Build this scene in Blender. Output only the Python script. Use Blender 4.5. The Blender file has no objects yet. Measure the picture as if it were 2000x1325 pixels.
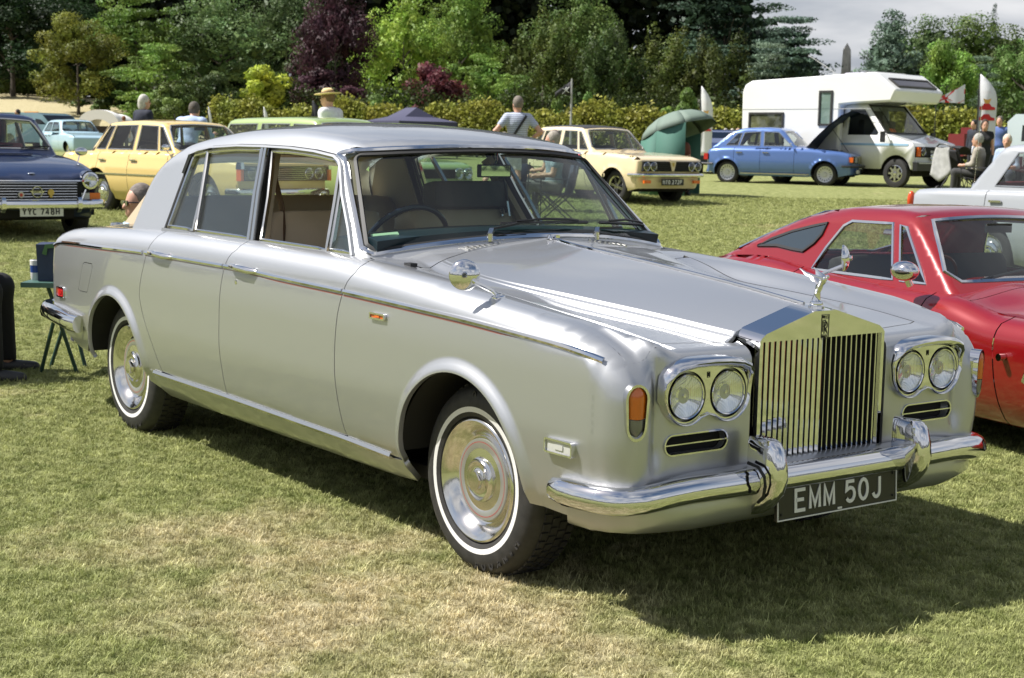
import bpy, bmesh, math, random
import numpy as np
from mathutils import Vector, Matrix, Euler
from mathutils.geometry import delaunay_2d_cdt
from math import radians, sin, cos, pi, sqrt

scene = bpy.context.scene
COL = scene.collection
R = random.Random(7)

# ---------------------------------------------------------------- camera
CAM = np.array([4.16739, -3.76975, 1.46036])
YAW, PITCH, ROLL, FPX = 2.50424, -0.126554, 0.0195052, 2973.42
FW = np.array([cos(YAW)*cos(PITCH), sin(YAW)*cos(PITCH), sin(PITCH)])
_rt = np.array([sin(YAW), -cos(YAW), 0.0]); _up = np.cross(_rt, FW)
RT = _rt*cos(ROLL)+_up*sin(ROLL); UP = _up*cos(ROLL)-_rt*sin(ROLL)
cd = bpy.data.cameras.new('camera'); cam = bpy.data.objects.new('camera', cd); COL.objects.link(cam)
M = Matrix.Identity(4)
for i in range(3):
    M[i][0] = RT[i]; M[i][1] = UP[i]; M[i][2] = -FW[i]; M[i][3] = CAM[i]
cam.matrix_world = M
cd.sensor_width = 36; cd.lens = FPX/2000*36; cd.clip_start = .1; cd.clip_end = 3000
cd.dof.use_dof = True; cd.dof.focus_distance = 5.7; cd.dof.aperture_fstop = 9.0
scene.camera = cam

# ---------------------------------------------------------------- sun and sky
SUN = Vector((-.50, -.57, 1.0)).normalized()
sd = bpy.data.lights.new('sun', 'SUN'); sd.energy = 5.0; sd.angle = radians(.53); sd.color = (1.0, .965, .91)
so = bpy.data.objects.new('sun', sd); COL.objects.link(so)
so.rotation_euler = SUN.to_track_quat('Z', 'Y').to_euler()
world = bpy.data.worlds.new('World'); scene.world = world; world.use_nodes = True
def build_world():
    nt = world.node_tree; N = nt.nodes; L = nt.links; N.clear()
    out = N.new('ShaderNodeOutputWorld'); bg = N.new('ShaderNodeBackground')
    sky = N.new('ShaderNodeTexSky'); sky.sky_type = 'NISHITA'; sky.sun_disc = False
    sky.sun_elevation = math.asin(SUN.z); sky.sun_rotation = math.atan2(SUN.x, SUN.y)
    sky.air_density = 1.0; sky.dust_density = 1.0
    tc = N.new('ShaderNodeTexCoord'); sep = N.new('ShaderNodeSeparateXYZ'); L.new(tc.outputs['Generated'], sep.inputs[0])
    # clouds laid out on a plane high overhead: direction / (z + small)
    add = N.new('ShaderNodeMath'); add.operation = 'ADD'; add.inputs[1].default_value = .18; L.new(sep.outputs['Z'], add.inputs[0])
    dv = N.new('ShaderNodeVectorMath'); dv.operation = 'DIVIDE'; L.new(tc.outputs['Generated'], dv.inputs[0])
    cmb = N.new('ShaderNodeCombineXYZ')
    for k in range(3): L.new(add.outputs[0], cmb.inputs[k])
    L.new(cmb.outputs[0], dv.inputs[1])
    n1 = N.new('ShaderNodeTexNoise'); n1.inputs['Scale'].default_value = 1.1; n1.inputs['Detail'].default_value = 8; n1.inputs['Roughness'].default_value = .55
    n1.inputs['Distortion'].default_value = .3
    L.new(dv.outputs[0], n1.inputs['Vector'])
    ramp = N.new('ShaderNodeValToRGB'); ramp.color_ramp.elements[0].position = .43; ramp.color_ramp.elements[1].position = .60
    L.new(n1.outputs['Fac'], ramp.inputs[0])
    low = N.new('ShaderNodeMapRange'); low.inputs[1].default_value = .10; low.inputs[2].default_value = .55; low.inputs[3].default_value = .92; low.inputs[4].default_value = 0.; L.new(sep.outputs['Z'], low.inputs[0])
    mxx = N.new('ShaderNodeMath'); mxx.operation = 'MAXIMUM'; L.new(ramp.outputs['Color'], mxx.inputs[0]); L.new(low.outputs[0], mxx.inputs[1])
    n2 = N.new('ShaderNodeTexNoise'); n2.inputs['Scale'].default_value = 2.6; n2.inputs['Detail'].default_value = 7
    L.new(dv.outputs[0], n2.inputs['Vector'])
    cr = N.new('ShaderNodeValToRGB'); cr.color_ramp.elements[0].position = .3; cr.color_ramp.elements[1].position = .72
    cr.color_ramp.elements[0].color = (4.0, 4.3, 4.9, 1); cr.color_ramp.elements[1].color = (8.0, 8.0, 8.2, 1)
    L.new(n2.outputs['Fac'], cr.inputs[0])
    mx = N.new('ShaderNodeMix'); mx.data_type = 'RGBA'
    L.new(mxx.outputs[0], mx.inputs[0]); L.new(sky.outputs[0], mx.inputs[6]); L.new(cr.outputs[0], mx.inputs[7])
    L.new(mx.outputs[2], bg.inputs['Color']); bg.inputs['Strength'].default_value = .066
    L.new(bg.outputs[0], out.inputs[0])
build_world()
vs = scene.view_settings; vs.view_transform = 'Standard'; vs.look = 'None'; vs.gamma = 1; vs.exposure = 0.72; vs.use_curve_mapping = False
scene.render.engine = 'CYCLES'
scene.cycles.max_bounces = 10; scene.cycles.transparent_max_bounces = 24; scene.cycles.glossy_bounces = 5
scene.cycles.diffuse_bounces = 3; scene.cycles.caustics_reflective = False; scene.cycles.caustics_refractive = False
scene.cycles.sample_clamp_indirect = 6

# ---------------------------------------------------------------- pixels of the photograph (2000 wide) to world
def ray(px, py):
    return CAM, FW + RT*(px-1000)/FPX - UP*(py-662.5)/FPX
def at_dist(px, py, t):                      # t metres along the view axis
    c, d = ray(px, py); return c+d*t
def sstep(a, b, v):
    t = np.clip((v-a)/(b-a), 0, 1); return t*t*(3-2*t)
HF = np.array([cos(YAW), sin(YAW)]); HR = np.array([sin(YAW), -cos(YAW)])
def ground_z(x, y):
    x = np.asarray(x, float); y = np.asarray(y, float)
    w = (x-CAM[0])*HF[0]+(y-CAM[1])*HF[1]; s = (x-CAM[0])*HR[0]+(y-CAM[1])*HR[1]
    z = np.interp(w, [-50, 8, 10, 12, 14.5, 17, 23, 28, 33, 38, 45, 60, 75, 90, 140], [0, 0, .02, .06, .13, .20, .36, .50, .61, .66, .68, .75, .95, 1.4, 3.2])
    ang = s/np.maximum(w, 1)
    left = 1-sstep(-.30, -.16, ang)
    z = z + left*2.2*sstep(78, 118, w)
    z = z + .015*np.sin(x*.9+1)*np.sin(y*.7)*sstep(9, 14, np.abs(w-2))
    return z
def on_ground(px, py, tmax=160):
    c, d = ray(px, py); t = 3.0
    while t < tmax:
        p = c+d*t
        if p[2] <= ground_z(p[0], p[1]): break
        t += .05
    return c+d*t, t

# ---------------------------------------------------------------- materials
MATS = {}
def mat(name, color=(.5, .5, .5), rough=.5, metal=0., spec=.5, coat=0., coat_r=.03, **kw):
    if name in MATS: return MATS[name]
    m = bpy.data.materials.new(name); m.use_nodes = True
    b = m.node_tree.nodes['Principled BSDF']
    b.inputs['Base Color'].default_value = (*color, 1); b.inputs['Roughness'].default_value = rough
    b.inputs['Metallic'].default_value = metal; b.inputs['Specular IOR Level'].default_value = spec
    b.inputs['Coat Weight'].default_value = coat; b.inputs['Coat Roughness'].default_value = coat_r
    MATS[name] = m
    return m
def mottled(name, c1, c2, scale=8, rough=.7, bump=.0, bscale=60, detail=4, metal=0, coord='Object', coat=0, dist=.002, stretch=None):
    m = mat(name, c1, rough, metal, coat=coat); nt = m.node_tree; N = nt.nodes; L = nt.links; b = N['Principled BSDF']
    tc = N.new('ShaderNodeTexCoord'); src = tc.outputs[coord]
    if stretch:
        mp = N.new('ShaderNodeMapping'); mp.inputs['Scale'].default_value = stretch; L.new(src, mp.inputs[0]); src = mp.outputs[0]
    n = N.new('ShaderNodeTexNoise'); n.inputs['Scale'].default_value = scale; n.inputs['Detail'].default_value = detail
    L.new(src, n.inputs['Vector'])
    r = N.new('ShaderNodeValToRGB'); r.color_ramp.elements[0].position = .35; r.color_ramp.elements[1].position = .65
    r.color_ramp.elements[0].color = (*c1, 1); r.color_ramp.elements[1].color = (*c2, 1)
    L.new(n.outputs['Fac'], r.inputs[0]); L.new(r.outputs[0], b.inputs['Base Color'])
    if bump:
        n2 = N.new('ShaderNodeTexNoise'); n2.inputs['Scale'].default_value = bscale; n2.inputs['Detail'].default_value = 5
        L.new(src, n2.inputs['Vector'])
        bp = N.new('ShaderNodeBump'); bp.inputs['Strength'].default_value = bump; bp.inputs['Distance'].default_value = dist
        L.new(n2.outputs['Fac'], bp.inputs['Height']); L.new(bp.outputs[0], b.inputs['Normal'])
    return m
def paint(name, color, metal=0., rough=.35, flake=0., coat=1.):
    m = mat(name, color, rough, metal, coat=coat, coat_r=.02); nt = m.node_tree; N = nt.nodes; L = nt.links; b = N['Principled BSDF']
    tc = N.new('ShaderNodeTexCoord')
    # faint dust and uneven gloss; very low waviness of real pressed panels
    n = N.new('ShaderNodeTexNoise'); n.inputs['Scale'].default_value = 3.5; n.inputs['Detail'].default_value = 6; L.new(tc.outputs['Object'], n.inputs['Vector'])
    mr = N.new('ShaderNodeMapRange'); mr.inputs[1].default_value = .3; mr.inputs[2].default_value = .7; mr.inputs[3].default_value = .015; mr.inputs[4].default_value = .06
    L.new(n.outputs['Fac'], mr.inputs[0]); L.new(mr.outputs[0], b.inputs['Coat Roughness'])
    w = N.new('ShaderNodeTexNoise'); w.inputs['Scale'].default_value = 2.2; w.inputs['Detail'].default_value = 1; L.new(tc.outputs['Object'], w.inputs['Vector'])
    bp = N.new('ShaderNodeBump'); bp.inputs['Strength'].default_value = .18; bp.inputs['Distance'].default_value = .004
    L.new(w.outputs['Fac'], bp.inputs['Height']); L.new(bp.outputs[0], b.inputs['Coat Normal']); 
    if flake:
        v = N.new('ShaderNodeTexNoise'); v.inputs['Scale'].default_value = 900; v.inputs['Detail'].default_value = 1; L.new(tc.outputs['Object'], v.inputs['Vector'])
        b2 = N.new('ShaderNodeBump'); b2.inputs['Strength'].default_value = flake; b2.inputs['Distance'].default_value = .0006
        L.new(v.outputs['Fac'], b2.inputs['Height']); L.new(bp.outputs[0], b2.inputs['Normal']); L.new(b2.outputs[0], b.inputs['Normal'])
    else:
        L.new(bp.outputs[0], b.inputs['Normal'])
    return m
def glass(name, tint=(.86, .92, .88), refl=1.0, ior=1.45):
    if name in MATS: return MATS[name]
    m = bpy.data.materials.new(name); m.use_nodes = True; nt = m.node_tree; N = nt.nodes; L = nt.links; N.clear()
    o = N.new('ShaderNodeOutputMaterial'); mx = N.new('ShaderNodeMixShader'); t = N.new('ShaderNodeBsdfTransparent'); g = N.new('ShaderNodeBsdfGlossy')
    t.inputs[0].default_value = (*tint, 1); g.inputs['Roughness'].default_value = .01
    ge = N.new('ShaderNodeNewGeometry'); dt = N.new('ShaderNodeVectorMath'); dt.operation = 'DOT_PRODUCT'
    L.new(ge.outputs['Normal'], dt.inputs[0]); L.new(ge.outputs['Incoming'], dt.inputs[1])
    def mth(op, a, b=None):
        n = N.new('ShaderNodeMath'); n.operation = op
        for k, v in enumerate((a, b)):
            if v is None: continue
            if isinstance(v, (int, float)): n.inputs[k].default_value = v
            else: L.new(v, n.inputs[k])
        return n.outputs[0]
    c = mth('ABSOLUTE', dt.outputs['Value']); p5 = mth('POWER', mth('SUBTRACT', 1.0, c), 4.5)
    fr = mth('MINIMUM', mth('MULTIPLY', mth('ADD', mth('MULTIPLY', p5, .93), .075), refl), 1.0)
    L.new(fr, mx.inputs[0]); L.new(t.outputs[0], mx.inputs[1]); L.new(g.outputs[0], mx.inputs[2]); L.new(mx.outputs[0], o.inputs[0])
    MATS[name] = m; return m

M_chrome = mat('chrome', (.74, .74, .745), .045, 1.0)
M_chrome_dull = mat('dull_chrome', (.62, .61, .58), .16, 1.0)
M_satin = mat('satin_chrome', (.74, .72, .68), .13, 1.0)
M_silver = paint('silver_paint', (.475, .482, .495), .80, .40, flake=.08)
M_black = mat('black_plastic', (.012, .012, .013), .45)
M_void = mat('dark_void', (.006, .006, .006), .9)
M_rubber = mat('black_rubber', (.018, .018, .018), .6)
M_tyre = mottled('tyre_rubber', (.020, .019, .018), (.034, .032, .030), 25, .62, .25, 120)
M_whitewall = mat('white_wall_rubber', (.72, .71, .68), .5)
M_glass = glass('window_glass')
M_screen = glass('windscreen_glass', (.72, .84, .80), .8)
M_glass_dark = glass('tinted_window_glass', (.50, .55, .54), 1.1)
M_lens = glass('clear_lens', (.92, .93, .94), 1.6)
M_reflector = mat('lamp_reflector', (.90, .90, .92), .05, 1.0)
M_cream = mottled('cream_leather', (.50, .39, .26), (.56, .44, .30), 5, .45, .15, 90)
M_cloth_lin = mat('cream_lining', (.42, .34, .23), .7)
M_darkseat = mottled('dark_leather', (.03, .028, .026), (.045, .042, .038), 6, .5, .1, 80)
M_dash = mat('dark_blue_dash', (.008, .022, .030), .35)
M_under = mat('underbody', (.012, .011, .010), .85)

# ---------------------------------------------------------------- objects
def tag(o, label=None, cat=None, group=None, kind=None):
    if label: o['label'] = label
    if cat: o['category'] = cat
    if group: o['group'] = group
    if kind: o['kind'] = kind
    return o
def thing(name, label, cat, loc=(0, 0, 0), rz=0, group=None, parent=None):
    o = bpy.data.objects.new(name, None); COL.objects.link(o); o.location = loc; o.rotation_euler = (0, 0, rz)
    o.empty_display_size = .2
    return tag(o, label, cat, group)
def link(name, me, parent=None):
    o = bpy.data.objects.new(name, me); COL.objects.link(o)
    if parent is not None: o.parent = parent
    return o
def copy_tree(o, parent=None):
    c = o.copy(); COL.objects.link(c); c.parent = parent
    for ch in [q for q in list(COL.objects) if q.parent is o]: copy_tree(ch, c)
    return c

class MB:
    """collects shapes; build() links them as one mesh object"""
    def __init__(s): s.v = []; s.f = []; s.m = []; s.s = []
    def add(s, vs, fs, mi=0, smooth=True, T=None):
        b = len(s.v)
        if T is not None: vs = [T @ Vector(p) for p in vs]
        s.v += [tuple(p) for p in vs]; s.f += [tuple(i+b for i in f) for f in fs]; s.m += [mi]*len(fs); s.s += [smooth]*len(fs); return s
    def box(s, c, d, rot=None, mi=0, taper=1., T=None):
        x, y, z = d[0]/2, d[1]/2, d[2]/2
        P = [Vector((a*x*(taper if e > 0 else 1), b*y*(taper if e > 0 else 1), e*z)) for e in (-1, 1) for b in (-1, 1) for a in (-1, 1)]
        if rot is not None: Rm = Euler(rot).to_matrix(); P = [Rm @ p for p in P]
        P = [p+Vector(c) for p in P]
        return s.add(P, [(0, 2, 3, 1), (4, 5, 7, 6), (0, 1, 5, 4), (2, 6, 7, 3), (0, 4, 6, 2), (1, 3, 7, 5)], mi, False, T)
    def cyl(s, a, b, r0, r1=None, n=16, mi=0, caps=True, T=None):
        r1 = r0 if r1 is None else r1; a = Vector(a); b = Vector(b); d = (b-a).normalized()
        u = d.orthogonal().normalized(); w = d.cross(u); P = []
        for p, r in ((a, r0), (b, r1)):
            for i in range(n): t = 2*pi*i/n; P.append(p+(u*cos(t)+w*sin(t))*r)
        F = [(i, (i+1) % n, n+(i+1) % n, n+i) for i in range(n)]
        s.add(P, F, mi, True, T)
        if caps: s.add(P, [tuple(range(n-1, -1, -1)), tuple(range(n, 2*n))], mi, False, T)
        return s
    def lathe(s, prof, c=(0, 0, 0), axis=(0, -1, 0), n=48, mis=None, T=None, up=None, a0=0., a1=2*pi):
        """prof: list of (radius, offset along axis)"""
        ax = Vector(axis).normalized(); u = Vector(up).normalized() if up else ax.orthogonal().normalized(); w = ax.cross(u); c = Vector(c)
        k = len(prof); full = abs(a1-a0-2*pi) < 1e-6; nn = n if full else n+1
        P = []
        for i in range(nn):
            t = a0+(a1-a0)*i/n; d = u*cos(t)+w*sin(t)
            for r, h in prof: P.append(c+d*r+ax*h)
        for j in range(k-1):
            F = []
            for i in range(n):
                i2 = (i+1) % nn; F.append((i*k+j, i*k+j+1, i2*k+j+1, i2*k+j))
            s.add(P, F, mis[j] if mis else 0, True, T) if j == 0 and k == 2 else s._addf(P, F, mis[j] if mis else 0, j == 0, T)
        return s
    def _addf(s, P, F, mi, first, T):
        if first:
            s._b = len(s.v); s.add(P, F, mi, True, T)
        else:
            b = s._b; s.f += [tuple(i+b for i in f) for f in F]; s.m += [mi]*len(F); s.s += [True]*len(F)
    def sweep(s, path, sec, up=(0, 0, 1), mi=0, closed=False, caps=True, smooth=True, scale=None, T=None, norms=None):
        """sec: 2-D section (a along side, b along up); path: 3-D points; norms: per-point up vectors"""
        P = [Vector(p) for p in path]; n = len(P); k = len(sec); V = []
        for i, p in enumerate(P):
            a = P[(i-1) % n] if (closed or i > 0) else p; b = P[(i+1) % n] if (closed or i < n-1) else p
            t = (b-a).normalized(); u0 = Vector(norms[i]) if norms is not None else Vector(up)
            sd_ = t.cross(u0)
            if sd_.length < 1e-6: sd_ = t.orthogonal()
            sd_.normalize(); uu = sd_.cross(t).normalized(); sc = scale[i] if scale is not None else 1.
            for q in sec: V.append(p+sd_*q[0]*sc+uu*q[1]*sc)
        F = []
        for i in range(n if closed else n-1):
            i2 = (i+1) % n
            for j in range(k): F.append((i*k+j, i2*k+j, i2*k+(j+1) % k, i*k+(j+1) % k))
        s.add(V, F, mi, smooth, T)
        if caps and not closed: s.add(V, [tuple(range(k)), tuple(range(n*k-1, n*k-k-1, -1))], mi, False, T)
        return s
    def tube(s, path, r, n=8, mi=0, closed=False, T=None, scale=None):
        return s.sweep(path, [(cos(2*pi*i/n)*r, sin(2*pi*i/n)*r) for i in range(n)], up=(.03, .02, 1), mi=mi, closed=closed, T=T, scale=scale)
    def ell(s, c, r, n=16, m=10, mi=0, T=None, fn=None):
        P = []; c = Vector(c)
        for j in range(m+1):
            ph = pi*j/m
            for i in range(n):
                t = 2*pi*i/n; d = Vector((sin(ph)*cos(t), sin(ph)*sin(t), cos(ph)))
                q = Vector((d.x*r[0], d.y*r[1], d.z*r[2]))
                if fn: q = fn(q, d)
                P.append(c+q)
        F = [(j*n+i, (j+1)*n+i, (j+1)*n+(i+1) % n, j*n+(i+1) % n) for j in range(m) for i in range(n)]
        return s.add(P, F, mi, True, T)
    def prism(s, poly, o, u, v, d, mi=0, smooth=False, T=None):
        """flat polygon poly in the frame (u, v) at o, extruded by vector d"""
        o = Vector(o); u = Vector(u); v = Vector(v); d = Vector(d)
        a = [o+u*p[0]+v*p[1] for p in poly]; b = [p+d for p in a]; n = len(a)
        s.add(a+b, [tuple(range(n-1, -1, -1)), tuple(range(n, 2*n))], mi, False, T)
        return s.add(a+b, [(i, (i+1) % n, n+(i+1) % n, n+i) for i in range(n)], mi, smooth, T)
    def ring(s, outer, inner, o, u, v, d, mi=0, smooth=False, T=None):
        """frame between two loops with the same point count"""
        o = Vector(o); u = Vector(u); v = Vector(v); d = Vector(d); n = len(outer)
        A = [o+u*p[0]+v*p[1] for p in outer]; B = [o+u*p[0]+v*p[1] for p in inner]
        V = A+B+[p+d for p in A]+[p+d for p in B]; F = []
        for i in range(n):
            j = (i+1) % n
            F += [(2*n+i, 2*n+j, 3*n+j, 3*n+i), (j, i, n+i, n+j), (i, j, 2*n+j, 2*n+i), (n+j, n+i, 3*n+i, 3*n+j)]
        return s.add(V, F, mi, smooth, T)
    def build(s, name, mats, parent=None, sharp=35, wn=True):
        me = bpy.data.meshes.new(name); me.from_pydata(s.v, [], s.f)
        for m in (mats if isinstance(mats, (list, tuple)) else [mats]): me.materials.append(m)
        me.polygons.foreach_set('material_index', s.m); me.polygons.foreach_set('use_smooth', s.s)
        bm = bmesh.new(); bm.from_mesh(me); bmesh.ops.remove_doubles(bm, verts=bm.verts, dist=1e-6); bmesh.ops.recalc_face_normals(bm, faces=bm.faces); bm.to_mesh(me); bm.free()
        me.set_sharp_from_angle(angle=radians(sharp)); me.update()
        return link(name, me, parent)

def mirror_pts(P): return [(p[0], -p[1], p[2]) for p in P]

# ---------------------------------------------------------------- surfaces given by a function, trimmed by outlines
def pch(knots):
    xs = np.array([k[0] for k in knots], float); ys = np.array([k[1] for k in knots], float)
    h = np.diff(xs); dl = np.diff(ys)/h; m = np.zeros(len(xs))
    if len(xs) > 2:
        for i in range(1, len(xs)-1):
            if dl[i-1]*dl[i] > 0:
                w1 = 2*h[i]+h[i-1]; w2 = h[i]+2*h[i-1]; m[i] = (w1+w2)/(w1/dl[i-1]+w2/dl[i])
    m[0] = dl[0]; m[-1] = dl[-1]
    def f(x):
        x = np.asarray(x, float); xc = np.clip(x, xs[0], xs[-1]); i = np.clip(np.searchsorted(xs, xc, side='right')-1, 0, len(xs)-2)
        t = (xc-xs[i])/h[i]; t2 = t*t; t3 = t2*t
        return (2*t3-3*t2+1)*ys[i]+(t3-2*t2+t)*h[i]*m[i]+(-2*t3+3*t2)*ys[i+1]+(t3-t2)*h[i]*m[i+1]
    return f
def fil(a, b, r):
    """rounded intersection of two half spaces"""
    u = a+r; v = b+r
    return np.where((u > 0) & (v > 0), np.sqrt(np.maximum(u, 0)**2+np.maximum(v, 0)**2)-r, np.maximum(a, b))
def solve(F, axis, p, q, lo, hi):
    """outermost root along an axis (0 x, 1 y, 2 z); p, q are the other two coordinates in order"""
    p = np.asarray(p, float); q = np.asarray(q, float); lo = np.full(p.shape, float(lo)); hi = np.full(p.shape, float(hi))
    def ev(t):
        return F(t, p, q) if axis == 0 else (F(p, t, q) if axis == 1 else F(p, q, t))
    # march from outside
    n = 24; step = (lo-hi)/n; t = hi.copy(); a = hi.copy(); b = lo.copy(); found = np.zeros(p.shape, bool)
    for i in range(n):
        t2 = hi+step*(i+1); v = ev(t2); new = (~found) & (v < 0)
        a = np.where(new, t2-step, a); b = np.where(new, t2, b); found |= new
    for i in range(26):
        m = (a+b)/2; v = ev(m); a = np.where(v > 0, m, a); b = np.where(v > 0, b, m)
    return (a+b)/2
def grad(F, P, e=6e-4):
    x, y, z = P.T; g = np.stack([F(x+e, y, z)-F(x-e, y, z), F(x, y+e, z)-F(x, y-e, z), F(x, y, z+e)-F(x, y, z-e)], 1)
    return g/np.maximum(np.linalg.norm(g, axis=1, keepdims=True), 1e-12)
def resample(poly, sp, closed=True):
    poly = [np.asarray(p, float) for p in poly]; out = []; n = len(poly)
    for i in range(n if closed else n-1):
        a, b = poly[i], poly[(i+1) % n]; k = max(1, int(math.ceil(np.linalg.norm(b-a)/sp)))
        for j in range(k): out.append(a+(b-a)*j/k)
    if not closed: out.append(poly[-1])
    return np.array(out)
def inside(P, poly):
    x, y = P[:, 0], P[:, 1]; c = np.zeros(len(P), bool); n = len(poly); a = poly; b = np.roll(poly, -1, 0)
    for i in range(n):
        x1, y1 = a[i]; x2, y2 = b[i]
        if y1 == y2: continue
        cond = ((y1 > y) != (y2 > y)); c ^= cond & (x < (x2-x1)*(y-y1)/(y2-y1)+x1)
    return c
def dist_poly(P, poly):
    d = np.full(len(P), 1e9); a = poly; b = np.roll(poly, -1, 0)
    for i in range(len(poly)):
        ab = b[i]-a[i]; t = np.clip(((P-a[i])@ab)/max(ab@ab, 1e-12), 0, 1); q = a[i]+t[:, None]*ab
        d = np.minimum(d, ((P-q)**2).sum(1))
    return np.sqrt(d)
def arc(cx, cz, r, a0, a1, n=24):
    return [(cx+r*cos(radians(a0+(a1-a0)*i/n)), cz+r*sin(radians(a0+(a1-a0)*i/n))) for i in range(n+1)]

class PM:
    """panel mesh: patches of an implicit surface, with exact normals and folded edges"""
    def __init__(s): s.v = []; s.n = []; s.f = []; s.m = []; s.c = 0
    def patch(s, F, axis, poly, holes=(), sp=.03, rng=(0., 1.2), sgn=1, off=0., lip=0., mi=0, lipmi=None, lines=(), lsp=None):
        """axis: which coordinate the surface gives; poly in the two other coordinates; sgn -1 mirrors y after solving"""
        loops = [resample(poly, sp)]+[resample(h, sp) for h in holes]
        V = [tuple(p) for l in loops for p in l]; E = []; b = 0
        for l in loops: E += [(b+i, b+(i+1) % len(l)) for i in range(len(l))]; b += len(l)
        lo = loops[0].min(0); hi = loops[0].max(0)
        gx, gy = np.meshgrid(np.arange(lo[0]+sp/2, hi[0], sp), np.arange(lo[1]+sp/2, hi[1], sp)); G = np.stack([gx.ravel(), gy.ravel()], 1)
        ok = inside(G, loops[0])
        for l in loops[1:]: ok &= ~inside(G, l)
        G = G[ok]
        # feature lines (creases): extra points joined by fixed edges
        feat = []
        for ln in lines:
            q = resample(ln, lsp or sp, False); q = q[inside(q, loops[0])]
            if len(q):
                d = np.full(len(q), 9.)
                for l in loops: d = np.minimum(d, dist_poly(q, l))
                q = q[d > sp*.12]
            if len(q): feat.append(q)
        if len(G):
            d = np.full(len(G), 9.)
            for l in loops: d = np.minimum(d, dist_poly(G, l))
            ok = d > sp*.42
            for q in feat: ok &= np.sqrt(((G[:, None, :]-q[None])**2).sum(2)).min(1) > sp*.45
            G = G[ok]
        for q in feat:
            b = len(V); V += [tuple(p) for p in q]
            for i in range(len(q)-1):
                if np.linalg.norm(q[i+1]-q[i]) < (lsp or sp)*1.5: E.append((b+i, b+i+1))
        V += [tuple(p) for p in G]
        r = delaunay_2d_cdt([Vector(p) for p in V], E, [], 0, 1e-7)
        Q = np.array([tuple(p) for p in r[0]]); T = [t for t in r[2] if len(t) == 3]
        C = np.array([[sum(Q[i][k] for i in t)/3 for k in (0, 1)] for t in T]); ok = inside(C, loops[0])
        for l in loops[1:]: ok &= ~inside(C, l)
        T = np.array([t for t, o in zip(T, ok) if o])
        def lift(q):
            t = solve(F, axis, q[:, 0], q[:, 1], *rng)
            P = np.stack({0: (t, q[:, 0], q[:, 1]), 1: (q[:, 0], t, q[:, 1]), 2: (q[:, 0], q[:, 1], t)}[axis], 1)
            return P
        P = lift(Q); Nn = grad(F, P); P = P+Nn*off
        # orientation
        a, b_, c = P[T[:, 0]], P[T[:, 1]], P[T[:, 2]]; fn = np.cross(b_-a, c-a); w = (fn*(Nn[T[:, 0]]+Nn[T[:, 1]]+Nn[T[:, 2]])).sum(1) < 0
        T[w] = T[w][:, ::-1]
        s._push(P, Nn, T, sgn, mi)
        if lip:
            for l in loops:
                A = lift(l); An = grad(F, A); A = A+An*off; B = A-An*lip; n = len(l)
                nx = np.roll(A, -1, 0)-np.roll(A, 1, 0); side = np.cross(nx, An); side /= np.maximum(np.linalg.norm(side, axis=1, keepdims=True), 1e-9)
                PP = np.concatenate([A, B]); NN = np.concatenate([side, side])
                FF = np.array([(i, n+i, n+(i+1) % n) for i in range(n)]+[(i, n+(i+1) % n, (i+1) % n) for i in range(n)])
                s._push(PP, NN, FF, sgn, mi if lipmi is None else lipmi)
        return s
    def _push(s, P, N, T, sgn, mi):
        P = P.copy(); N = N.copy(); T = T.copy()
        if sgn < 0: P[:, 1] *= -1; N[:, 1] *= -1; T = T[:, ::-1]
        s.v.append(P); s.n.append(N); s.f.append(T+s.c); s.m += [mi]*len(T); s.c += len(P)
    def build(s, name, mats, parent=None):
        V = np.concatenate(s.v); N = np.concatenate(s.n); T = np.concatenate(s.f)
        me = bpy.data.meshes.new(name); me.from_pydata(V.tolist(), [], T.tolist())
        for m in (mats if isinstance(mats, (list, tuple)) else [mats]): me.materials.append(m)
        me.polygons.foreach_set('material_index', s.m); me.polygons.foreach_set('use_smooth', [True]*len(T))
        me.update(); me.normals_split_custom_set_from_vertices([tuple(n) for n in N]); me.update()
        return link(name, me, parent)
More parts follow.
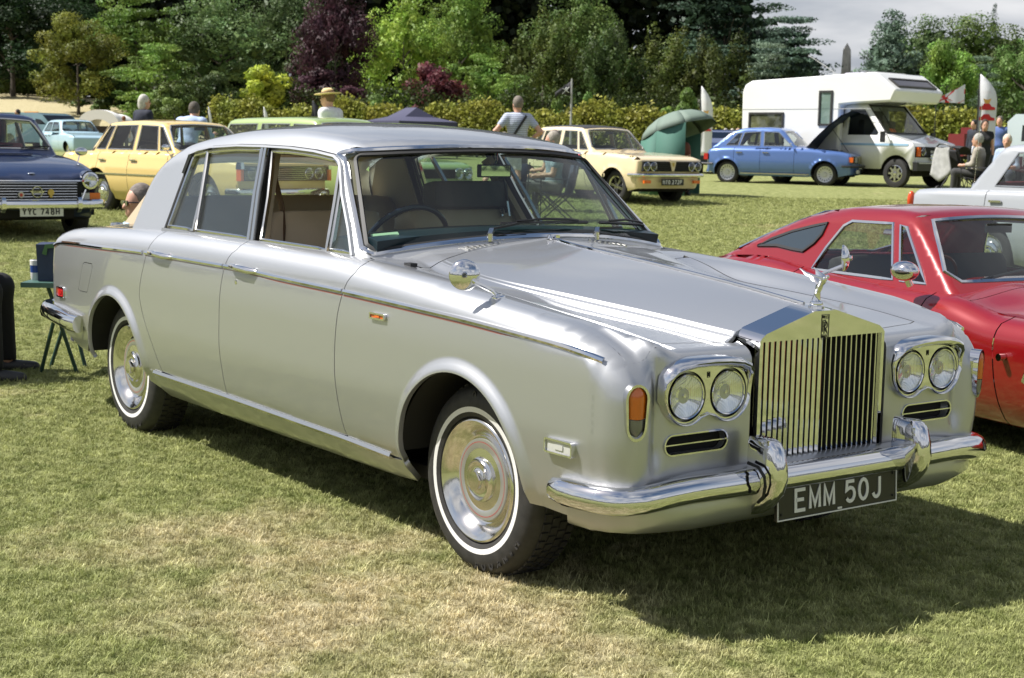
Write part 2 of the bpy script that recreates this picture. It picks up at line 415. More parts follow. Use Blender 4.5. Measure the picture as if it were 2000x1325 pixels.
# ================================================================ ground, grass
def grass_color(nt, src=None):
    """turf colour by world position: green with straw-coloured worn patches"""
    N = nt.nodes; L = nt.links; g_ = N.new('ShaderNodeNewGeometry'); pos = src or g_.outputs['Position']
    def noise(sc, det, rough=.55):
        n = N.new('ShaderNodeTexNoise'); n.inputs['Scale'].default_value = sc; n.inputs['Detail'].default_value = det; n.inputs['Roughness'].default_value = rough; L.new(pos, n.inputs['Vector']); return n.outputs['Fac']
    def ramp(f, els):
        r = N.new('ShaderNodeValToRGB'); e = r.color_ramp.elements
        while len(e) < len(els): e.new(.5)
        for k, (p, c) in enumerate(els): e[k].position = p; e[k].color = (*c, 1)
        L.new(f, r.inputs[0]); return r.outputs[0]
    def mixc(f, a, b):
        m = N.new('ShaderNodeMix'); m.data_type = 'RGBA'
        if isinstance(f, float): m.inputs[0].default_value = f
        else: L.new(f, m.inputs[0])
        L.new(a, m.inputs[6]); L.new(b, m.inputs[7]); return m.outputs[2]
    big = noise(.55, 5, .6); fine = noise(9, 6, .65)
    green = ramp(fine, [(.3, (.155, .19, .048)), (.5, (.285, .305, .115)), (.7, (.46, .48, .20))])
    straw = ramp(fine, [(.3, (.34, .29, .15)), (.5, (.52, .45, .26)), (.7, (.70, .62, .41))])
    # worn ground lies along the near side of the big car
    sep = N.new('ShaderNodeSeparateXYZ'); L.new(pos, sep.inputs[0])
    def mth(op, a, b=None, cl=False):
        n = N.new('ShaderNodeMath'); n.operation = op; n.use_clamp = cl
        for k, v in enumerate((a, b)):
            if v is None: continue
            if isinstance(v, (int, float)): n.inputs[k].default_value = v
            else: L.new(v, n.inputs[k])
        return n.outputs[0]
    dx = mth('MULTIPLY', mth('SUBTRACT', sep.outputs[0], -.0), .50); dy = mth('MULTIPLY', mth('SUBTRACT', sep.outputs[1], -1.40), .95)
    rr = mth('ADD', mth('MULTIPLY', dx, dx), mth('MULTIPLY', dy, dy)); wear = mth('MULTIPLY', mth('SUBTRACT', 1.0, rr, True), .20)
    m2 = noise(2.6, 5, .6)
    f = mth('ADD', mth('ADD', mth('MULTIPLY', big, .55), mth('MULTIPLY', m2, .45)), wear)
    # unmown straw-coloured slope far off to the left
    vd = N.new('ShaderNodeVectorMath'); vd.operation = 'DISTANCE'; L.new(pos, vd.inputs[0]); vd.inputs[1].default_value = (-112, 38, 2)
    tan = mth('MULTIPLY', mth('SUBTRACT', 1.0, mth('DIVIDE', vd.outputs['Value'], 55.0), True), .9); f = mth('ADD', f, tan)
    mr = N.new('ShaderNodeMapRange'); mr.inputs[1].default_value = .565; mr.inputs[2].default_value = .74; L.new(f, mr.inputs[0])
    return mixc(mr.outputs[0], green, straw)
def build_ground():
    m = mat('mown_grass', (.1, .13, .04), .9, spec=.15); nt = m.node_tree; L = nt.links; b = nt.nodes['Principled BSDF']
    col = grass_color(nt); hs = nt.nodes.new('ShaderNodeHueSaturation'); hs.inputs['Value'].default_value = .80; L.new(col, hs.inputs['Color']); L.new(hs.outputs[0], b.inputs['Base Color'])
    g_ = nt.nodes.new('ShaderNodeNewGeometry'); n = nt.nodes.new('ShaderNodeTexNoise'); n.inputs['Scale'].default_value = 38; n.inputs['Detail'].default_value = 8; n.inputs['Roughness'].default_value = .7; L.new(g_.outputs['Position'], n.inputs['Vector'])
    bp = nt.nodes.new('ShaderNodeBump'); bp.inputs['Strength'].default_value = .9; bp.inputs['Distance'].default_value = .035; L.new(n.outputs['Fac'], bp.inputs['Height']); L.new(bp.outputs[0], b.inputs['Normal'])
    # one sheet, fine near the camera and coarse out to the horizon, laid in polar rings about the lawn in front
    V = []; F = []; c0 = (CAM[0]+HF[0]*5, CAM[1]+HF[1]*5)
    radii = [0]+list(np.geomspace(.8, 60, 46))+list(np.geomspace(66, 1400, 22)); na = 120
    for r in radii:
        for k in range(na): a = 2*pi*k/na; V.append((c0[0]+r*cos(a), c0[1]+r*sin(a), 0))
    A = np.array(V); A[:, 2] = ground_z(A[:, 0], A[:, 1])
    for i in range(len(radii)-1):
        for k in range(na): F.append((i*na+k, (i+1)*na+k, (i+1)*na+(k+1) % na, i*na+(k+1) % na))
    me = bpy.data.meshes.new('ground'); me.from_pydata(A.tolist(), [], F); me.materials.append(m)
    me.polygons.foreach_set('use_smooth', [True]*len(F)); o = link('ground', me); tag(o, kind='structure'); return o
GROUND = build_ground()

def build_blades():
    """short turf: tufts of blades scattered over patches of lawn in view by geometry nodes"""
    m = bpy.data.materials.new('grass_blade'); m.use_nodes = True; nt = m.node_tree; b = nt.nodes['Principled BSDF']; L = nt.links
    col = grass_color(nt)
    oi = nt.nodes.new('ShaderNodeObjectInfo'); hs = nt.nodes.new('ShaderNodeHueSaturation')
    mr = nt.nodes.new('ShaderNodeMapRange'); mr.inputs[3].default_value = .75; mr.inputs[4].default_value = 1.45; L.new(oi.outputs['Random'], mr.inputs[0]); L.new(mr.outputs[0], hs.inputs['Value'])
    L.new(col, hs.inputs['Color']); L.new(hs.outputs[0], b.inputs['Base Color']); b.inputs['Roughness'].default_value = .6; b.inputs['Specular IOR Level'].default_value = .25
    tr = nt.nodes.new('ShaderNodeBsdfTranslucent'); L.new(hs.outputs[0], tr.inputs[0]); mx = nt.nodes.new('ShaderNodeMixShader'); mx.inputs[0].default_value = .22
    out = [n for n in nt.nodes if n.type == 'OUTPUT_MATERIAL'][0]; L.new(b.outputs[0], mx.inputs[1]); L.new(tr.outputs[0], mx.inputs[2]); L.new(mx.outputs[0], out.inputs[0])
    rnd = random.Random(3); tufts = []
    coll = bpy.data.collections.new('tufts')
    for t in range(6):
        V = []; F = []
        for k in range(15 if t < 4 else 9 if t == 4 else 4):
            a = rnd.uniform(0, 2*pi); r = rnd.uniform(0, .032); x, y = r*cos(a), r*sin(a); h = rnd.uniform(.006, .021)*(2.1 if t == 5 else 1); w = rnd.uniform(.0009, .0018); ln = rnd.uniform(.2, 1.3)*h; d = rnd.uniform(0, 2*pi); lx, ly = cos(d)*ln, sin(d)*ln; px, py = -sin(d)*w, cos(d)*w
            if t == 4: h *= .35; lx *= 2.2; ly *= 2.2           # cut straw lying flat
            b0 = len(V); V += [(x-px, y-py, -.004), (x+px, y+py, -.004), (x+lx*.35-px*.9, y+ly*.35-py*.9, h*.6), (x+lx*.35+px*.9, y+ly*.35+py*.9, h*.6), (x+lx, y+ly, h)]
            F += [(b0, b0+1, b0+3, b0+2), (b0+2, b0+3, b0+4)]
        me = bpy.data.meshes.new('tuft'); me.from_pydata(V, [], F); me.materials.append(m); o = bpy.data.objects.new('tuft', me); coll.objects.link(o)
    # carrier sheet: wedge of lawn in view; density falls with distance
    w0, w1 = 3.4, 30.; V = []; F = []; nw, ns = 60, 24; ww = np.geomspace(w0, w1, nw+1)
    for w in ww:
        for j in range(ns+1):
            s_ = (-.40+.80*j/ns)*w*1.0; V.append((CAM[0]+HF[0]*w+HR[0]*s_, CAM[1]+HF[1]*w+HR[1]*s_, 0))
    A = np.array(V); A[:, 2] = ground_z(A[:, 0], A[:, 1])
    for i in range(nw):
        for j in range(ns): q = i*(ns+1)+j; F.append((q, q+1, q+ns+2, q+ns+1))
    me = bpy.data.meshes.new('grass'); me.from_pydata(A.tolist(), [], F)
    at = me.attributes.new('dens', 'FLOAT', 'POINT'); wv = (A[:, 0]-CAM[0])*HF[0]+(A[:, 1]-CAM[1])*HF[1]
    at.data.foreach_set('value', (3000*np.clip((5.5/wv)**1.5, 0, 1)).astype('f')); 
    at = me.attributes.new('size', 'FLOAT', 'POINT'); at.data.foreach_set('value', np.clip(.80+(wv-6)*.045, .80, 1.6).astype('f'))
    o = link('grass', me); tag(o, 'short mown grass of the show field', 'grass', kind='stuff')
    ng = bpy.data.node_groups.new('scatter', 'GeometryNodeTree'); ng.interface.new_socket('Geometry', in_out='INPUT', socket_type='NodeSocketGeometry'); ng.interface.new_socket('Geometry', in_out='OUTPUT', socket_type='NodeSocketGeometry')
    N = ng.nodes; K = ng.links; gi = N.new('NodeGroupInput'); go = N.new('NodeGroupOutput')
    dp = N.new('GeometryNodeDistributePointsOnFaces'); da = N.new('GeometryNodeInputNamedAttribute'); da.data_type = 'FLOAT'; da.inputs['Name'].default_value = 'dens'
    K.new(gi.outputs[0], dp.inputs['Mesh']); K.new(da.outputs[0], dp.inputs['Density']); dp.inputs['Seed'].default_value = 4
    ci = N.new('GeometryNodeCollectionInfo'); ci.inputs['Collection'].default_value = coll; ci.inputs['Separate Children'].default_value = True; ci.inputs['Reset Children'].default_value = True
    io = N.new('GeometryNodeInstanceOnPoints'); K.new(dp.outputs['Points'], io.inputs['Points']); K.new(ci.outputs[0], io.inputs['Instance']); io.inputs['Pick Instance'].default_value = True
    rv = N.new('FunctionNodeRandomValue'); rv.data_type = 'FLOAT_VECTOR'; rv.inputs[0].default_value = (0, 0, 0); rv.inputs[1].default_value = (.25, .25, 6.28); K.new(rv.outputs[0], io.inputs['Rotation'])
    sa = N.new('GeometryNodeInputNamedAttribute'); sa.data_type = 'FLOAT'; sa.inputs['Name'].default_value = 'size'
    rs = N.new('FunctionNodeRandomValue'); rs.data_type = 'FLOAT'; rs.inputs[2].default_value = .6; rs.inputs[3].default_value = 1.35
    mu = N.new('ShaderNodeMath'); mu.operation = 'MULTIPLY'; K.new(sa.outputs[0], mu.inputs[0]); K.new(rs.outputs[1], mu.inputs[1]); K.new(mu.outputs[0], io.inputs['Scale'])
    K.new(io.outputs[0], go.inputs[0]); md = o.modifiers.new('scatter', 'NODES'); md.node_group = ng
    return o
build_blades()
# ================================================================ the silver saloon
HERO_X = Vector((0, 0, 0))
h_crown = pch([(-4.3, .84), (-4.0, .94), (-3.8, .975), (-3.4, 1.0), (-2.8, 1.022), (-2.0, 1.035), (-1.0, 1.03), (-.55, 1.008), (0, .965), (.35, .930), (.62, .902), (.85, .875)])
h_zb = pch([(-4.3, .88), (-4.1, .965), (-3.8, 1.01), (-3.4, 1.035), (-2.8, 1.04), (-1.2, 1.09), (-.75, 1.097), (-.53, 1.074), (0, 1.030), (.4, .992), (.75, .950), (.9, .93)])
h_valley = pch([(-4.3, .85), (-4.0, .945), (-3.4, 1.015), (-2.8, 1.03), (-1.2, 1.04), (-.75, 1.022), (-.5, .972), (-.2, .930), (.1, .913), (.45, .886), (.66, .860), (.85, .838)])
h_crest = pch([(-4.3, .86), (-4.0, .955), (-3.4, 1.025), (-2.8, 1.035), (-1.2, 1.08), (-.75, 1.045), (-.38, .977), (0, .945), (.4, .910), (.7, .880), (.9, .866)])
h_sh = pch([(-4.3, .86), (-4.0, .95), (-3.4, 1.02), (-2.8, 1.033), (-1.2, 1.065), (-.75, 1.035), (-.38, .968), (0, .920), (.4, .881), (.7, .849), (.9, .834)])
h_w = pch([(-4.3, .83), (-3.9, .868), (-3.4, .888), (-2.5, .90), (-.5, .90), (.3, .897), (.8, .882)])
h_ins = pch([(.20, .13), (.25, .098), (.30, .062), (.345, .040), (.36, .032), (.45, .014), (.60, 0), (.75, .001), (.88, .010), (1.05, .045)])
def h_T(x, y):
    y = np.abs(y); c1 = np.clip(.43-.186*x, .28, .54); zb, zc1, zs, zv, zc = h_zb(x), h_crest(x), h_sh(x), h_valley(x), h_crown(x)
    def seg(a, b, za, zb_, t): return za+(zb_-za)*t
    t1 = np.clip(y/c1, 0, 1); A = zb+(zc1-zb)*(t1*.72+.28*t1*t1)
    t2 = .24*sstep(0, .010, y-c1)+.52*np.clip(y-c1, 0, .032)/.032+.24*sstep(.022, .032, y-c1); B = zc1+(zs-zc1)*t2
    t3 = np.clip((y-c1-.032)/np.maximum(.62-c1-.032, .02), 0, 1); Cc = zs+(zv-zs)*t3
    t4 = np.clip((y-.62)/.15, 0, 1); D = zv+(zc-zv)*np.sin(t4*pi/2)**1.15
    E_ = zc-.25*np.maximum(y-.77, 0)**2
    o = np.where(y < c1, A, np.where(y < c1+.032, B, np.where(y < .62, Cc, np.where(y < .77, D, E_))))
    return o
def h_W(x, z):
    w = h_w(x)-h_ins(z)
    for cx, r in ((-.02, .372), (-3.055, .358)):
        d = np.sqrt((x-cx)**2+(z-.325)**2); w = w+.020*(1-sstep(r, r+.055, d))*sstep(.22, .36, z)
    w = w-.005*sstep(.678, .692, x)*(1-sstep(.80, .84, z))
    return w
h_fxw = pch([(.20, .74), (.34, .775), (.45, .798), (.60, .806), (.70, .803), (.75, .790), (.80, .757), (.84, .712), (.88, .63), (.93, .46), (1.0, .2)])
def h_F(x, y, z):
    y = np.abs(y)
    fs = y-h_W(x, z); ft = z-h_T(x, y)
    s_ = sstep(.70, .775, y); fx = (1-s_)*.788+s_*h_fxw(z)-.018*np.exp(-((y-.715)/.026)**2)*sstep(.46, .56, z)
    ff = x-fx; fr = -4.20+.14*np.clip(y/.85, 0, 1)**3-x+.12*sstep(.6, .2, z)
    r2 = .045+.065*sstep(.74, .86, y)
    fb = .205+.16*sstep(-3.4, -3.9, x)+.10*sstep(.45, .62, x)-z
    a = fil(fs, ft, .085); u = fil(a, ff, r2); return fil(fil(u, fr, .10), fb, .05)
# greenhouse
def h_side(x, z): return .775-.39*(z-1.03)-.16*np.maximum(z-1.03, 0)*np.maximum(.40-(z-1.03), 0)*0
h_zr = pch([(-3.6, 1.20), (-3.3, 1.36), (-3.1, 1.43), (-2.9, 1.475), (-2.6, 1.518), (-2.2, 1.546), (-1.85, 1.552), (-1.5, 1.535), (-1.25, 1.505), (-1.05, 1.462), (-.9, 1.40)])
h_back = pch([(.9, -3.33), (1.0, -3.315), (1.12, -3.285), (1.24, -3.245), (1.32, -3.18), (1.42, -3.045), (1.5, -2.90), (1.6, -2.7)])
def h_G(x, y, z):
    y = np.abs(y)
    fs = y-h_side(x, z); ft = z-(h_zr(x)-.13*y*y-.22*np.maximum(y-.35, 0)**2)
    ff = x-(-.70-.95*(z-1.09)-(.35+.58*np.clip(z-1.02, 0, .5))*y*y); fr = (h_back(z)+.25*y*y)-x
    a = fil(fs, ft, .075); b = fil(a, ff*.72, .022); return fil(b, fr*.75, .10)

HERO = thing('silver_saloon', 'large silver vintage saloon with upright chrome grille, twin headlamps and whitewall tyres filling the foreground', 'car')
AX = ((-.02, .372), (-3.055, .358))
def arch_pts(cx, r, z0, rev=False, n=40):
    """points along a wheel opening from front foot to rear foot (or reversed)"""
    a = math.degrees(math.asin((z0-.325)/r)); P = arc(cx, .325, r, a, 180-a, n); return P[::-1] if rev else P
SEAM = .80
def XS(y):
    y = np.abs(y); s_ = sstep(.70, .775, y); return (1-s_)*.774+s_*.741-.018*np.exp(-((y-.715)/.026)**2)
def zseam(x): return float(solve(h_F, 2, np.array([x]), np.array([SEAM]), .6, 1.3)[0])
def zse(xs): return [(x, float(z)) for x, z in zip(xs, solve(h_F, 2, np.array(xs), np.full(len(xs), SEAM), .6, 1.3))]
XS_F = .741                                   # where the front faces take over from sides and tops
g = .0027
frontshut = [(-.805, .347), (-.832, .50), (-.841, .643), (-.828, .80), (-.79, .924), (-.757, .975)]
bshut = [(-1.826, .355), (-1.841, .60), (-1.835, .80), (-1.815, .912), (-1.787, .972), (-1.76, .995)]
rshut = [(-2.506, .37), (-2.60, .53), (-2.685, .66), (-2.707, .72), (-2.690, .80), (-2.67, .856), (-2.635, .95), (-2.62, .985)]
def smooth_line(P, n=6):
    f = pch([(p[1], p[0]) for p in P]); zs = np.linspace(P[0][1], P[-1][1], len(P)*n); return [(float(f(z)), float(z)) for z in zs]
def to_seam(P, dx):
    P = [(x+dx, z) for x, z in smooth_line(P)]; x = P[-1][0]; return P+[(x, zseam(x))]
fz, bz, rz = frontshut, bshut, rshut
SP = .026
def side_poly_front_wing():
    x0 = arch_pts(AX[0][0], AX[0][1], .318)   # front foot .. rear foot (from +x to -x)
    P = [(XS_F, .318)]; ztop = zseam(XS_F); P = [(XS_F, .318), (XS_F, ztop)]
    P += zse(list(np.linspace(XS_F, fz[-1][0]+g, 60))[1:-1])
    P += to_seam(fz, g)[::-1]
    P += [(fz[0][0]+g, .345)]
    P += [(AX[0][0]-AX[0][1]-.003, .318)] + arch_pts(AX[0][0], AX[0][1], .318, True)[1:]
    P += [(.50, .310)]
    return P
def ARCL(k):
    cx, r = AX[k]; return [arc(cx, .325, r+d, -5, 185, 60) for d in (.014, .028, .042, .056)]
def frontwing(sgn):
    pm = PM()
    pm.patch(h_F, 1, side_poly_front_wing(), sp=SP, rng=(.3, 1.2), sgn=sgn, lip=.02, lines=ARCL(0)+[[(.679, .32), (.679, .80)], [(.691, .32), (.691, .80)]])
    # top of the wing, seam to valley shut line, back to the door
    xr = fz[-1][0]+g; ys = np.linspace(SEAM, .625, 8)
    P = [(x, SEAM) for x in np.linspace(xr, XS_F, 50)]+[(float(XS(y)), float(y)) for y in np.linspace(.785, .322, 30)]+[(.722, .322), (.706, .345), (.696, .375), (.677, .58), (.660, .625)]
    P += [(float(x), float(.625+.06*sstep(-.2, -.62, x))) for x in np.linspace(.63, -.60, 40)]+[(-.64, .69), (-.70, .76), (xr, .775)]
    pm.patch(h_F, 2, P, sp=SP, rng=(.6, 1.3), sgn=sgn, lip=.012)
    # front end: outer corner, lamp panel, down to the valance
    yy = np.linspace(.322, SEAM, 34); ztop = solve(h_F, 2, np.append(XS(yy[:-1]), XS_F), yy, .5, 1.2)
    zz = np.linspace(float(ztop[-1]), .30, 34)[1:]; yo = solve(h_F, 1, np.full(33, XS_F), zz, .5, 1.2)
    P = [(float(a), float(b)) for a, b in zip(yy, ztop)]+[(float(a), float(b)) for a, b in zip(yo, zz)]+[(.72, .30), (.70, .44), (.322, .455)]
    sl = [( .435, .556), (.447, .568), (.447, .585), (.435, .597)]
    hole = arc(.655, .556, .026, 270, 90, 8)[::1]; hole = [(.430+.012*0, .530)]
    hole = arc(.652, .560, .030, -90, 90, 10)+arc(.452, .560, .030, 90, 270, 10)
    pm.patch(h_F, 0, P, holes=[hole], sp=.018, rng=(.3, 1.0), sgn=sgn, lip=.03)
    o = pm.build('front_wing', [M_silver], HERO)
    # slot in the lamp panel: dark mesh behind, chrome rim and bar
    fx = .788
    mb = MB()
    def rr(cx0, cx1, cz, r): return [(sgn*p[0], p[1]) for p in arc(cx1, cz, r, -90, 90, 10)+arc(cx0, cz, r, 90, 270, 10)]
    mb.prism(rr(.452, .652, .56, .038), (fx-.035, 0, 0), (0, 1, 0), (0, 0, 1), (.003, 0, 0)); mb.build('slot_mesh', M_void, o)
    mb = MB(); mb.ring(rr(.452, .652, .56, .034), rr(.452, .652, .56, .0290), (fx-.006, 0, 0), (0, 1, 0), (0, 0, 1), (.010, 0, 0))
    mb.box((fx-.004, sgn*.55, .56), (.006, .262, .004)); mb.build('slot_rim', M_chrome, o)
    return o
def door(sgn, front):
    a, b = (fz, bz) if front else (bz, rz)
    pm = PM()
    A = to_seam(a, -g); B = to_seam(b, g)
    P = [(A[0][0], .347)]+A+zse(list(np.linspace(A[-1][0], B[-1][0], 44))[1:-1])+B[::-1]+[(B[0][0], .352 if front else .372)]
    pm.patch(h_F, 1, P, sp=SP, rng=(.3, 1.2), sgn=sgn, lip=.02, lines=[] if front else ARCL(1))
    xa, xb = A[-1][0], B[-1][0]
    pm.patch(h_F, 2, [(xb, SEAM), (xa, SEAM), (xa+.004*0, .774), (xb, .774)], sp=SP, rng=(.6, 1.3), sgn=sgn, lip=.01)
    o = pm.build('door', [M_silver], HERO)
    return o
def rearwing(sgn):
    pm = PM(); B = to_seam(rz, -g); ztop = zseam(-4.10)
    P = [(B[0][0], .372)]+B+zse(list(np.linspace(B[-1][0], -4.10, 50))[1:-1])+[(-4.10, ztop), (-4.12, .60), (-4.08, .52), (-3.80, .415), (-3.62, .355), (-3.40, .325)]
    P += arch_pts(AX[1][0], AX[1][1], .325, True)[:]
    # keep only the part ahead of the arch
    flap = [(-3.345, .820), (-3.455, .820), (-3.475, .812), (-3.535, .69), (-3.545, .672), (-3.53, .664), (-3.42, .664), (-3.405, .672), (-3.335, .80)]
    pm.patch(h_F, 1, P, holes=[flap], sp=SP, rng=(.3, 1.2), sgn=sgn, lip=.02, lines=ARCL(1))
    c = np.array(flap).mean(0); inner = [tuple(c+(np.array(p)-c)*.955) for p in flap]
    pm2 = PM(); pm2.patch(h_F, 1, inner, sp=SP, rng=(.3, 1.2), sgn=sgn, lip=.01)
    pm.patch(h_F, 2, [(-4.10, SEAM), (B[-1][0], SEAM), (B[-1][0], .774), (-2.80, .775), (-3.02, .765), (-3.30, .735), (-3.40, .715), (-3.6, .69), (-4.10, .67)], sp=SP, rng=(.6, 1.3), sgn=sgn)
    o = pm.build('rear_wing', [M_silver], HERO)
    if sgn < 0: pm2.build('fuel_flap', [M_silver], o)
    return o
for sgn in (-1, 1):
    wing = frontwing(sgn)
    if sgn < 0: W_NEAR = wing
    else: W_FAR = wing
    d1 = door(sgn, True); d2 = door(sgn, False)
    rw = rearwing(sgn)
    if sgn < 0: D_F, D_R, RW_NEAR = d1, d2, rw
# boot and tail
pm = PM()
yb = np.linspace(-.67, .67, 20)
pm.patch(h_F, 2, [(-4.10, -.667), (-4.10, .667), (-3.6, .687), (-3.40, .712), (-3.28, .735), (-3.2, .4), (-3.2, 0), (-3.2, -.4), (-3.28, -.735), (-3.40, -.712), (-3.6, -.687)], sp=.05, rng=(.6, 1.3))
for sgn in (-1, 1):
    yo = solve(h_F, 1, np.full(12, -4.10), np.linspace(.36, float(zseam(-4.10)), 12), .4, 1.2)
    zt = solve(h_F, 2, np.full(12, -4.10), np.linspace(SEAM, 0, 12), .5, 1.3)
    P = [(float(a), float(b)) for a, b in zip(yo, np.linspace(.36, float(zseam(-4.10)), 12))]+[(float(a), float(b)) for a, b in zip(np.linspace(SEAM, 0, 12)[1:], zt[1:])]+[(0, .36)]
    def FR(x, y, z): return h_F(-x, y, z)
    q = PM(); q.patch(FR, 0, P, sp=.05, rng=(3.5, 4.6), sgn=1)
    V = q.v[0]*np.array([-1, sgn, 1]); N_ = q.n[0]*np.array([-1, sgn, 1]); T_ = q.f[0][:, ::-1] if sgn > 0 else q.f[0]
    pm.v.append(V); pm.n.append(N_); pm.f.append(T_+pm.c); pm.m += [0]*len(T_); pm.c += len(V)
pm.build('boot', [M_silver], HERO)
# bonnet, with its raised centre and a chrome strip down the middle
pm = PM()
edge = [(.655, .621)]+[(float(x), float(.621+.06*sstep(-.2, -.62, x))) for x in np.linspace(.64, -.585, 40)]
rear = [(-.60, .66), (-.615, .60), (-.66, .42), (-.695, .2), (-.70, 0)]
frontline = [(.692, 0), (.692, .30), (.694, .318), (.696, .340), (.690, .36), (.672, .58)]
xc_ = np.linspace(-.70, .72, 60); c1_ = np.clip(.43-.186*xc_, .28, .54)
CL = [[(float(a), float(s_*(b+d))) for a, b in zip(xc_, c1_) if a < .675] for s_ in (-1, 1) for d in (-.006, 0., .0035, .007, .0105, .016, .022, .0253, .0287, .032, .039)]
pm.patch(h_F, 2, frontline+edge+rear+[(x, -y) for x, y in (frontline+edge+rear)[::-1][1:-1]], sp=.024, rng=(.6, 1.3), lip=.015, lines=CL)
bonnet = pm.build('bonnet', [M_silver], HERO)
xs = np.linspace(-.69, .70, 40); zz = solve(h_F, 2, xs, np.zeros(40), .6, 1.3)
mb = MB(); mb.sweep([(x, 0, z+.001) for x, z in zip(xs, zz)], [(-.006, -.002), (.006, -.002), (.004, .005), (0, .007), (-.004, .005)]); mb.build('centre_strip', M_chrome, bonnet)
# scuttle with the air intake grille
pm = PM()
yy = np.linspace(-.60, .60, 25)
sc = [(-.604, .66), (-.62, .60), (-.664, .42), (-.699, .2), (-.704, 0)]
sc = sc+[(x, -y) for x, y in sc[::-1][1:]]
back = [(-.99, -.70), (-.99, .70)]
pm.patch(h_F, 2, sc+[(-.63, -.69), (-.69, -.755), (-.76, -.774)]+back+[(-.76, .774), (-.69, .755), (-.63, .69)], sp=.03, rng=(.6, 1.3))
scuttle = pm.build('scuttle_panel', [M_silver], HERO)
slat = None
for i in range(34):
    y = -.40+.80*i/33; x0 = -.655-.055*(1-(y/.42)**2)+.0*y
    P = [(x0-.012, y, 0), (x0-.085, y+.0, 0)]
    P = [(a, b, float(solve(h_F, 2, np.array([a]), np.array([b]), .6, 1.3)[0])+.003) for a, b, _ in P]
    mb = MB(); mb.sweep(P, [(-.006, -.003), (.006, -.003), (.006, .002), (-.006, .004)]); mb.build('grille_slat', M_chrome_dull, scuttle)

# roof, pillars
def zroof(x, y): return float(solve(h_G, 2, np.array([x]), np.array([y]), 1.1, 1.8)[0])
pm = PM()
YR = .585
# window opening on the side, in x, z
topline = [(-2.700, 1.024), (-2.698, 1.12), (-2.697, 1.25), (-2.690, 1.385), (-2.60, 1.408), (-2.48, 1.423), (-2.206, 1.434), (-1.963, 1.434), (-1.707, 1.430), (-1.481, 1.419), (-1.306, 1.402), (-1.250, 1.383), (-1.225, 1.36), (-1.134, 1.25), (-1.0, 1.125), (-.905, 1.024)]
def xws(y, z): return float(solve(h_G, 0, np.array([y]), np.array([z]), -2., .2)[0])
def zlev(xs, y): return [(float(x), float(z)) for x, z in zip(xs, solve(h_G, 2, np.array(xs), np.full(len(xs), y), .9, 1.8))]
# seam with the windscreen surround: y where side meets front, follow side surface at y = side(z)-.03
def xa(z): y = h_side(0, z)-.009; return xws(float(y), z)
ap = [(xa(z), z) for z in np.linspace(1.005, 1.40, 44)]
cp = []
def xc(z):
    y = np.array([h_side(0, z)-.06]); f = lambda x, yy, zz: h_G(-x, yy, zz)
    return -float(solve(f, 0, y, np.array([z]), 2., 4.)[0])
cpil = [(xc(z), z) for z in np.linspace(.99, 1.30, 14)]
rooftop = zlev(np.linspace(xa(1.40)-.01, cpil[-1][0]+.03, 60), YR)
rooftop = [p for p in rooftop]
for sgn in (-1, 1):
    P = ap+[p for p in rooftop if p[1] > 1.20 and p[0] < ap[-1][0]-.005 and p[0] > cpil[-1][0]]
    # close down the C pillar
    P = P+[(cpil[-1][0]+.0, cpil[-1][1])]+cpil[::-1][1:]+topline
    pm.patch(h_G, 1, P, sp=.024, rng=(.2, 1.2), sgn=sgn, lip=.022)
# top
xf = np.array([p[0] for p in rooftop])
hd = [(xws(float(y), 1.440+.03*(1-(y/.55)**2)), float(y)) for y in np.linspace(-YR+.03, YR-.03, 24)]
x_r = cpil[-1][0]
pm.patch(h_G, 2, [(xa(1.40)-.012, -YR)]+hd+[(xa(1.40)-.012, YR), (x_r, YR), (x_r-.03, .4), (x_r-.06, 0), (x_r-.03, -.4), (x_r, -YR)], sp=.035, rng=(.9, 1.8))
# windscreen surround, front and rear (seen along x)
def scr_outline(z0, z1, w0, w1, r, arch0, arch1, n=8):
    """rounded screen outline in y, z; arch lifts bottom/top middle"""
    def topz(y): return z1+arch1*(1-(y/w1)**2)
    def botz(y): return z0+arch0*(1-(y/w0)**2)
    P = []
    for y in np.linspace(-w0+r, w0-r, 20): P.append((y, botz(y)))
    cy, cz = w0-r, botz(w0-r)+r; P += [(cy+r*sin(radians(a)), cz-r*cos(radians(a))) for a in np.linspace(10, 70, n)]
    cy, cz = w1-r*1.3, topz(w1-r*1.3)-r*1.3; P += [(cy+r*1.3*sin(radians(a)), cz-r*1.3*cos(radians(a))) for a in np.linspace(105, 172, n)]
    for y in np.linspace(w1-r*1.35, -w1+r*1.35, 20): P.append((y, topz(y)))
    P += [(-a, b) for a, b in P[20:20+2*n][::-1]]
    return [(float(a), float(b)) for a, b in P]
WS = scr_outline(1.030, 1.422, .757, .628, .035, .070, .030)
outer = [(h_side(0, z)-.009, z) for z in np.linspace(1.005, 1.40, 44)]
hdo = [(y, 1.440+.03*(1-(y/.55)**2)) for y in np.linspace(YR-.03, -YR+.03, 24)]
P = [(0, 1.045), (.30, 1.04), (.60, 1.015)]+[(float(a), float(b)) for a, b in outer]+hdo+[(-float(a), float(b)) for a, b in outer[::-1]]+[(-.60, 1.015), (-.30, 1.04)]
pm.patch(h_G, 0, P, holes=[WS], sp=.024, rng=(-2.2, .2), lip=.012)
FB = lambda x, y, z: h_G(-x, y, z)
BS = scr_outline(1.075, 1.335, .60, .515, .05, .0, .03)
q = PM(); ow = [(h_side(0, z)-.06, z) for z in np.linspace(.99, 1.30, 12)]
q.patch(FB, 0, [(-float(ow[0][0]), .99)]+[(float(a), float(b)) for a, b in ow]+[(.45, 1.37), (0, 1.385), (-.45, 1.37)]+[(-float(a), float(b)) for a, b in ow[::-1]], holes=[BS], sp=.035, rng=(2., 4.2))
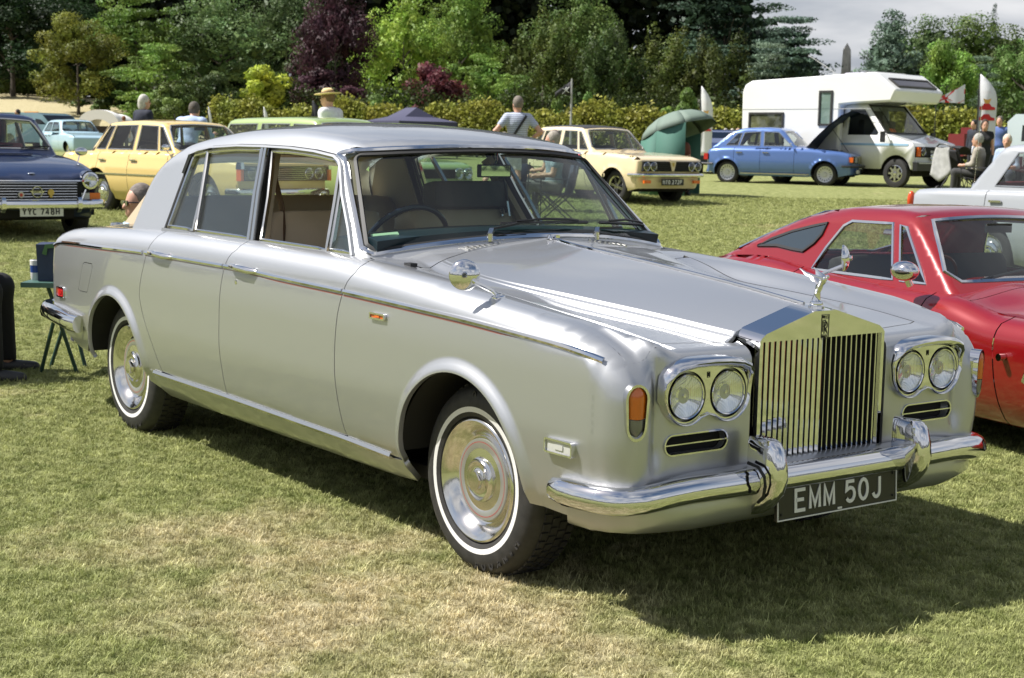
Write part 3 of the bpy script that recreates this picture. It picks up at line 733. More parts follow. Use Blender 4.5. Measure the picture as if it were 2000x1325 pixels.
V = q.v[0]*np.array([-1, 1, 1]); N_ = q.n[0]*np.array([-1, 1, 1]); T_ = q.f[0][:, ::-1]
pm.v.append(V); pm.n.append(N_); pm.f.append(T_+pm.c); pm.m += [0]*len(T_); pm.c += len(V)
roof = pm.build('roof', [M_silver], HERO)

# glass
def on_side(x, z, sgn=-1, off=0.): return Vector((x, sgn*(float(h_side(x, z))+off), z))
def scr_pt(p, off=0.):
    x = xws(p[0], p[1]); n = grad(h_G, np.array([[x, p[0], p[1]]]))[0]; return Vector((x, p[0], p[1]))+Vector(n)*off
pm = PM(); c = np.array([0, 1.24]); pm.patch(h_G, 0, [(p[0]*.995, 1.24+(p[1]-1.24)*.99) for p in WS], sp=.05, rng=(-2.2, .2), off=-.008); wscreen = pm.build('windscreen', [M_screen], HERO)
q = PM(); q.patch(FB, 0, BS, sp=.08, rng=(2., 4.2), off=-.008)
pm = PM(); pm.v.append(q.v[0]*np.array([-1, 1, 1])); pm.n.append(q.n[0]*np.array([-1, 1, 1])); pm.f.append(q.f[0][:, ::-1]); pm.m += [0]*len(q.f[0]); pm.c = len(q.v[0]); pm.build('rear_screen', [M_glass], HERO)
# chrome surround of the windscreen, black seal inside
cen = np.array([0, 1.23])
path = [scr_pt(p, .0) for p in WS]; nr = [grad(h_G, np.array([[q_.x, q_.y, q_.z]]))[0] for q_ in path]
mb = MB(); mb.sweep(path, [(-.012, -.002), (.012, -.002), (.010, .006), (0, .010), (-.010, .006)], closed=True, norms=nr); mb.build('windscreen_trim', M_chrome, HERO)
ins = [scr_pt(((p[0])*.972, 1.23+(p[1]-1.23)*.93), -.002) for p in WS]
mb = MB(); mb.sweep(ins, [(-.008, -.006), (.008, -.006), (.008, .004), (-.008, .004)], closed=True, norms=nr); mb.build('windscreen_seal', M_rubber, HERO)
def side_poly_mesh(P, name, m, parent, sgn, off, thick=.004):
    a = [on_side(x, z, sgn, off) for x, z in P]; mb = MB(); n = len(a); d = Vector((0, -sgn*thick, 0)); b = [p+d for p in a]
    mb.add(a+b, [tuple(range(n)), tuple(range(2*n-1, n-1, -1))]+[(i, (i+1) % n, n+(i+1) % n, n+i) for i in range(n)], smooth=False); return mb.build(name, m, parent)
def side_bar(P, sec, name, m, parent, sgn, off=0., closed=False):
    path = [on_side(x, z, sgn, off) for x, z in P]; mb = MB()
    s2 = sec if sgn < 0 else [(-a, b) for a, b in sec]
    mb.sweep(path, s2, norms=[(0, sgn, .36)]*len(path), closed=closed); return mb.build(name, m, parent)
flat = lambda w, h: [(-w, -h), (w, -h), (w*.8, h), (-w*.8, h)]
q_glass = [(-2.655, 1.05), (-2.655, 1.10), (-2.652, 1.25), (-2.648, 1.36), (-2.63, 1.383), (-2.515, 1.396), (-2.425, 1.19), (-2.385, 1.048)]
r_glass = [(-2.345, 1.048), (-2.41, 1.20), (-2.498, 1.397), (-2.36, 1.408), (-2.21, 1.414), (-1.985, 1.414), (-1.90, 1.25), (-1.815, 1.045)]
f_open = [(-1.690, 1.045), (-1.76, 1.22), (-1.86, 1.410), (-1.707, 1.410), (-1.577, 1.405), (-1.42, 1.395), (-1.295, 1.383), (-1.255, 1.362), (-1.20, 1.22), (-1.138, 1.04)]
v_glass = [(-1.098, 1.038), (-1.15, 1.19), (-1.195, 1.31), (-1.12, 1.222), (-1.01, 1.12), (-.925, 1.036)]
for sgn in (-1, 1):
    dr = D_R if sgn < 0 else HERO; df = D_F if sgn < 0 else HERO
    side_poly_mesh(q_glass, 'quarter_glass', M_glass, HERO, sgn, -.010); side_poly_mesh(r_glass, 'rear_window_glass', M_glass, HERO, sgn, -.010)
    side_poly_mesh(v_glass, 'quarterlight_glass', M_glass, HERO, sgn, -.010)
    if sgn > 0: side_poly_mesh(f_open, 'front_window_glass', M_glass, HERO, sgn, -.010)
    for nm, G in (('quarter_window_frame', q_glass), ('rear_window_frame', r_glass), ('front_window_frame', f_open), ('quarterlight_frame', v_glass)):
        cx = sum(p[0] for p in G)/len(G); cz = sum(p[1] for p in G)/len(G)
        G2 = [tuple(p) for p in resample([(cx+(p[0]-cx)*1.03, cz+(p[1]-cz)*1.03) for p in G], .08)]
        side_bar(G2, [(-.010, -.012), (.010, -.012), (.010, .003), (.003, .007), (-.010, .003)], nm, M_chrome_dull, HERO, sgn, .0, True)
    # rubber between frame and roof opening
    T2 = [tuple(p) for p in resample(topline, .06, False)]
    side_bar(T2, [(-.010, -.014), (.010, -.014), (.010, -.002), (-.010, -.002)], 'door_seal', M_rubber, HERO, sgn, -.001)
    side_bar(T2[6:], [(-.006, -.002), (.006, -.002), (.007, .012), (-.003, .010)], 'drip_rail', M_silver, roof, sgn, .003)
    # B post, two bright strips with a dark gap
    for dx in (-.018, .020):
        side_bar([(-1.775+dx, 1.03), (-1.872+dx*.9, 1.235), (-1.945+dx*.8, 1.432)], flat(.013, .006), 'door_post_trim', M_chrome_dull, HERO, sgn, .006)
    side_bar([(-1.775, 1.03), (-1.872, 1.235), (-1.945, 1.432)], [(-.03, -.03), (.03, -.03), (.03, .0), (-.03, .0)], 'centre_pillar', M_void, HERO, sgn, -.004)
    # bright sill under the windows
    side_bar([(-2.69, 1.032), (-1.80, 1.030), (-.90, 1.022)], [(-.004, -.02), (.012, -.02), (.012, .004), (-.004, .006)], 'window_sill_trim', M_chrome_dull, HERO, sgn, .010)
    # waist moulding following the wing line
    zw = pch([(-3.97, .872), (-3.93, .885), (-3.84, .897), (-3.175, .913), (-2.63, .922), (-1.76, .922), (-1.23, .911), (-.75, .902), (-.32, .890), (0, .880), (.284, .866), (.549, .848), (.66, .833), (.693, .823)])
    def strip(xa_, xb_, n, parent, name='waist_moulding'):
        xs = np.linspace(xa_, xb_, n); z = zw(xs); y = solve(h_F, 1, xs, z, .4, 1.2); path = [(a, sgn*b, c_) for a, b, c_ in zip(xs, y, z)]
        mb = MB(); sec = [(-.0105, -.003), (.0105, -.003), (.008, .007), (0, .010), (-.008, .007)]
        mb.sweep(path, sec, norms=[(0, sgn, .05)]*n); mb.build(name, M_chrome, parent)
        mb = MB(); path = [(a, b_+sgn*.0015, c_-.0155) for a, b_, c_ in path]
        mb.sweep(path, [(-.003, -.001), (.003, -.001), (.003, .001), (-.003, .001)], norms=[(0, sgn, .05)]*n); mb.build('red_coachline', M_redline, parent)
    M_redline = mat('red_line_paint', (.28, .10, .085), .45)
    strip(-3.965, rz[3][0]-.01+.02, 30, RW_NEAR if sgn < 0 else HERO); strip(-2.665, -1.825, 20, D_R if sgn < 0 else HERO); strip(-1.815, -.802, 22, D_F if sgn < 0 else HERO); strip(-.793, .693, 34, W_NEAR if sgn < 0 else W_FAR)
    # sill: bright strip and the painted sill below
    xs = np.linspace(-2.60, -.50, 24); z = .358-.004*np.sin((xs+2.6)); z = np.interp(xs, [-2.60, -1.86, -1.34, -.835, -.50], [.357, .352, .343, .335, .322]); y = solve(h_F, 1, xs, z, .4, 1.2)
    mb = MB(); mb.sweep([(a, sgn*(b+.003), c_) for a, b, c_ in zip(xs, y, z)], [(-.013, -.006), (.013, -.006), (.013, .006), (.004, .012), (-.010, .008)], norms=[(0, sgn, .15)]*24); mb.build('sill_trim', M_chrome_dull, HERO)
    pm = PM(); pm.patch(h_F, 1, [(-.425, .318)]+[(-.50, .312), (-.80, .336), (-1.83, .345), (-2.5, .362), (-2.66, .362), (-2.70, .30), (-2.60, .235), (-.60, .222), (-.42, .235)], sp=.03, rng=(.3, 1.2), sgn=sgn, lip=.02); pm.build('sill', [M_silver], HERO)
    # inner side liner so that shut lines are dark
    def liner(x0, x1, z0, z1, nm):
        pm = PM(); pm.patch(h_F, 1, [(x0, z0), (x1, z0), (x1, z1), (x0, z1)], sp=.12, rng=(.3, 1.2), sgn=sgn, off=-.035); pm.build(nm, [M_void], HERO)
    liner(-2.60, -.47, .26, .99, 'door_inner_skin'); liner(-.45, .66, .72, .84, 'wing_inner_skin'); liner(-3.9, -2.5, .72, .93, 'quarter_inner_skin')
    # wheel housings
    for cx, r in AX:
        mb = MB(); A = [(cx+(r+.004)*cos(t), .325+(r+.004)*sin(t)) for t in np.linspace(.10, pi-.10, 26)]
        o = [Vector((a, sgn*.885, b)) for a, b in A]; i_ = [Vector((a, sgn*.50, b)) for a, b in A]
        n = len(o); mb.add(o+i_, [(k, k+1, n+k+1, n+k) for k in range(n-1)]); mb.add(i_, [tuple(range(n))], smooth=False); mb.build('wheel_housing', M_under, HERO)
# floor and bulkheads keep light out from below
mb = MB(); mb.box((-1.55, 0, .262), (3.0, 1.50, .05)); mb.box((-3.6, 0, .40), (.9, 1.3, .05)); mb.box((-.62, 0, .62), (.04, 1.5, .68)); mb.box((.05, 0, .42), (1.2, .92, .34)); mb.box((-3.1, 0, .62), (.04, 1.55, .7)); mb.box((.62, 0, .50), (.04, 1.3, .46)); mb.build('underbody', M_under, HERO)
for xx in (0, -3.035): mb = MB(); mb.cyl((xx, -.7, .32), (xx, .7, .32), .04); mb.build('axle', M_under, HERO)

# ---------------------------------------------------------------- wheels
def arc_text(mb, txt, R0, h, a_mid, span, cx, cz, yface, depth=.0015, sgn=-1):
    """raised letters round a tyre, reading clockwise seen from the -y side"""
    n = len(txt); st = span/max(n-1, 1)
    for k, chh in enumerate(txt):
        if chh == ' ': continue
        a = a_mid+span/2-k*st
        for S in GLYPH.get(chh, []):
            W = .62*h
            def pt(q):
                u = (q[0]-.5)*W; v = (q[1]-.5)*h
                rr = R0+v; aa = a-u/rr
                return (cx+rr*cos(aa), cz+rr*sin(aa))
            for i in range(len(S)-1):
                p, q = pt(S[i]), pt(S[i+1]); d = Vector((q[0]-p[0], q[1]-p[1])); 
                if d.length < 1e-6: continue
                d.normalize(); nrm = Vector((-d.y, d.x))*h*.10
                poly = [(p[0]+nrm.x, p[1]+nrm.y), (p[0]-nrm.x, p[1]-nrm.y), (q[0]-nrm.x, q[1]-nrm.y), (q[0]+nrm.x, q[1]+nrm.y)]
                mb.prism(poly, (0, yface, 0), (1, 0, 0), (0, 0, 1), (0, -depth, 0))
def C_(cx, cy, rx, ry, a0, a1, n=8): return [(cx+rx*cos(radians(a0+(a1-a0)*i/n)), cy+ry*sin(radians(a0+(a1-a0)*i/n))) for i in range(n+1)]
GLYPH = {
 'E': [[(1, 0), (0, 0), (0, 1), (1, 1)], [(0, .52), (.85, .52)]], 'M': [[(0, 0), (0, 1), (.5, .15), (1, 1), (1, 0)]],
 '5': [[(.95, 1), (.1, 1), (.05, .58)]+C_(.5, .34, .5, .34, 115, -150, 10)], '0': [C_(.5, .5, .5, .5, 0, 360, 16)],
 'O': [C_(.5, .5, .5, .5, 0, 360, 16)], 'J': [[(.9, 1), (.9, .3)]+C_(.5, .28, .4, .28, 0, -170, 8)], 'Y': [[(0, 1), (.5, .5), (1, 1)], [(.5, .5), (.5, 0)]],
 'C': [C_(.5, .5, .5, .5, 50, 310, 12)], '7': [[(0, 1), (1, 1), (.35, 0)]], '4': [[(.75, 0), (.75, 1), (0, .28), (1, .28)]],
 '8': [C_(.5, .75, .38, .25, -90, 270, 12), C_(.5, .25, .48, .26, -90, 270, 12)], 'H': [[(0, 0), (0, 1)], [(1, 0), (1, 1)], [(0, .5), (1, .5)]],
 'N': [[(0, 0), (0, 1), (1, 0), (1, 1)]], 'T': [[(0, 1), (1, 1)], [(.5, 1), (.5, 0)]], '2': [C_(.5, .72, .46, .28, 160, -30, 8)+[(0, 0), (1, 0)]],
 'P': [[(0, 0), (0, 1), (.6, 1)]+C_(.6, .75, .36, .25, 90, -90, 6)+[(0, .5)]], 'R': [[(0, 0), (0, 1), (.6, 1)]+C_(.6, .75, .36, .25, 90, -90, 6)+[(0, .5)], [(.45, .5), (1, 0)]],
 'A': [[(0, 0), (.5, 1), (1, 0)], [(.2, .35), (.8, .35)]], 'K': [[(0, 0), (0, 1)], [(1, 1), (0, .42)], [(.25, .58), (1, 0)]], 'I': [[(.5, 0), (.5, 1)]],
 'L': [[(0, 1), (0, 0), (1, 0)]], 'S': [C_(.5, .74, .45, .26, 30, 270, 8)+C_(.5, .26, .45, .26, 90, -150, 8)], 'D': [[(0, 0), (0, 1), (.5, 1)]+C_(.5, .5, .5, .5, 90, -90, 8)+[(0, 0)]],
 'B': [[(0, 0), (0, 1), (.6, 1)]+C_(.6, .76, .34, .24, 90, -90, 6)+[(0, .52), (.6, .52)]+C_(.6, .26, .4, .26, 90, -90, 6)+[(0, 0)]], 'F': [[(0, 0), (0, 1), (1, 1)], [(0, .5), (.8, .5)]],
 'U': [[(0, 1), (0, .35)]+C_(.5, .3, .5, .3, 180, 360, 8)+[(1, 1)]], 'G': [C_(.5, .5, .5, .5, 50, 330, 12)+[(1, .45), (.6, .45)]], 'V': [[(0, 1), (.5, 0), (1, 1)]],
 'W': [[(0, 1), (.25, 0), (.5, .7), (.75, 0), (1, 1)]], 'X': [[(0, 0), (1, 1)], [(0, 1), (1, 0)]], '1': [[(.3, .8), (.55, 1), (.55, 0)]], '9': [C_(.5, .7, .42, .3, 0, 360, 12), [(.92, .7), (.7, 0)]],
 '3': [C_(.45, .75, .45, .25, 150, -90, 8)+C_(.45, .25, .5, .26, 90, -150, 8)], '6': [C_(.5, .3, .42, .3, 0, 360, 12), [(.08, .3), (.4, 1)]]}
def strokes(mb, txt, o, u, v, h, w, gap, thick, d, mi=0):
    """block letters as raised strokes; o bottom-left corner, u and v unit vectors, d extrusion"""
    o = Vector(o); u = Vector(u); v = Vector(v); x = 0
    for chh in txt:
        if chh == ' ': x += w*.55; continue
        for S in GLYPH[chh]:
            S = [Vector((x+p[0]*(w-thick)+thick/2, p[1]*(h-thick)+thick/2)) for p in S]
            cl = (S[0]-S[-1]).length < 1e-5; A = []; B = []; n = len(S)
            for i in range(n):
                a = S[i-1] if i > 0 else (S[-2] if cl else None); b = S[i+1] if i < n-1 else (S[1] if cl else None)
                d1 = (S[i]-a).normalized() if a is not None else None; d2 = (b-S[i]).normalized() if b is not None else None
                if d1 is None: d1 = d2
                if d2 is None: d2 = d1
                n1 = Vector((-d1.y, d1.x)); n2 = Vector((-d2.y, d2.x)); m = (n1+n2)
                m = m.normalized() if m.length > 1e-3 else n1; k = 1/max(m.dot(n1), .45)
                A.append(S[i]+m*thick/2*k); B.append(S[i]-m*thick/2*k)
            V = [o+u*p.x+v*p.y for p in A]+[o+u*p.x+v*p.y for p in B]; dd = Vector(d); V += [p+dd for p in V]; F = []
            for i in range(n-1): F += [(2*n+i, 2*n+i+1, 3*n+i+1, 3*n+i), (i, i+1, 2*n+i+1, 2*n+i), (n+i+1, n+i, 3*n+i, 3*n+i+1)]
            mb.add(V, F, mi, False)
        x += w+gap
    return x-gap
def hero_wheel(cx, sgn, txt):
    yf = -.832
    if cx < -1: yf = -.822
    mb = MB(); cz = .322
    prof = [(.214, .030), (.220, .006), (.233, .001), (.2355, 0), (.2535, -.0005), (.258, -.0015), (.285, .004), (.305, .010), (.318, .022), (.326, .036), (.331, .055)]
    prof = [(r, -h) for r, h in prof]+[(.333, -.080), (.333, -.12), (.331, -.17), (.322, -.19), (.28, -.205), (.20, -.20), (.17, -.17)]
    wm = [0]*(len(prof)-1); wm[3] = 1
    mb.lathe(prof, (0, 0, 0), (0, -1, 0), 72, wm, up=(0, 0, 1))
    for k in range(60):       # tread blocks
        for row in range(4):
            a = 2*pi*(k+.5*(row % 2))/60; c = Vector((cos(a)*.3345, .068+row*.034, sin(a)*.3345)); mb.box(c, (.007, .027, .024), rot=(0, -a, 0))
    arc_text(mb, txt[0], .292, .030, radians(-62 if cx > -1 else -92), radians(52), 0, 0, .0085, .004)
    arc_text(mb, txt[1], .292, .028, radians(62), radians(62), 0, 0, .0085, .004)
    tyre = mb.build('tyre', [M_tyre, M_whitewall], None, 50)
    mb = MB(); mb.lathe([(.0, -.010), (.028, -.012), (.031, -.018), (.034, -.030), (.042, -.034), (.052, -.034), (.064, -.030), (.067, -.036), (.076, -.040), (.079, -.048), (.108, -.050)], (0, -.018, 0), (0, -1, 0), 64, up=(0, 0, 1))
    mb.lathe([(.142, -.050), (.144, -.056), (.150, -.064), (.156, -.062), (.165, -.050), (.180, -.033), (.196, -.021), (.206, -.016), (.212, -.018), (.2165, -.024), (.2165, -.05)], (0, -.014, 0), (0, -1, 0), 64, up=(0, 0, 1))
    for k in range(6):
        a0, a1 = 2*pi*k/6+.2, 2*pi*(k+1)/6+.2
        mb.prism([(cos(a0)*.036, sin(a0)*.036), (cos(a1)*.036, sin(a1)*.036), (cos(a1)*.01, sin(a1)*.01), (cos(a0)*.01, sin(a0)*.01)], (0, -.0, 0), (1, 0, 0), (0, 0, 1), (0, -.006, 0))
    cap = mb.build('hub_cap', M_satin, None, 40)
    mb = MB(); mb.lathe([(.100, -.0365), (.1075, -.032), (.109, -.031), (.141, -.033), (.1425, -.037), (.143, -.06)], (0, 0, 0), (0, -1, 0), 64, up=(0, 0, 1)); mb.lathe([(.1285, -.0318), (.1305, -.0318)], (0, 0, 0), (0, -1, 0), 64, mis=[1], up=(0, 0, 1))
    disc = mb.build('wheel_disc', [M_silver, mat('red_pinstripe', (.45, .03, .03), .4)], None, 40)
    mb = MB(); mb.lathe([(.20, -.075), (.22, -.045), (.215, -.12), (.05, -.13)], (0, 0, 0), (0, -1, 0), 40, up=(0, 0, 1)); rim = mb.build('rim', M_void, None, 40)
    w = bpy.data.objects.new('wheel', None); COL.objects.link(w); w.parent = HERO; w.location = (cx, sgn*abs(yf), cz)
    if sgn > 0: w.rotation_euler = (0, 0, pi)
    for o in (tyre, cap, disc, rim): o.parent = w
    return w
# lathe runs along -y, so the outer face is at local y = 0 and the tyre extends to +y
hero_wheel(0, -1, ('HANKOOK', 'OPTIMO')); hero_wheel(-3.035, -1, ('OPTIMO', 'HANKOOK'))
hero_wheel(0, 1, ('HANKOOK', 'OPTIMO')); hero_wheel(-3.035, 1, ('OPTIMO', 'HANKOOK'))
for o in [q for q in COL.objects if q.name.startswith('hub_cap')]: pass

# ---------------------------------------------------------------- radiator shell, slats, mascot
G_X0, G_X1, G_W, G_Z0, G_Z1, G_ZP = .690, .797, .298, .458, .874, .944
def shell_top(y, x=None): return G_Z1+(G_ZP-G_Z1)*(1-min(1, max(0, (abs(y)-.052)/(G_W-.052))))
shell = MB()
yl = [-.298, -.290, -.27, -.2, -.1, -.052, .052, .1, .2, .27, .290, .298]
def topz(y): 
    z = shell_top(y); a = abs(y)
    return z-.016*max(0, (a-.27)/.028)**2
fr = [(y, topz(y)) for y in yl]
# front face band under the pediment and side posts (one ring), then top sheet and cheeks
face = [(y, z) for y, z in fr]+[(.298, .856), (-.298, .856)]
shell.prism(face, (G_X1-.004, 0, 0), (0, 1, 0), (0, 0, 1), (.004, 0, 0))
for s_ in (-1, 1):
    shell.box((G_X1-.010, s_*.2905, (G_Z0+.856)/2), (.020, .0145, .856-G_Z0))
    shell.box(((G_X0+G_X1)/2-.01, s_*.2962, (G_Z0+.86)/2), (G_X1-G_X0-.02, .0036, .86-G_Z0))
V = [(G_X1-.002, y, z) for y, z in fr]+[(G_X0, y, z+.012) for y, z in fr]; n = len(fr)
shell.add(V, [(i, i+1, n+i+1, n+i) for i in range(n-1)], smooth=False)
V2 = [(x, y, z-.004) for x, y, z in V]; shell.add(V2, [(i, i+1, n+i+1, n+i) for i in range(n-1)], smooth=False)
shell.box((G_X1-.012, 0, G_Z0-.004), (.03, .59, .010)); 
shell_o = shell.build('radiator_shell', M_chrome, HERO, 25)
mb = MB(); mb.box((.715, 0, (G_Z0+G_Z1)/2), (.004, .585, G_Z1-G_Z0)); mb.build('radiator_core', M_void, HERO)
mb = MB(); mb.box((.80, 0, .440), (.16, .66, .008)); mb.build('bumper_shelf', M_chrome, HERO)
# slats: thin upright blades, splayed outwards from the middle
me = None; NS = 23
for i in range(NS):
    y = -.275+.55*i/(NS-1); sg = -1 if y < 0.005 else 1
    mb = MB(); H = .858-G_Z0
    pr = [(-.0008, -.005), (.0008, -.005), (.0012, .0055), (0, .0065), (-.0012, .0055)]
    mb.prism([(a*1.6, b) for a, b in pr], (0, 0, 0), (1, 0, 0), (0, 1, 0), (0, 0, H), smooth=False)
    if me is None: o = mb.build('grille_slat', M_chrome, shell_o); me = o.data
    else: o = link('grille_slat', me, shell_o)
    bpy.data.objects[-1] if False else None
    th = radians(46)            # blade direction in plan
    o.location = (G_X1-.016, y, G_Z0); o.rotation_euler = (0, 0, (-pi/2+th) if sg < 0 else (-pi/2-th))
mb = MB(); e = .0012
o0 = (G_X1+.0002, -.018, .862-.012)
mb.ring([(0, 0), (.036, 0), (.036, .082), (0, .082)], [(.0018, .0018), (.0342, .0018), (.0342, .0802), (.0018, .0802)], o0, (0, 1, 0), (0, 0, 1), (e, 0, 0))
mb.box((G_X1+.0008, 0, .862-.012+.016), (.0012, .036, .0016)); mb.box((G_X1+.0008, 0, .862-.012+.067), (.0012, .036, .0016))
for dx, dz in ((-.0125, .002), (-.0055, -.004)): strokes(mb, 'R', (G_X1+.0002, dx, .862-.012+.021+dz), (0, 1, 0), (0, 0, 1), .040, .018, 0, .0028, (e, 0, 0))
strokes(mb, 'ROLLS', (G_X1+.0002, -.0145, .862-.012+.0695), (0, 1, 0), (0, 0, 1), .009, .0046, .0013, .0011, (e, 0, 0)); strokes(mb, 'ROYCE', (G_X1+.0002, -.0145, .862-.012+.0045), (0, 1, 0), (0, 0, 1), .009, .0046, .0013, .0011, (e, 0, 0))
mb.build('radiator_badge', mat('badge_enamel', (.02, .02, .02), .3), shell_o)
# winged lady mascot on its round cap: leaning figure with draped arms swept back
MX = .765
mb = MB(); mb.lathe([(0, .026), (.014, .026), (.016, .022), (.020, .020), (.022, .014), (.0215, .010), (.026, .006), (.027, -.003), (.031, -.006)], (MX-.01, 0, G_ZP+.006), (0, 0, 1), 28)
mb.build('mascot_cap', M_chrome, HERO)
mb = MB(); zb = G_ZP+.030
body = [(MX-.012, 0, zb), (MX-.010, .001, zb+.014), (MX-.006, -.001, zb+.030), (MX-.001, 0, zb+.044), (MX+.005, .0005, zb+.056), (MX+.013, 0, zb+.068), (MX+.021, 0, zb+.074), (MX+.027, 0, zb+.0765)]
mb.sweep(body, [(cos(2*pi*i/12)*.0135, sin(2*pi*i/12)*.0125) for i in range(12)], up=(0, 1, 0), scale=[1.15, .92, .8, .95, .78, 1.08, .72, .42])
mb.ell((MX+.032, 0, zb+.081), (.0078, .0062, .0072), 12, 8)                       # head
for s_ in (-1, 1):
    arm = [(MX+.018, s_*.006, zb+.074), (MX+.008, s_*.015, zb+.078), (MX-.010, s_*.024, zb+.083), (MX-.034, s_*.031, zb+.090), (MX-.058, s_*.034, zb+.103)]
    mb.tube(arm, .0050, 8, scale=[1.2, 1., .9, .8, .4])
    V = []; 
    for k, a in enumerate(arm):                                                    # gown sheet hanging from the arm
        a = Vector(a); b = Vector((MX-.004-.009*k, s_*(.003+.005*k), zb+.050+.008*k+(.002 if k % 2 else -.002))); V += [a, (a+b)/2+Vector((0, s_*.003, .002)), b]
    F = [(3*k+j, 3*k+j+1, 3*k+j+4, 3*k+j+3) for k in range(len(arm)-1) for j in (0, 1)]; mb.add(V, F)
mb.build('mascot', M_chrome, HERO, 60)

# ---------------------------------------------------------------- lamps
def shape_off(P, d):
    c = np.mean(np.array(P), 0); out = []
    n = len(P)
    for i in range(n):
        a = np.array(P[(i-1) % n]); b = np.array(P[(i+1) % n]); t = b-a; t = t/max(np.linalg.norm(t), 1e-9); nn = np.array([t[1], -t[0]]); out.append(tuple(np.array(P[i])+nn*d))
    return out
LZ = .7102
for s_ in (-1, 1):
    par = W_NEAR if s_ < 0 else W_FAR
    # bezel outline in (y outward, z): domed top, two round lobes below
    yo, yi = .6106, .4358
    P = [(.342, LZ+.03), (.346, LZ+.065), (.362, LZ+.092), (.40, LZ+.108), (.46, LZ+.116), (.53, LZ+.119), (.60, LZ+.117), (.65, LZ+.108), (.685, LZ+.092), (.703, LZ+.065), (.707, LZ+.03), (.706, LZ-.01)]
    P += [(yo+.090*cos(radians(a)), LZ-.001+.090*sin(radians(a))) for a in np.linspace(-14, -128, 12)]+[((yo+yi)/2, LZ-.062)]+[(yi+.090*cos(radians(a)), LZ-.001+.090*sin(radians(a))) for a in np.linspace(-52, -166, 12)]
    P = P[::-1]
    Pn = np.array(P); inner = []
    c1, c2 = np.array([yo, LZ]), np.array([yi, LZ])
    def loop(d, fx): 
        q = shape_off(P, d); return [Vector((fx, s_*a, b)) for a, b in q]
    def loopk(d0, d1, fx):
        lo_, hi_ = loop(d0, fx), loop(d1, fx); return [a.lerp(b, float(sstep(LZ+.03, LZ+.10, a.z))) for a, b in zip(lo_, hi_)]
    rings = [loop(.003, .778), loop(.003, .797), loopk(.001, -.003, .808), loopk(-.002, -.012, .813), loopk(-.005, -.024, .811), loopk(-.008, -.032, .804)]
    # brow: the top juts further forward than the bottom
    for rg, k in zip(rings, (0, .35, .9, 1, .9, .3)):
        for q in rg: q.x += k*.028*sstep(LZ+.02, LZ+.10, q.z)
    mb = MB(); n = len(P); V = [q for rg in rings for q in rg]
    mb.add(V, [(i*n+j, i*n+(j+1) % n, (i+1)*n+(j+1) % n, (i+1)*n+j) for i in range(len(rings)-1) for j in range(n)])
    bz_o = mb.build('headlamp_bezel', M_chrome, par, 50)
    # face plate between the lamps
    fo = [(a, b) for a, b in shape_off(P, -.008)]; mb = MB()
    fp = [Vector((a, b)) for a, b in resample(fo, .012)]; E = [(i, (i+1) % len(fp)) for i in range(len(fp))]; loops = [np.array([tuple(p) for p in fp])]
    for cc in (yo, yi):
        circ = [Vector((cc+.0785*cos(t), LZ+.0785*sin(t))) for t in np.linspace(0, 2*pi, 40, endpoint=False)]; b = len(fp); fp += circ; E += [(b+i, b+(i+1) % 40) for i in range(40)]; loops.append(np.array([tuple(p) for p in circ]))
    rr = delaunay_2d_cdt(fp, E, [], 0, 1e-7); C = np.array([[sum(rr[0][i][k] for i in t)/3 for k in (0, 1)] for t in rr[2]]); ok = inside(C, loops[0]) & ~inside(C, loops[1]) & ~inside(C, loops[2])
    mb.add([(.803, s_*q[0], q[1]) for q in rr[0]], [t for t, k in zip(rr[2], ok) if k], smooth=False); mb.build('headlamp_panel', M_chrome, bz_o)
    mb = MB(); mb.ring([(-.006, -.009), (.006, -.009), (.006, .009), (-.006, .009)], [(-.0045, -.0075), (.0045, -.0075), (.0045, .0075), (-.0045, .0075)], (.8035, s_*(yo+yi)/2, LZ+.062), (0, 1, 0), (0, 0, 1), (.001, 0, 0)); strokes(mb, 'R', (.8035, s_*(yo+yi)/2-.003, LZ+.056), (0, 1, 0), (0, 0, 1), .012, .006, 0, .0014, (.001, 0, 0)); mb.build('lamp_badge', M_void, bz_o)
    for cc in (yo, yi):
        hl = bpy.data.objects.new('headlight', None); COL.objects.link(hl); hl.parent = par; hl.location = (.80, s_*cc, LZ)
        ax = (1, 0, 0)
        mb = MB(); mb.lathe([(.0795, -.002), (.0795, -.022), (.060, -.05)], axis=ax, n=48); mb.build('lamp_bowl', M_void, hl)
        mb = MB(); mb.lathe([(.064, -.002), (.0655, .005), (.069, .007), (.0715, .003), (.0715, -.012)], axis=ax, n=48); mb.build('lamp_rim', M_chrome, hl)
        mb = MB(); mb.lathe([(.003, -.0155), (.02, -.0130), (.035, -.0090), (.05, -.0045), (.065, .0)], axis=ax, n=40); mb.build('lamp_reflector', M_reflector, hl)
        mb = MB(); mb.cyl((-.016, 0, 0), (-.006, 0, 0), .006); mb.build('lamp_bulb_shield', M_chrome, hl)
        # fluted lens: shallow dome with upright ribs
        mb = MB(); nr_, na = 8, 72; V = []; F = []
        for i in range(nr_+1):
            r = .0655*i/nr_
            for j in range(na):
                t = 2*pi*j/na; y_, z_ = r*cos(t), r*sin(t); V.append((.010*(1-(r/.0655)**2)+.001, y_, z_))
        for i in range(nr_):
            for j in range(na): F.append((i*na+j, i*na+(j+1) % na, (i+1)*na+(j+1) % na, (i+1)*na+j))
        mb.add(V, F)
        M_hl = glass('headlamp_lens', (.93, .95, .96), 2.0)
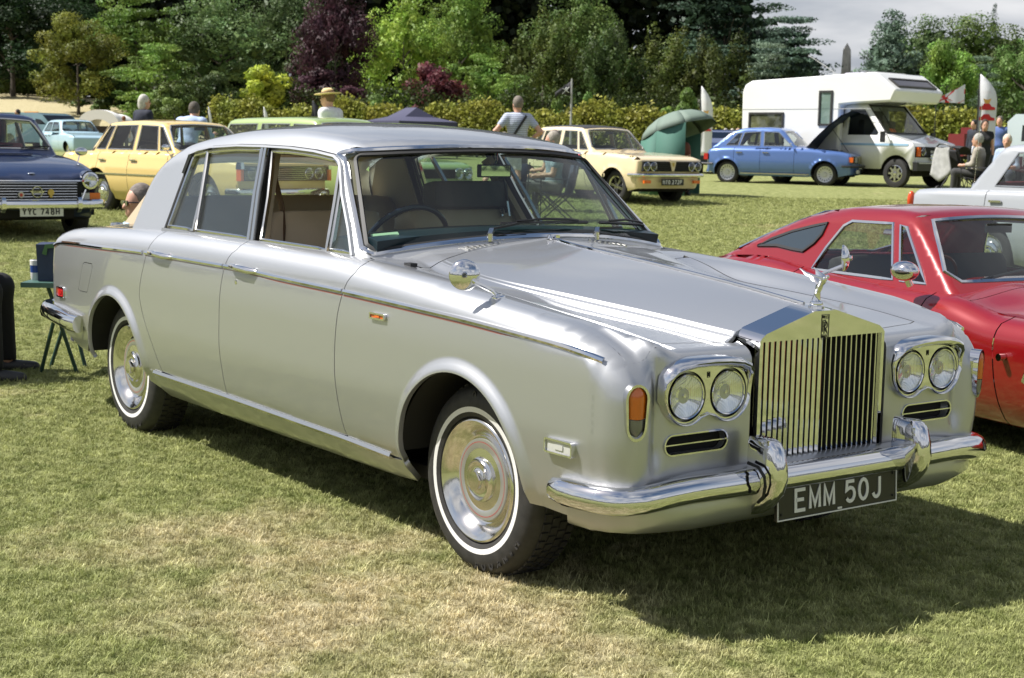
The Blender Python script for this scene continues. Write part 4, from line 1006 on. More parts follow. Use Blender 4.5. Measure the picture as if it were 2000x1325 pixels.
        if 'hlset' not in M_hl:
            M_hl['hlset'] = 1; nt = M_hl.node_tree; N = nt.nodes; L = nt.links; tc = N.new('ShaderNodeTexCoord'); wv = N.new('ShaderNodeTexWave'); wv.bands_direction = 'Y'; wv.inputs['Scale'].default_value = 34; wv.inputs['Distortion'].default_value = .6
            L.new(tc.outputs['Object'], wv.inputs[0]); bp = N.new('ShaderNodeBump'); bp.inputs['Distance'].default_value = .0012; L.new(wv.outputs['Fac'], bp.inputs['Height'])
            for q in N:
                if q.type == 'BSDF_GLOSSY': L.new(bp.outputs[0], q.inputs['Normal']); q.inputs['Roughness'].default_value = .06
                if q.type == 'VECT_MATH': L.new(bp.outputs[0], q.inputs[0])
        mb.build('lamp_lens', M_hl, hl, 60)
    # indicator / side lamp on the wing end: tall oval, amber above clear
    def oval(w, zt, zb_, n=10): return [(w*cos(radians(a)), zt+w*sin(radians(a))*1.25) for a in np.linspace(0, 180, n)]+[(w*.86*cos(radians(a)), zb_+w*sin(radians(a))*1.25) for a in np.linspace(180, 360, n)]
    lampo = bpy.data.objects.new('indicator_lamp', None); COL.objects.link(lampo); lampo.parent = par; lampo.location = (.796, s_*.810, .680); lampo.rotation_euler = (0, radians(2), radians(20)*s_)
    O_ = oval(.038, .038, -.042); I_ = oval(.030, .040, -.042)
    mb = MB(); mb.ring(O_, I_, (-.03, 0, 0), (0, 1, 0), (0, 0, 1), (.046, 0, 0)); mb.build('lamp_bezel', M_chrome, lampo, 30)
    def lens(zlo, zhi, m, nm):
        mb = MB(); V = []; F = []; nz, ny = 12, 22
        for i in range(nz+1):
            z = zlo+(zhi-zlo)*i/nz
            if z > .040: w = .030*sqrt(max(0, 1-((z-.040)/.0385)**2))
            elif z < -.042: w = .0265*sqrt(max(0, 1-((z+.042)/.0335)**2))
            else: w = .0265+.0035*(z+.042)/.082
            for j in range(ny+1): t = -1+2*j/ny; V.append((.004+.020*(1-t*t)*(1-max(0, abs(z)/.09)**4)+.0007*(j % 2), w*t, z))
        for i in range(nz):
            for j in range(ny): F.append((i*(ny+1)+j, i*(ny+1)+j+1, (i+1)*(ny+1)+j+1, (i+1)*(ny+1)+j))
        mb.add(V, F); mb.build(nm, m, lampo, 60)
    lens(-.020, .0778, mat('amber_lens', (.60, .13, .005), .15, 0, .6, coat=.6), 'amber_lens'); lens(-.0745, -.022, mat('grey_lens', (.16, .16, .155), .1, .3, coat=.8), 'clear_lens')
# clear marker and small amber repeater on the near wing, red marker on the near rear wing
def side_lamp(parent, x0, x1, z0, z1, m, nm, off=.008, lab=None):
    xm, zm = (x0+x1)/2, (z0+z1)/2; y = -float(solve(h_F, 1, np.array([xm]), np.array([zm]), .4, 1.2)[0]); w, h = (x1-x0)/2, (z1-z0)/2; r = min(w, h)*.35
    rr_ = lambda w, h, r: [(w-r+r*cos(radians(a)), h-r+r*sin(radians(a))) for a in (0, 30, 60, 90)]+[(-w+r-r*sin(radians(a)), h-r+r*cos(radians(a))) for a in (0, 30, 60, 90)]+[(-w+r-r*cos(radians(a)), -h+r-r*sin(radians(a))) for a in (0, 30, 60, 90)]+[(w-r+r*sin(radians(a)), -h+r-r*cos(radians(a))) for a in (0, 30, 60, 90)]
    o = bpy.data.objects.new(nm, None); COL.objects.link(o); o.parent = parent; o.location = (xm, y, zm)
    mb = MB(); mb.ring(rr_(w, h, r), rr_(w-.006, h-.006, r*.7), (0, .012, 0), (1, 0, 0), (0, 0, 1), (0, -.012-off, 0)); mb.build('lamp_rim', M_chrome, o)
    mb = MB(); mb.prism(rr_(w-.006, h-.006, r*.7), (0, .01, 0), (1, 0, 0), (0, 0, 1), (0, -.010-off*.6, 0)); mb.prism(rr_(w*.3, h*.35, .003), (0, -off*.6, 0), (1, 0, 0), (0, 0, 1), (0, -.003, 0)); mb.build('lamp_lens', m, o)
side_lamp(W_NEAR, .473, .612, .514, .561, mat('clear_marker_lens', (.55, .55, .53), .12, .2, coat=1), 'side_marker_lamp', .016)
side_lamp(W_NEAR, -.580, -.477, .824, .848, mat('orange_lens', (.75, .13, .01), .2, coat=1), 'side_repeater_lamp', .012)
side_lamp(RW_NEAR, -3.872, -3.766, .604, .661, mat('red_lens', (.55, .02, .02), .15, coat=1), 'rear_marker_lamp', .012)

# ---------------------------------------------------------------- bumpers, plate, valance
def bumper(path, name, hz=.056, parent=HERO, norms=None):
    sec = [(-.050, -.020), (-.056, -.008), (-.052, .008), (-.038, .024), (-.012, .033), (.014, .034), (.036, .026), (.048, .010), (.044, -.006), (.030, -.016)]
    mb = MB(); mb.sweep([Vector(p) for p in path], [(-b_*0+a, b_) for a, b_ in sec], norms=norms, caps=True); return mb.build(name, M_chrome, parent, 40)
# plan: along the nose, then back round the corner
bp = []
fx = pch([(0, .872), (.35, .868), (.6, .858), (.75, .838)])
for y in np.linspace(-.75, .75, 27): bp.append((float(fx(abs(y))), y))
cr = [(.828, .795), (.803, .838), (.775, .868), (.72, .890), (.65, .902), (.58, .905), (.53, .905), (.508, .900)]
plan = [(x, -y) for x, y in cr[::-1]]+bp+cr
def bz_(y): return .437-.010*(abs(y) > .8)*(abs(y)-.8)*10
path = []; nm = []
for i, (x, y) in enumerate(plan):
    z = .428-.024*sstep(.60, .905, abs(y))-(.012 if i in (0, len(plan)-1) else 0); path.append(Vector((x, y, z)))
    a = Vector(plan[max(i-1, 0)]); b = Vector(plan[min(i+1, len(plan)-1)]); t = (b-a).normalized(); nm.append(Vector((t.y, -t.x, .12)))
sc = [.45, .86]+[1.0]*(len(plan)-4)+[.86, .45]
mb = MB(); sec = [(-.038, -.030), (-.045, -.012), (-.043, .006), (-.032, .022), (-.012, .030), (.012, .030), (.030, .020), (.040, .002), (.040, -.016), (.034, -.034)]
mb.sweep(path, sec, norms=nm, scale=sc); FB_o = mb.build('front_bumper', M_chrome, HERO, 40)
# overriders
for s_ in (-1, 1):
    y0 = .395 if s_ < 0 else .300
    y0 = .345
    mb = MB(); V = []; prof = [(.315, .835, .016), (.33, .880, .024), (.36, .925, .029), (.40, .955, .031), (.45, .970, .032), (.50, .965, .031), (.54, .952, .029), (.560, .938, .027), (.570, .915, .022)]
    for z, xf_, w in prof:
        w *= .84
        V += [(.835, s_*y0-w*1.15, z), (xf_-.02, s_*y0-w*1.1, z), (xf_, s_*y0-w*.6, z), (xf_+.003, s_*y0, z), (xf_, s_*y0+w*.6, z), (xf_-.02, s_*y0+w*1.1, z), (.835, s_*y0+w*1.15, z)]
    n = 7; F = [(i*n+j, i*n+j+1, (i+1)*n+j+1, (i+1)*n+j) for i in range(len(prof)-1) for j in range(n-1)]+[tuple(range(n)), tuple(range(len(V)-1, len(V)-n-1, -1))]
    mb.add(V, F); mb.build('overrider', M_chrome, FB_o, 55)
    mb = MB(); mb.tube([(.86, s_*(y0+.050), .492), (.905, s_*(y0+.050), .486), (.932, s_*(y0+.050), .460), (.936, s_*(y0+.048), .43), (.925, s_*(y0+.044), .395), (.90, s_*(y0+.04), .372)], .0055, 8); mb.build('overrider_strap', M_rubber, FB_o)
# painted valance between grille panel and bumper with a slot each side
mb = MB(); V = []; rows = [(.772, .472), (.79, .468), (.82, .458), (.845, .444), (.86, .42)]
ysv = np.linspace(-.80, .80, 41)
for x, z in rows:
    for y in ysv: k = float(fx(min(abs(y), .75)))-.872; V.append((x+k*sstep(.77, .87, x), y, z-.030*sstep(.55, .82, abs(y))))
n = len(ysv); mb.add(V, [(i*n+j, i*n+j+1, (i+1)*n+j+1, (i+1)*n+j) for i in range(len(rows)-1) for j in range(n-1)]); val = mb.build('front_valance', M_silver, HERO, 60)
for s_ in (-1, 1):
    ol = [(.63-.63+x_, y_) for x_, y_ in arc(.620, .862, .011, -90, 90, 8)+arc(.455, .866, .011, 90, 270, 8)]
    mb = MB(); mb.prism([(s_*a, b) for a, b in ol], (0, 0, 0), (0, 1, 0), (1, 0, -.33), (0, 0, .002)); so_ = mb.build('valance_slot', M_void, val); so_.location.z = .4485+.285
    mb = MB(); mb.ring([(s_*a, b) for a, b in ol], [(s_*(.5375+(a-.5375)*.97), .864+(b-.864)*.70) for a, b in ol], (0, 0, 0), (0, 1, 0), (1, 0, -.33), (0, 0, .004)); r_ = mb.build('valance_slot_rim', M_chrome, val); r_.location.z = .4485+.285
# lower apron below the bumper
mb = MB(); V = []; rows = [(.43, 0), (.38, .012), (.33, .006), (.295, -.035), (.28, -.12)]
pl2 = [(.55, -.865), (.66, -.862), (.74, -.84), (.80, -.78), (.83, -.70)]+[(.85, y) for y in np.linspace(-.6, .6, 9)]+[(.83, .70), (.80, .78), (.74, .84), (.66, .862), (.55, .865)]
for z, o_ in rows:
    for x, y in pl2: V.append((x+o_*(1 if x > .7 else .3), y*(1+o_*.4), z))
n = len(pl2); mb.add(V, [(i*n+j, i*n+j+1, (i+1)*n+j+1, (i+1)*n+j) for i in range(len(rows)-1) for j in range(n-1)]); mb.build('front_apron', M_silver, HERO, 60)
# number plate
NP = bpy.data.objects.new('number_plate', None); COL.objects.link(NP); NP.parent = HERO; NP.location = (.885, 0, .3515-.0577); NP.rotation_euler = (0, radians(-3), 0)
M_plate_black = mat('black_number_plate', (.012, .012, .012), .35); M_plate_ink = mat('plate_white_characters', (.70, .70, .67), .35)
mb = MB(); mb.box((0, .0, .0577), (.012, .574, .1154)); mb.build('plate_board', M_plate_black, NP)
mb = MB(); mb.ring([(-.287, 0), (.287, 0), (.287, .1154), (-.287, .1154)], [(-.283, .004), (.283, .004), (.283, .1114), (-.283, .1114)], (.0061, 0, 0), (0, 1, 0), (0, 0, 1), (.0025, 0, 0)); mb.build('plate_border', M_plate_ink, NP)
mb = MB(); 
strokes(mb, 'EMM', (.0062, -.210, .020), (0, 1, 0), (0, 0, 1), .078, .055, .0125, .0115, (.003, 0, 0)); strokes(mb, '50J', (.0062, .028, .020), (0, 1, 0), (0, 0, 1), .078, .052, .0125, .0115, (.003, 0, 0)); mb.box((.0075, .004, .010), (.002, .020, .007)); mb.build('plate_characters', M_plate_ink, NP)
mb = MB(); 
for y in (-.268, .268):
    for z in (.02, .096): mb.cyl((.006, y, z), (.010, y, z), .004, n=10)
mb.build('plate_screw', M_black, NP)
# rear bumper
plan = [(-3.50, -.905), (-3.60, -.912), (-3.75, -.910), (-3.90, -.900), (-4.05, -.880), (-4.16, -.84), (-4.24, -.76), (-4.29, -.6), (-4.32, -.3), (-4.33, 0)]; plan = plan+[(x, -y) for x, y in plan[::-1][1:]]
path = [Vector((x, y, .515-.022*sstep(.88, .91, abs(y))*sstep(-3.9, -3.5, x))) for x, y in plan]; nm = []
for i in range(len(plan)):
    a = Vector(plan[max(i-1, 0)]); b = Vector(plan[min(i+1, len(plan)-1)]); t = (b-a).normalized(); nm.append(Vector((-t.y, t.x, .12))*(1))
nm = [Vector((v.x, v.y, v.z)) for v in nm]
nm = [(v if v.dot(Vector((path[i].x+2, path[i].y, 0))) > 0 else Vector((-v.x, -v.y, v.z))) for i, v in enumerate(nm)]
mb = MB(); mb.sweep(path, [(a*1.1, b) for a, b in sec], norms=nm, scale=[.97]+[1.0]*(len(plan)-2)+[.97]); mb.build('rear_bumper', M_chrome, HERO, 40)

# ---------------------------------------------------------------- handles, mirrors, wipers
def handle(x0, x1, z, parent, lock=False):
    y = -float(solve(h_F, 1, np.array([(x0+x1)/2]), np.array([z]), .4, 1.2)[0]); hd_ = bpy.data.objects.new('door_handle', None); COL.objects.link(hd_); hd_.parent = parent
    mb = MB(); mb.sweep([(x0, y-.004, z+.006), (x0+.03, y-.022, z+.006), (x0+.10, y-.028, z+.002), (x1-.05, y-.026, z-.002), (x1, y-.006, z-.004)], [(.013*cos(t), .009*sin(t)) for t in np.linspace(0, 2*pi, 11)[:-1]], norms=[(0, -1, .1)]*5, scale=[.7, 1.1, 1, 1.1, .6])
    mb.build('grip', M_chrome, hd_, 45)
    mb = MB(); mb.cyl((x0+.03, y+.01, z), (x0+.03, y-.014, z), .013); mb.cyl((x1-.02, y+.01, z), (x1-.02, y-.010, z), .011); mb.build('escutcheon', M_chrome, hd_)
    if lock: mb = MB(); mb.lathe([(0, .014), (.010, .012), (.012, .004), (.013, 0)], (x0+.055, y+.002, z-.062), (0, -1, 0), 20); mb.build('door_lock', M_chrome, parent)
handle(-1.745, -1.50, .925, D_F, True); handle(-2.60, -2.36, .925, D_R)
def mirror(s_, parent):
    base = Vector((.064, s_*.792, .955)); ct = Vector((.020, s_*.90, 1.030)) if s_ < 0 else Vector((.105, .868, 1.043)); ax = Vector((-.80, s_*-.46, .02)).normalized()   # the glass faces backwards, turned to the driver
    if s_ < 0: ax = Vector((.66, -.72, .10)).normalized()
    mo = bpy.data.objects.new('door_mirror' if False else 'wing_mirror', None); COL.objects.link(mo); mo.parent = parent
    mb = MB(); mb.lathe([(0, .012), (.012, .011), (.016, .006), (.024, .004), (.026, -.006)], base, (0, s_*.18, 1), 24); mb.tube([base+Vector((0, 0, .004)), base+Vector((-.02, s_*.012, .02)), ct+Vector((.03, s_*-.02, -.022)), ct+Vector((.006, 0, -.002))], .0075, 10); mb.build('mirror_stalk', M_chrome, mo)
    if s_ < 0: ct = ct; d = Vector((-.84, -.52, .05)).normalized()
    # convex back towards the front, flat glass to the rear
    bk = Vector((.80, s_*.58, .06)).normalized()
    mb = MB(); mb.lathe([(0, .022), (.020, .020), (.036, .014), (.048, .005), (.0525, -.002), (.052, -.006), (.049, -.007)], ct, bk, 40); mb.cyl(ct+bk*.018, ct+bk*.030, .012, .008); mb.build('mirror_shell', M_chrome, mo, 50)
    mb = MB(); mb.lathe([(0, -.005), (.05, -.0055)], ct, bk, 40); mb.build('mirror_glass', mat('mirror_silver', (.9, .9, .9), .02, 1.0), mo)
mirror(-1, W_NEAR); mirror(1, W_FAR)
def wiper(y0, y1, x0, zb0):
    """arm from a spindle on the scuttle to a blade lying on the glass"""
    wo = bpy.data.objects.new('wiper', None); COL.objects.link(wo); wo.parent = HERO
    b = Vector((x0, y0, zb0)); mb = MB(); mb.cyl(b, b+Vector((0, 0, .03)), .012); mb.sweep([b+Vector((0, 0, .028)), b+Vector((-.03, .03, .045))], [(-.011, -.008), (.011, -.008), (.009, .007), (-.009, .007)]); mb.build('wiper_spindle', M_chrome_dull, wo)
    mid = scr_pt(((y0*.55+y1*.45), 1.105+.045*(1-(y1/.7)**2)), .022); mb = MB(); mb.sweep([b+Vector((-.03, .03, .047)), (b+mid)/2+Vector((0, 0, .022)), mid], [(-.006, -.004), (.006, -.004), (.005, .004), (-.005, .004)]); mb.build('wiper_arm', M_black, wo)
    pts = [scr_pt((y0+(y1-y0)*t+.02, 1.11+.035*(1-((y0+(y1-y0)*t)/.75)**2)), .010) for t in np.linspace(.12, 1.1, 8)]; mb = MB(); mb.sweep(pts, [(-.004, -.008), (.004, -.008), (.005, .003), (-.005, .003)], norms=[(1, 0, .8)]*8)
    mb.sweep([pts[1]+Vector((.01, 0, .008)), pts[3]+Vector((.022, 0, .016)), pts[5]+Vector((.016, 0, .012)), pts[6]+Vector((.008, 0, .006))], [(-.004, -.003), (.004, -.003), (.003, .004), (-.003, .004)], norms=[(1, 0, .8)]*4); mb.build('wiper_blade', M_black, wo)
wiper(-.265, .20, -.725, 1.082); wiper(.28, .68, -.725, 1.078)
mb = MB(); mb.lathe([(0, .016), (.008, .014), (.011, .006), (.014, 0)], (-.655, -.02, 1.093), (0, 0, 1), 16); mb.box((-.65, .012, 1.100), (.014, .02, .010)); mb.build('washer_jet', M_chrome, HERO)
zq = float(solve(h_F, 2, np.array([-.60]), np.array([.70]), .6, 1.3)[0]); mb = MB(); mb.box((-.60, -.715, zq+.006), (.045, .03, .014)); mb.build('aerial_base', M_black, HERO)

# ---------------------------------------------------------------- cabin
cab = HERO
def cushion(mb, c, d, r=.05, mi=0, rot=None):
    """rounded block"""
    def fn(q, n_):
        return Vector((d[0]/2*np.sign(n_.x)*min(1, abs(n_.x)*1.5)**.5, d[1]/2*np.sign(n_.y)*min(1, abs(n_.y)*1.6)**.45, d[2]/2*np.sign(n_.z)*min(1, abs(n_.z)*1.5)**.5))
    P = []; n, m = 24, 14
    for j in range(m+1):
        ph = pi*j/m
        for i in range(n): t = 2*pi*i/n; dd = Vector((sin(ph)*cos(t), sin(ph)*sin(t), cos(ph))); P.append(fn(None, dd))
    if rot: Rm = Euler(rot).to_matrix(); P = [Rm @ p for p in P]
    P = [p+Vector(c) for p in P]
    mb.add(P, [(j*n+i, (j+1)*n+i, (j+1)*n+(i+1) % n, j*n+(i+1) % n) for j in range(m) for i in range(n)], mi)
for s_ in (-1, 1):
    so_ = bpy.data.objects.new('front_seat', None); COL.objects.link(so_); so_.parent = HERO
    mb = MB(); cushion(mb, (-1.55, s_*.38, .52), (.55, .62, .22)); cushion(mb, (-1.86, s_*.38, .84), (.20, .58, .60), rot=(0, radians(-14), 0)); mb.build('seat_cushion', M_cream, so_, 80)
    if s_ < 0: continue
    mb = MB(); cushion(mb, (-1.87, .41, 1.215), (.11, .42, .13), rot=(0, radians(-10), 0)); mb.build('headrest', M_darkseat, so_, 80)
    mb = MB(); mb.cyl((-1.87, s_*.41-.08, 1.08), (-1.87, s_*.41-.08, 1.18), .008); mb.cyl((-1.87, s_*.41+.08, 1.08), (-1.87, s_*.41+.08, 1.18), .008); mb.build('headrest_post', M_chrome, so_)
mb = MB(); cushion(mb, (-2.78, 0, .52), (.55, 1.36, .24)); cushion(mb, (-2.98, 0, .87), (.24, 1.34, .58), rot=(0, radians(-16), 0)); mb.build('rear_seat', M_cream, HERO, 80)
mb = MB(); cushion(mb, (-3.20, 0, 1.0), (.30, 1.36, .06)); mb.build('parcel_shelf', M_cloth_lin, HERO, 80)
# lining of roof, pillars and door tops
pm = PM(); pm.patch(h_G, 2, [(-1.24, -.55), (-1.16, 0), (-1.24, .55), (-3.0, .52), (-3.05, 0), (-3.0, -.52)], sp=.15, rng=(.9, 1.8), off=-.03); pm.build('roof_lining', [M_cloth_lin], HERO)
for s_ in (-1, 1):
    side_poly_mesh([(-2.71, 1.03), (-2.705, 1.38), (-2.98, 1.37), (-3.30, 1.03)], 'rear_pillar_lining', M_cloth_lin, HERO, s_, -.05, .01)
    mb = MB(); mb.box((-1.75, s_*.755, .90), (1.75, .03, .24)); cushion(mb, (-1.75, s_*.745, 1.005), (1.72, .07, .05)); mb.build('door_trim', M_cream, HERO, 80)
    side_bar([(-1.775, 1.03), (-1.872, 1.235), (-1.945, 1.41)], [(-.035, -.06), (.035, -.06), (.035, -.032), (-.035, -.032)], 'pillar_lining', M_cloth_lin, HERO, s_, -.004)
# seat belts: buckle hanging on the far pillar, strap by the near pillar
mb = MB(); mb.sweep([(-1.90, -.60, 1.30), (-1.86, -.585, 1.17), (-1.82, -.60, 1.08), (-1.80, -.62, .90)], [(-.022, -.002), (.022, -.002), (.022, .002), (-.022, .002)], up=(0, 1, 0)); mb.build('seat_belt', mat('brown_webbing', (.10, .055, .03), .8), HERO)
mb = MB(); mb.sweep([(-1.88, .60, 1.38), (-1.80, .61, 1.14)], [(-.022, -.002), (.022, -.002), (.022, .002), (-.022, .002)], up=(0, 1, 0)); bo = mb.build('seat_belt', M_black, HERO)
mb = MB(); mb.ring([(-.025, -.035), (.025, -.035), (.025, .035), (-.025, .035)], [(-.018, -.026), (.018, -.026), (.018, .02), (-.018, .02)], (-1.80, .585, 1.15), (1, .2, .3), (-.3, 0, 1), (0, .01, 0)); mb.build('belt_buckle', M_chrome, bo)
mb = MB(); mb.sweep([(-.99, y, 1.085+.035*(1-(y/.72)**2)) for y in np.linspace(-.72, .72, 15)], [(-.20, -.14), (.14, -.10), (.16, .0), (.10, .012), (-.16, .0), (-.22, -.06)], up=(0, 0, 1)); mb.build('dashboard', M_dash, HERO, 50)
st = bpy.data.objects.new('steering_wheel', None); COL.objects.link(st); st.parent = HERO; st.location = (-1.22, -.35, 1.02); st.rotation_euler = (0, radians(-62), 0)
mb = MB(); mb.tube([(.205*cos(t), .205*sin(t), 0) for t in np.linspace(0, 2*pi, 48, endpoint=False)], .0115, 10, closed=True); mb.build('steering_rim', mat('dark_blue_rim', (.006, .012, .025), .25), st)
mb = MB(); mb.cyl((0, 0, -.05), (0, 0, .0), .05); [mb.tube([(0, 0, -.02), (.2*cos(a), .2*sin(a), 0)], .009, 8) for a in (pi/2, -pi/2, pi)]; mb.cyl((0, 0, -.3), (0, 0, -.04), .025); mb.build('steering_spokes', M_black, st)
rm = bpy.data.objects.new('interior_mirror', None); COL.objects.link(rm); rm.parent = HERO; rm.location = (-1.15, .055, 1.35)
mb = MB(); cushion(mb, (0, 0, 0), (.02, .165, .055)); mb.build('mirror_shell', M_black, rm, 80)
mb = MB(); mb.box((-.0115, 0, 0), (.003, .150, .043)); mb.box((.0115, 0, 0), (.003, .150, .043)); mb.build('mirror_glass', MATS['mirror_silver'], rm)
mb = MB(); mb.tube([(0, 0, .02), (.03, -.01, .05), (.05, -.03, .10)], .006, 8); mb.build('mirror_stalk', M_chrome_dull, rm)
# green entry slip on the inside of the glass, near corner
def scr_flat(y0, y1, z0, z1, off): return [scr_pt(p, off) for p in ((y0, z0), (y1, z0+.01), (y1, z1+.01), (y0, z1))]
mb = MB(); V = scr_flat(-.695, -.595, 1.048, 1.118, -.016); mb.add(V+[v+Vector((-.001, 0, 0)) for v in V], [(0, 1, 2, 3), (7, 6, 5, 4)], smooth=False); sl_ = mb.build('entry_slip', mat('pale_green_paper', (.50, .66, .42), .8), HERO)
mb = MB(); a, b_, c_, d_ = V; u = (b_-a).normalized(); v = (d_-a).normalized(); nn = u.cross(v)*.0008
L_ = (b_-a).length
x = strokes(mb, 'AT THE CASTLE', a+u*.012+v*.062-Vector((-.001, 0, 0)), u, v, .006, .0031, .0009, .0008, Vector((.0006, 0, 0)))
for k, (zz_, ln) in enumerate(((.045, .07), (.040, .085), (.032, .08), (.020, .06))): mb.prism([(.008, zz_), (.008+ln, zz_), (.008+ln, zz_+.0015), (.008, zz_+.0015)], a+Vector((.0006, 0, 0)), u, v, (.0006, 0, 0))
mb.build('slip_print', mat('grey_print', (.10, .16, .12), .8), sl_)
# ================================================================ the other cars: one builder, different profiles
def interp_mirror(f): return f
M_lightglass = glass('car_glass', (.80, .86, .84), 1.0)
M_trimblack = mat('black_trim', (.015, .015, .016), .4)
M_tyre_b = mat('worn_tyre', (.022, .021, .020), .7)
M_seatdark = mat('seat_vinyl_dark', (.03, .025, .022), .6); M_seatred = mat('seat_red', (.20, .02, .03), .6); M_seattan = mat('seat_tan', (.22, .14, .07), .6)

def car(name, label, P, paint_m, loc, heading, group=None):
    """P: dict of outlines in the car's own frame, x forwards from the front axle, z up from the ground"""
    root = thing(name, label, 'car', loc, heading, group)
    crown = pch(P['crown']); deck = pch(P['deck']) if 'deck' in P else crown; w = pch(P['width']); ins = pch(P.get('ins', [(.15, .14), (.30, .05), (.42, .015), (.55, 0), (.75, .012), (1.1, .07)]))
    nose, tail = P['nose'], P['tail']; nz = pch(P.get('nose_z', [(.2, -.06), (.35, 0), (1., 0)])); tz = pch(P.get('tail_z', [(.2, -.10), (.4, 0), (1., 0)]))
    sh = P.get('sh', .05); rf = P.get('rf', .05); rside = P.get('cr', .10); wb = P['wb']; wr = P['wr']; ar = P.get('arch', wr+.05); flare = P.get('flare', .01)
    zbot = P.get('zbot', .20); crown_in = P.get('crown_in', .0)
    def F(x, y, z):
        y = np.abs(y); ww = w(x)-ins(z)
        for cx in (0, -wb):
            d = np.sqrt((x-cx)**2+(z-wr)**2); ww = ww+flare*(1-sstep(ar, ar+.05, d))
        wx = w(x); t = np.clip(y/np.maximum(wx-.06, .3), 0, 1)
        top = deck(x)+(crown(x)-deck(x))*sstep(.35, .95, t) if 'deck' in P else crown(x)-crown_in*t*t
        a = fil(y-ww, z-top, sh); b = fil(a, x-(nose+nz(z)-P.get('nose_c', .06)*(y/.8)**2), rf); c = fil(b, (tail+tz(z)+P.get('tail_c', .06)*(y/.8)**2)-x, rf+.02)
        return fil(c, zbot-z, .04)
    G = None
    sp = P.get('sp', .06)
    mats = [paint_m, P.get('roof_mat', paint_m), M_trimblack]
    # lower body sides
    belt = P['belt']; seam = P.get('seam', lambda: None)
    def ztop_at(x, y): return float(solve(F, 2, np.array([x]), np.array([y]), .2, 1.6)[0])
    ys = P.get('yseam', .74*max(P['width'][1][1], .8)/.8)
    xN = nose-.05-P.get('nose_c', .06); xT = tail+.06+P.get('tail_c', .06)
    xs = np.linspace(xN, xT, 60); zs = solve(F, 2, xs, np.full(60, ys), .2, 1.6)
    def arch_(cx, z0=None):
        z0 = zbot+.03; a = math.degrees(math.asin(np.clip((z0-wr)/ar, -.95, .95))); return arc(cx, wr, ar, a, 180-a, 22)
    low = [(xT, zbot+.12)]+arch_(-wb)[::-1]+[(-wb+ar+.08, zbot+.01), (-ar-.08, zbot+.01)]+arch_(0)[::-1]+[(xN, zbot+.08)]
    side = [(float(a), float(b)) for a, b in zip(xs, zs)]+low
    shut = P.get('shuts', [])
    # split the side into panels at the shut lines: rear part, doors, front part
    cuts = sorted(shut)      # x positions, ascending (rearmost first)
    def zroof_line(x): return float(np.interp(x, xs[::-1], zs[::-1]))
    def panel(x0, x1):
        """clip the side outline between two x values"""
        poly = side
        for xv, keep in ((x0, 1), (x1, -1)):
            out = []; n = len(poly)
            for i in range(n):
                a, b = poly[i], poly[(i+1) % n]; ia = (a[0]-xv)*keep >= 0; ib = (b[0]-xv)*keep >= 0
                if ia: out.append(a)
                if ia != ib: t = (xv-a[0])/(b[0]-a[0]); out.append((xv, a[1]+(b[1]-a[1])*t))
            poly = out
        cl = [poly[0]]
        for p in poly[1:]:
            if abs(p[0]-cl[-1][0])+abs(p[1]-cl[-1][1]) > 1e-4: cl.append(p)
        return cl
    body = PM(); gp = .004
    edges = [xT-1]+[c for c in cuts]+[xN+1]
    for sgn in (-1, 1):
        for i in range(len(edges)-1):
            x0, x1 = edges[i]+gp, edges[i+1]-gp; poly = panel(max(x0, xT-.5), min(x1, xN+.5))
            if len(poly) < 3: continue
            isdoor = 0 < i < len(edges)-2
            if isdoor:
                pm = PM(); pm.patch(F, 1, poly, sp=sp, rng=(.1, 1.3), sgn=sgn); d = pm.build('door', [paint_m], root)
                if P.get('handles', True):
                    zh = zroof_line(edges[i]+.12)-P.get('handle_dz', .13); yh = float(solve(F, 1, np.array([edges[i]+.12]), np.array([zh]), .1, 1.3)[0]); mb = MB(); mb.box((edges[i]+.14, sgn*(yh+.018), zh), (.15, .02, .022)); mb.cyl((edges[i]+.08, sgn*yh, zh), (edges[i]+.08, sgn*(yh+.015), zh), .014, n=8); mb.build('door_handle', M_chrome_dull, d)
                if P.get('strip'): 
                    xq = np.linspace(x0+.01, x1-.01, 8); zq = np.full(8, P['strip']); yq = solve(F, 1, xq, zq, .1, 1.3); mb = MB(); mb.sweep([(a, sgn*b, c) for a, b, c in zip(xq, yq, zq)], [(-.012, -.002), (.012, -.002), (.010, .008), (-.010, .008)], norms=[(0, sgn, 0)]*8); mb.build('side_strip', M_chrome_dull, d)
            else: body.patch(F, 1, poly, sp=sp, rng=(.1, 1.3), sgn=sgn)
        # liner
        xl = np.linspace(xN-.1, xT+.1, 12); zl = np.array([zroof_line(a)-.09 for a in xl]); 
    # tops: bonnet and boot, leaving the cabin open
    xb0, xb1 = P['ws'][0]+.02, P['bl'][0]-.02
    openb = P.get('open_bonnet', False)
    yy = np.linspace(-ys, ys, 14)
    def top_patch(xa, xb, name=None):
        pm = body if name is None else PM(); q = [(xa, float(y)) for y in yy]+[(xb, float(y)) for y in yy[::-1]]
        pm.patch(F, 2, q, sp=sp, rng=(.2, 1.6))
        if name: return pm.build(name, [P.get('bonnet_mat', paint_m)], root)
    bx = P['ws'][0]-.06
    if openb:
        body.patch(F, 2, [(xN, -ys), (xN, ys), (xN-.12, ys), (xN-.12, -ys)], sp=sp, rng=(.2, 1.6))
        for s_ in (-1, 1): body.patch(F, 2, [(xN, s_*(ys-.12)), (bx, s_*(ys-.06)), (bx, s_*ys), (xN, s_*ys)], sp=sp, rng=(.2, 1.6))
    else: top_patch(xN, bx+.10, 'bonnet')
    pm_x = [(bx+.095, float(y)) for y in yy]+[(bx-.26, float(y)) for y in yy[::-1]]; body.patch(F, 2, pm_x, sp=sp, rng=(.2, 1.6))
    if P['bl'][0]-.02 > xT+.1: top_patch(P['bl'][0]+.03, xT, 'boot_lid')
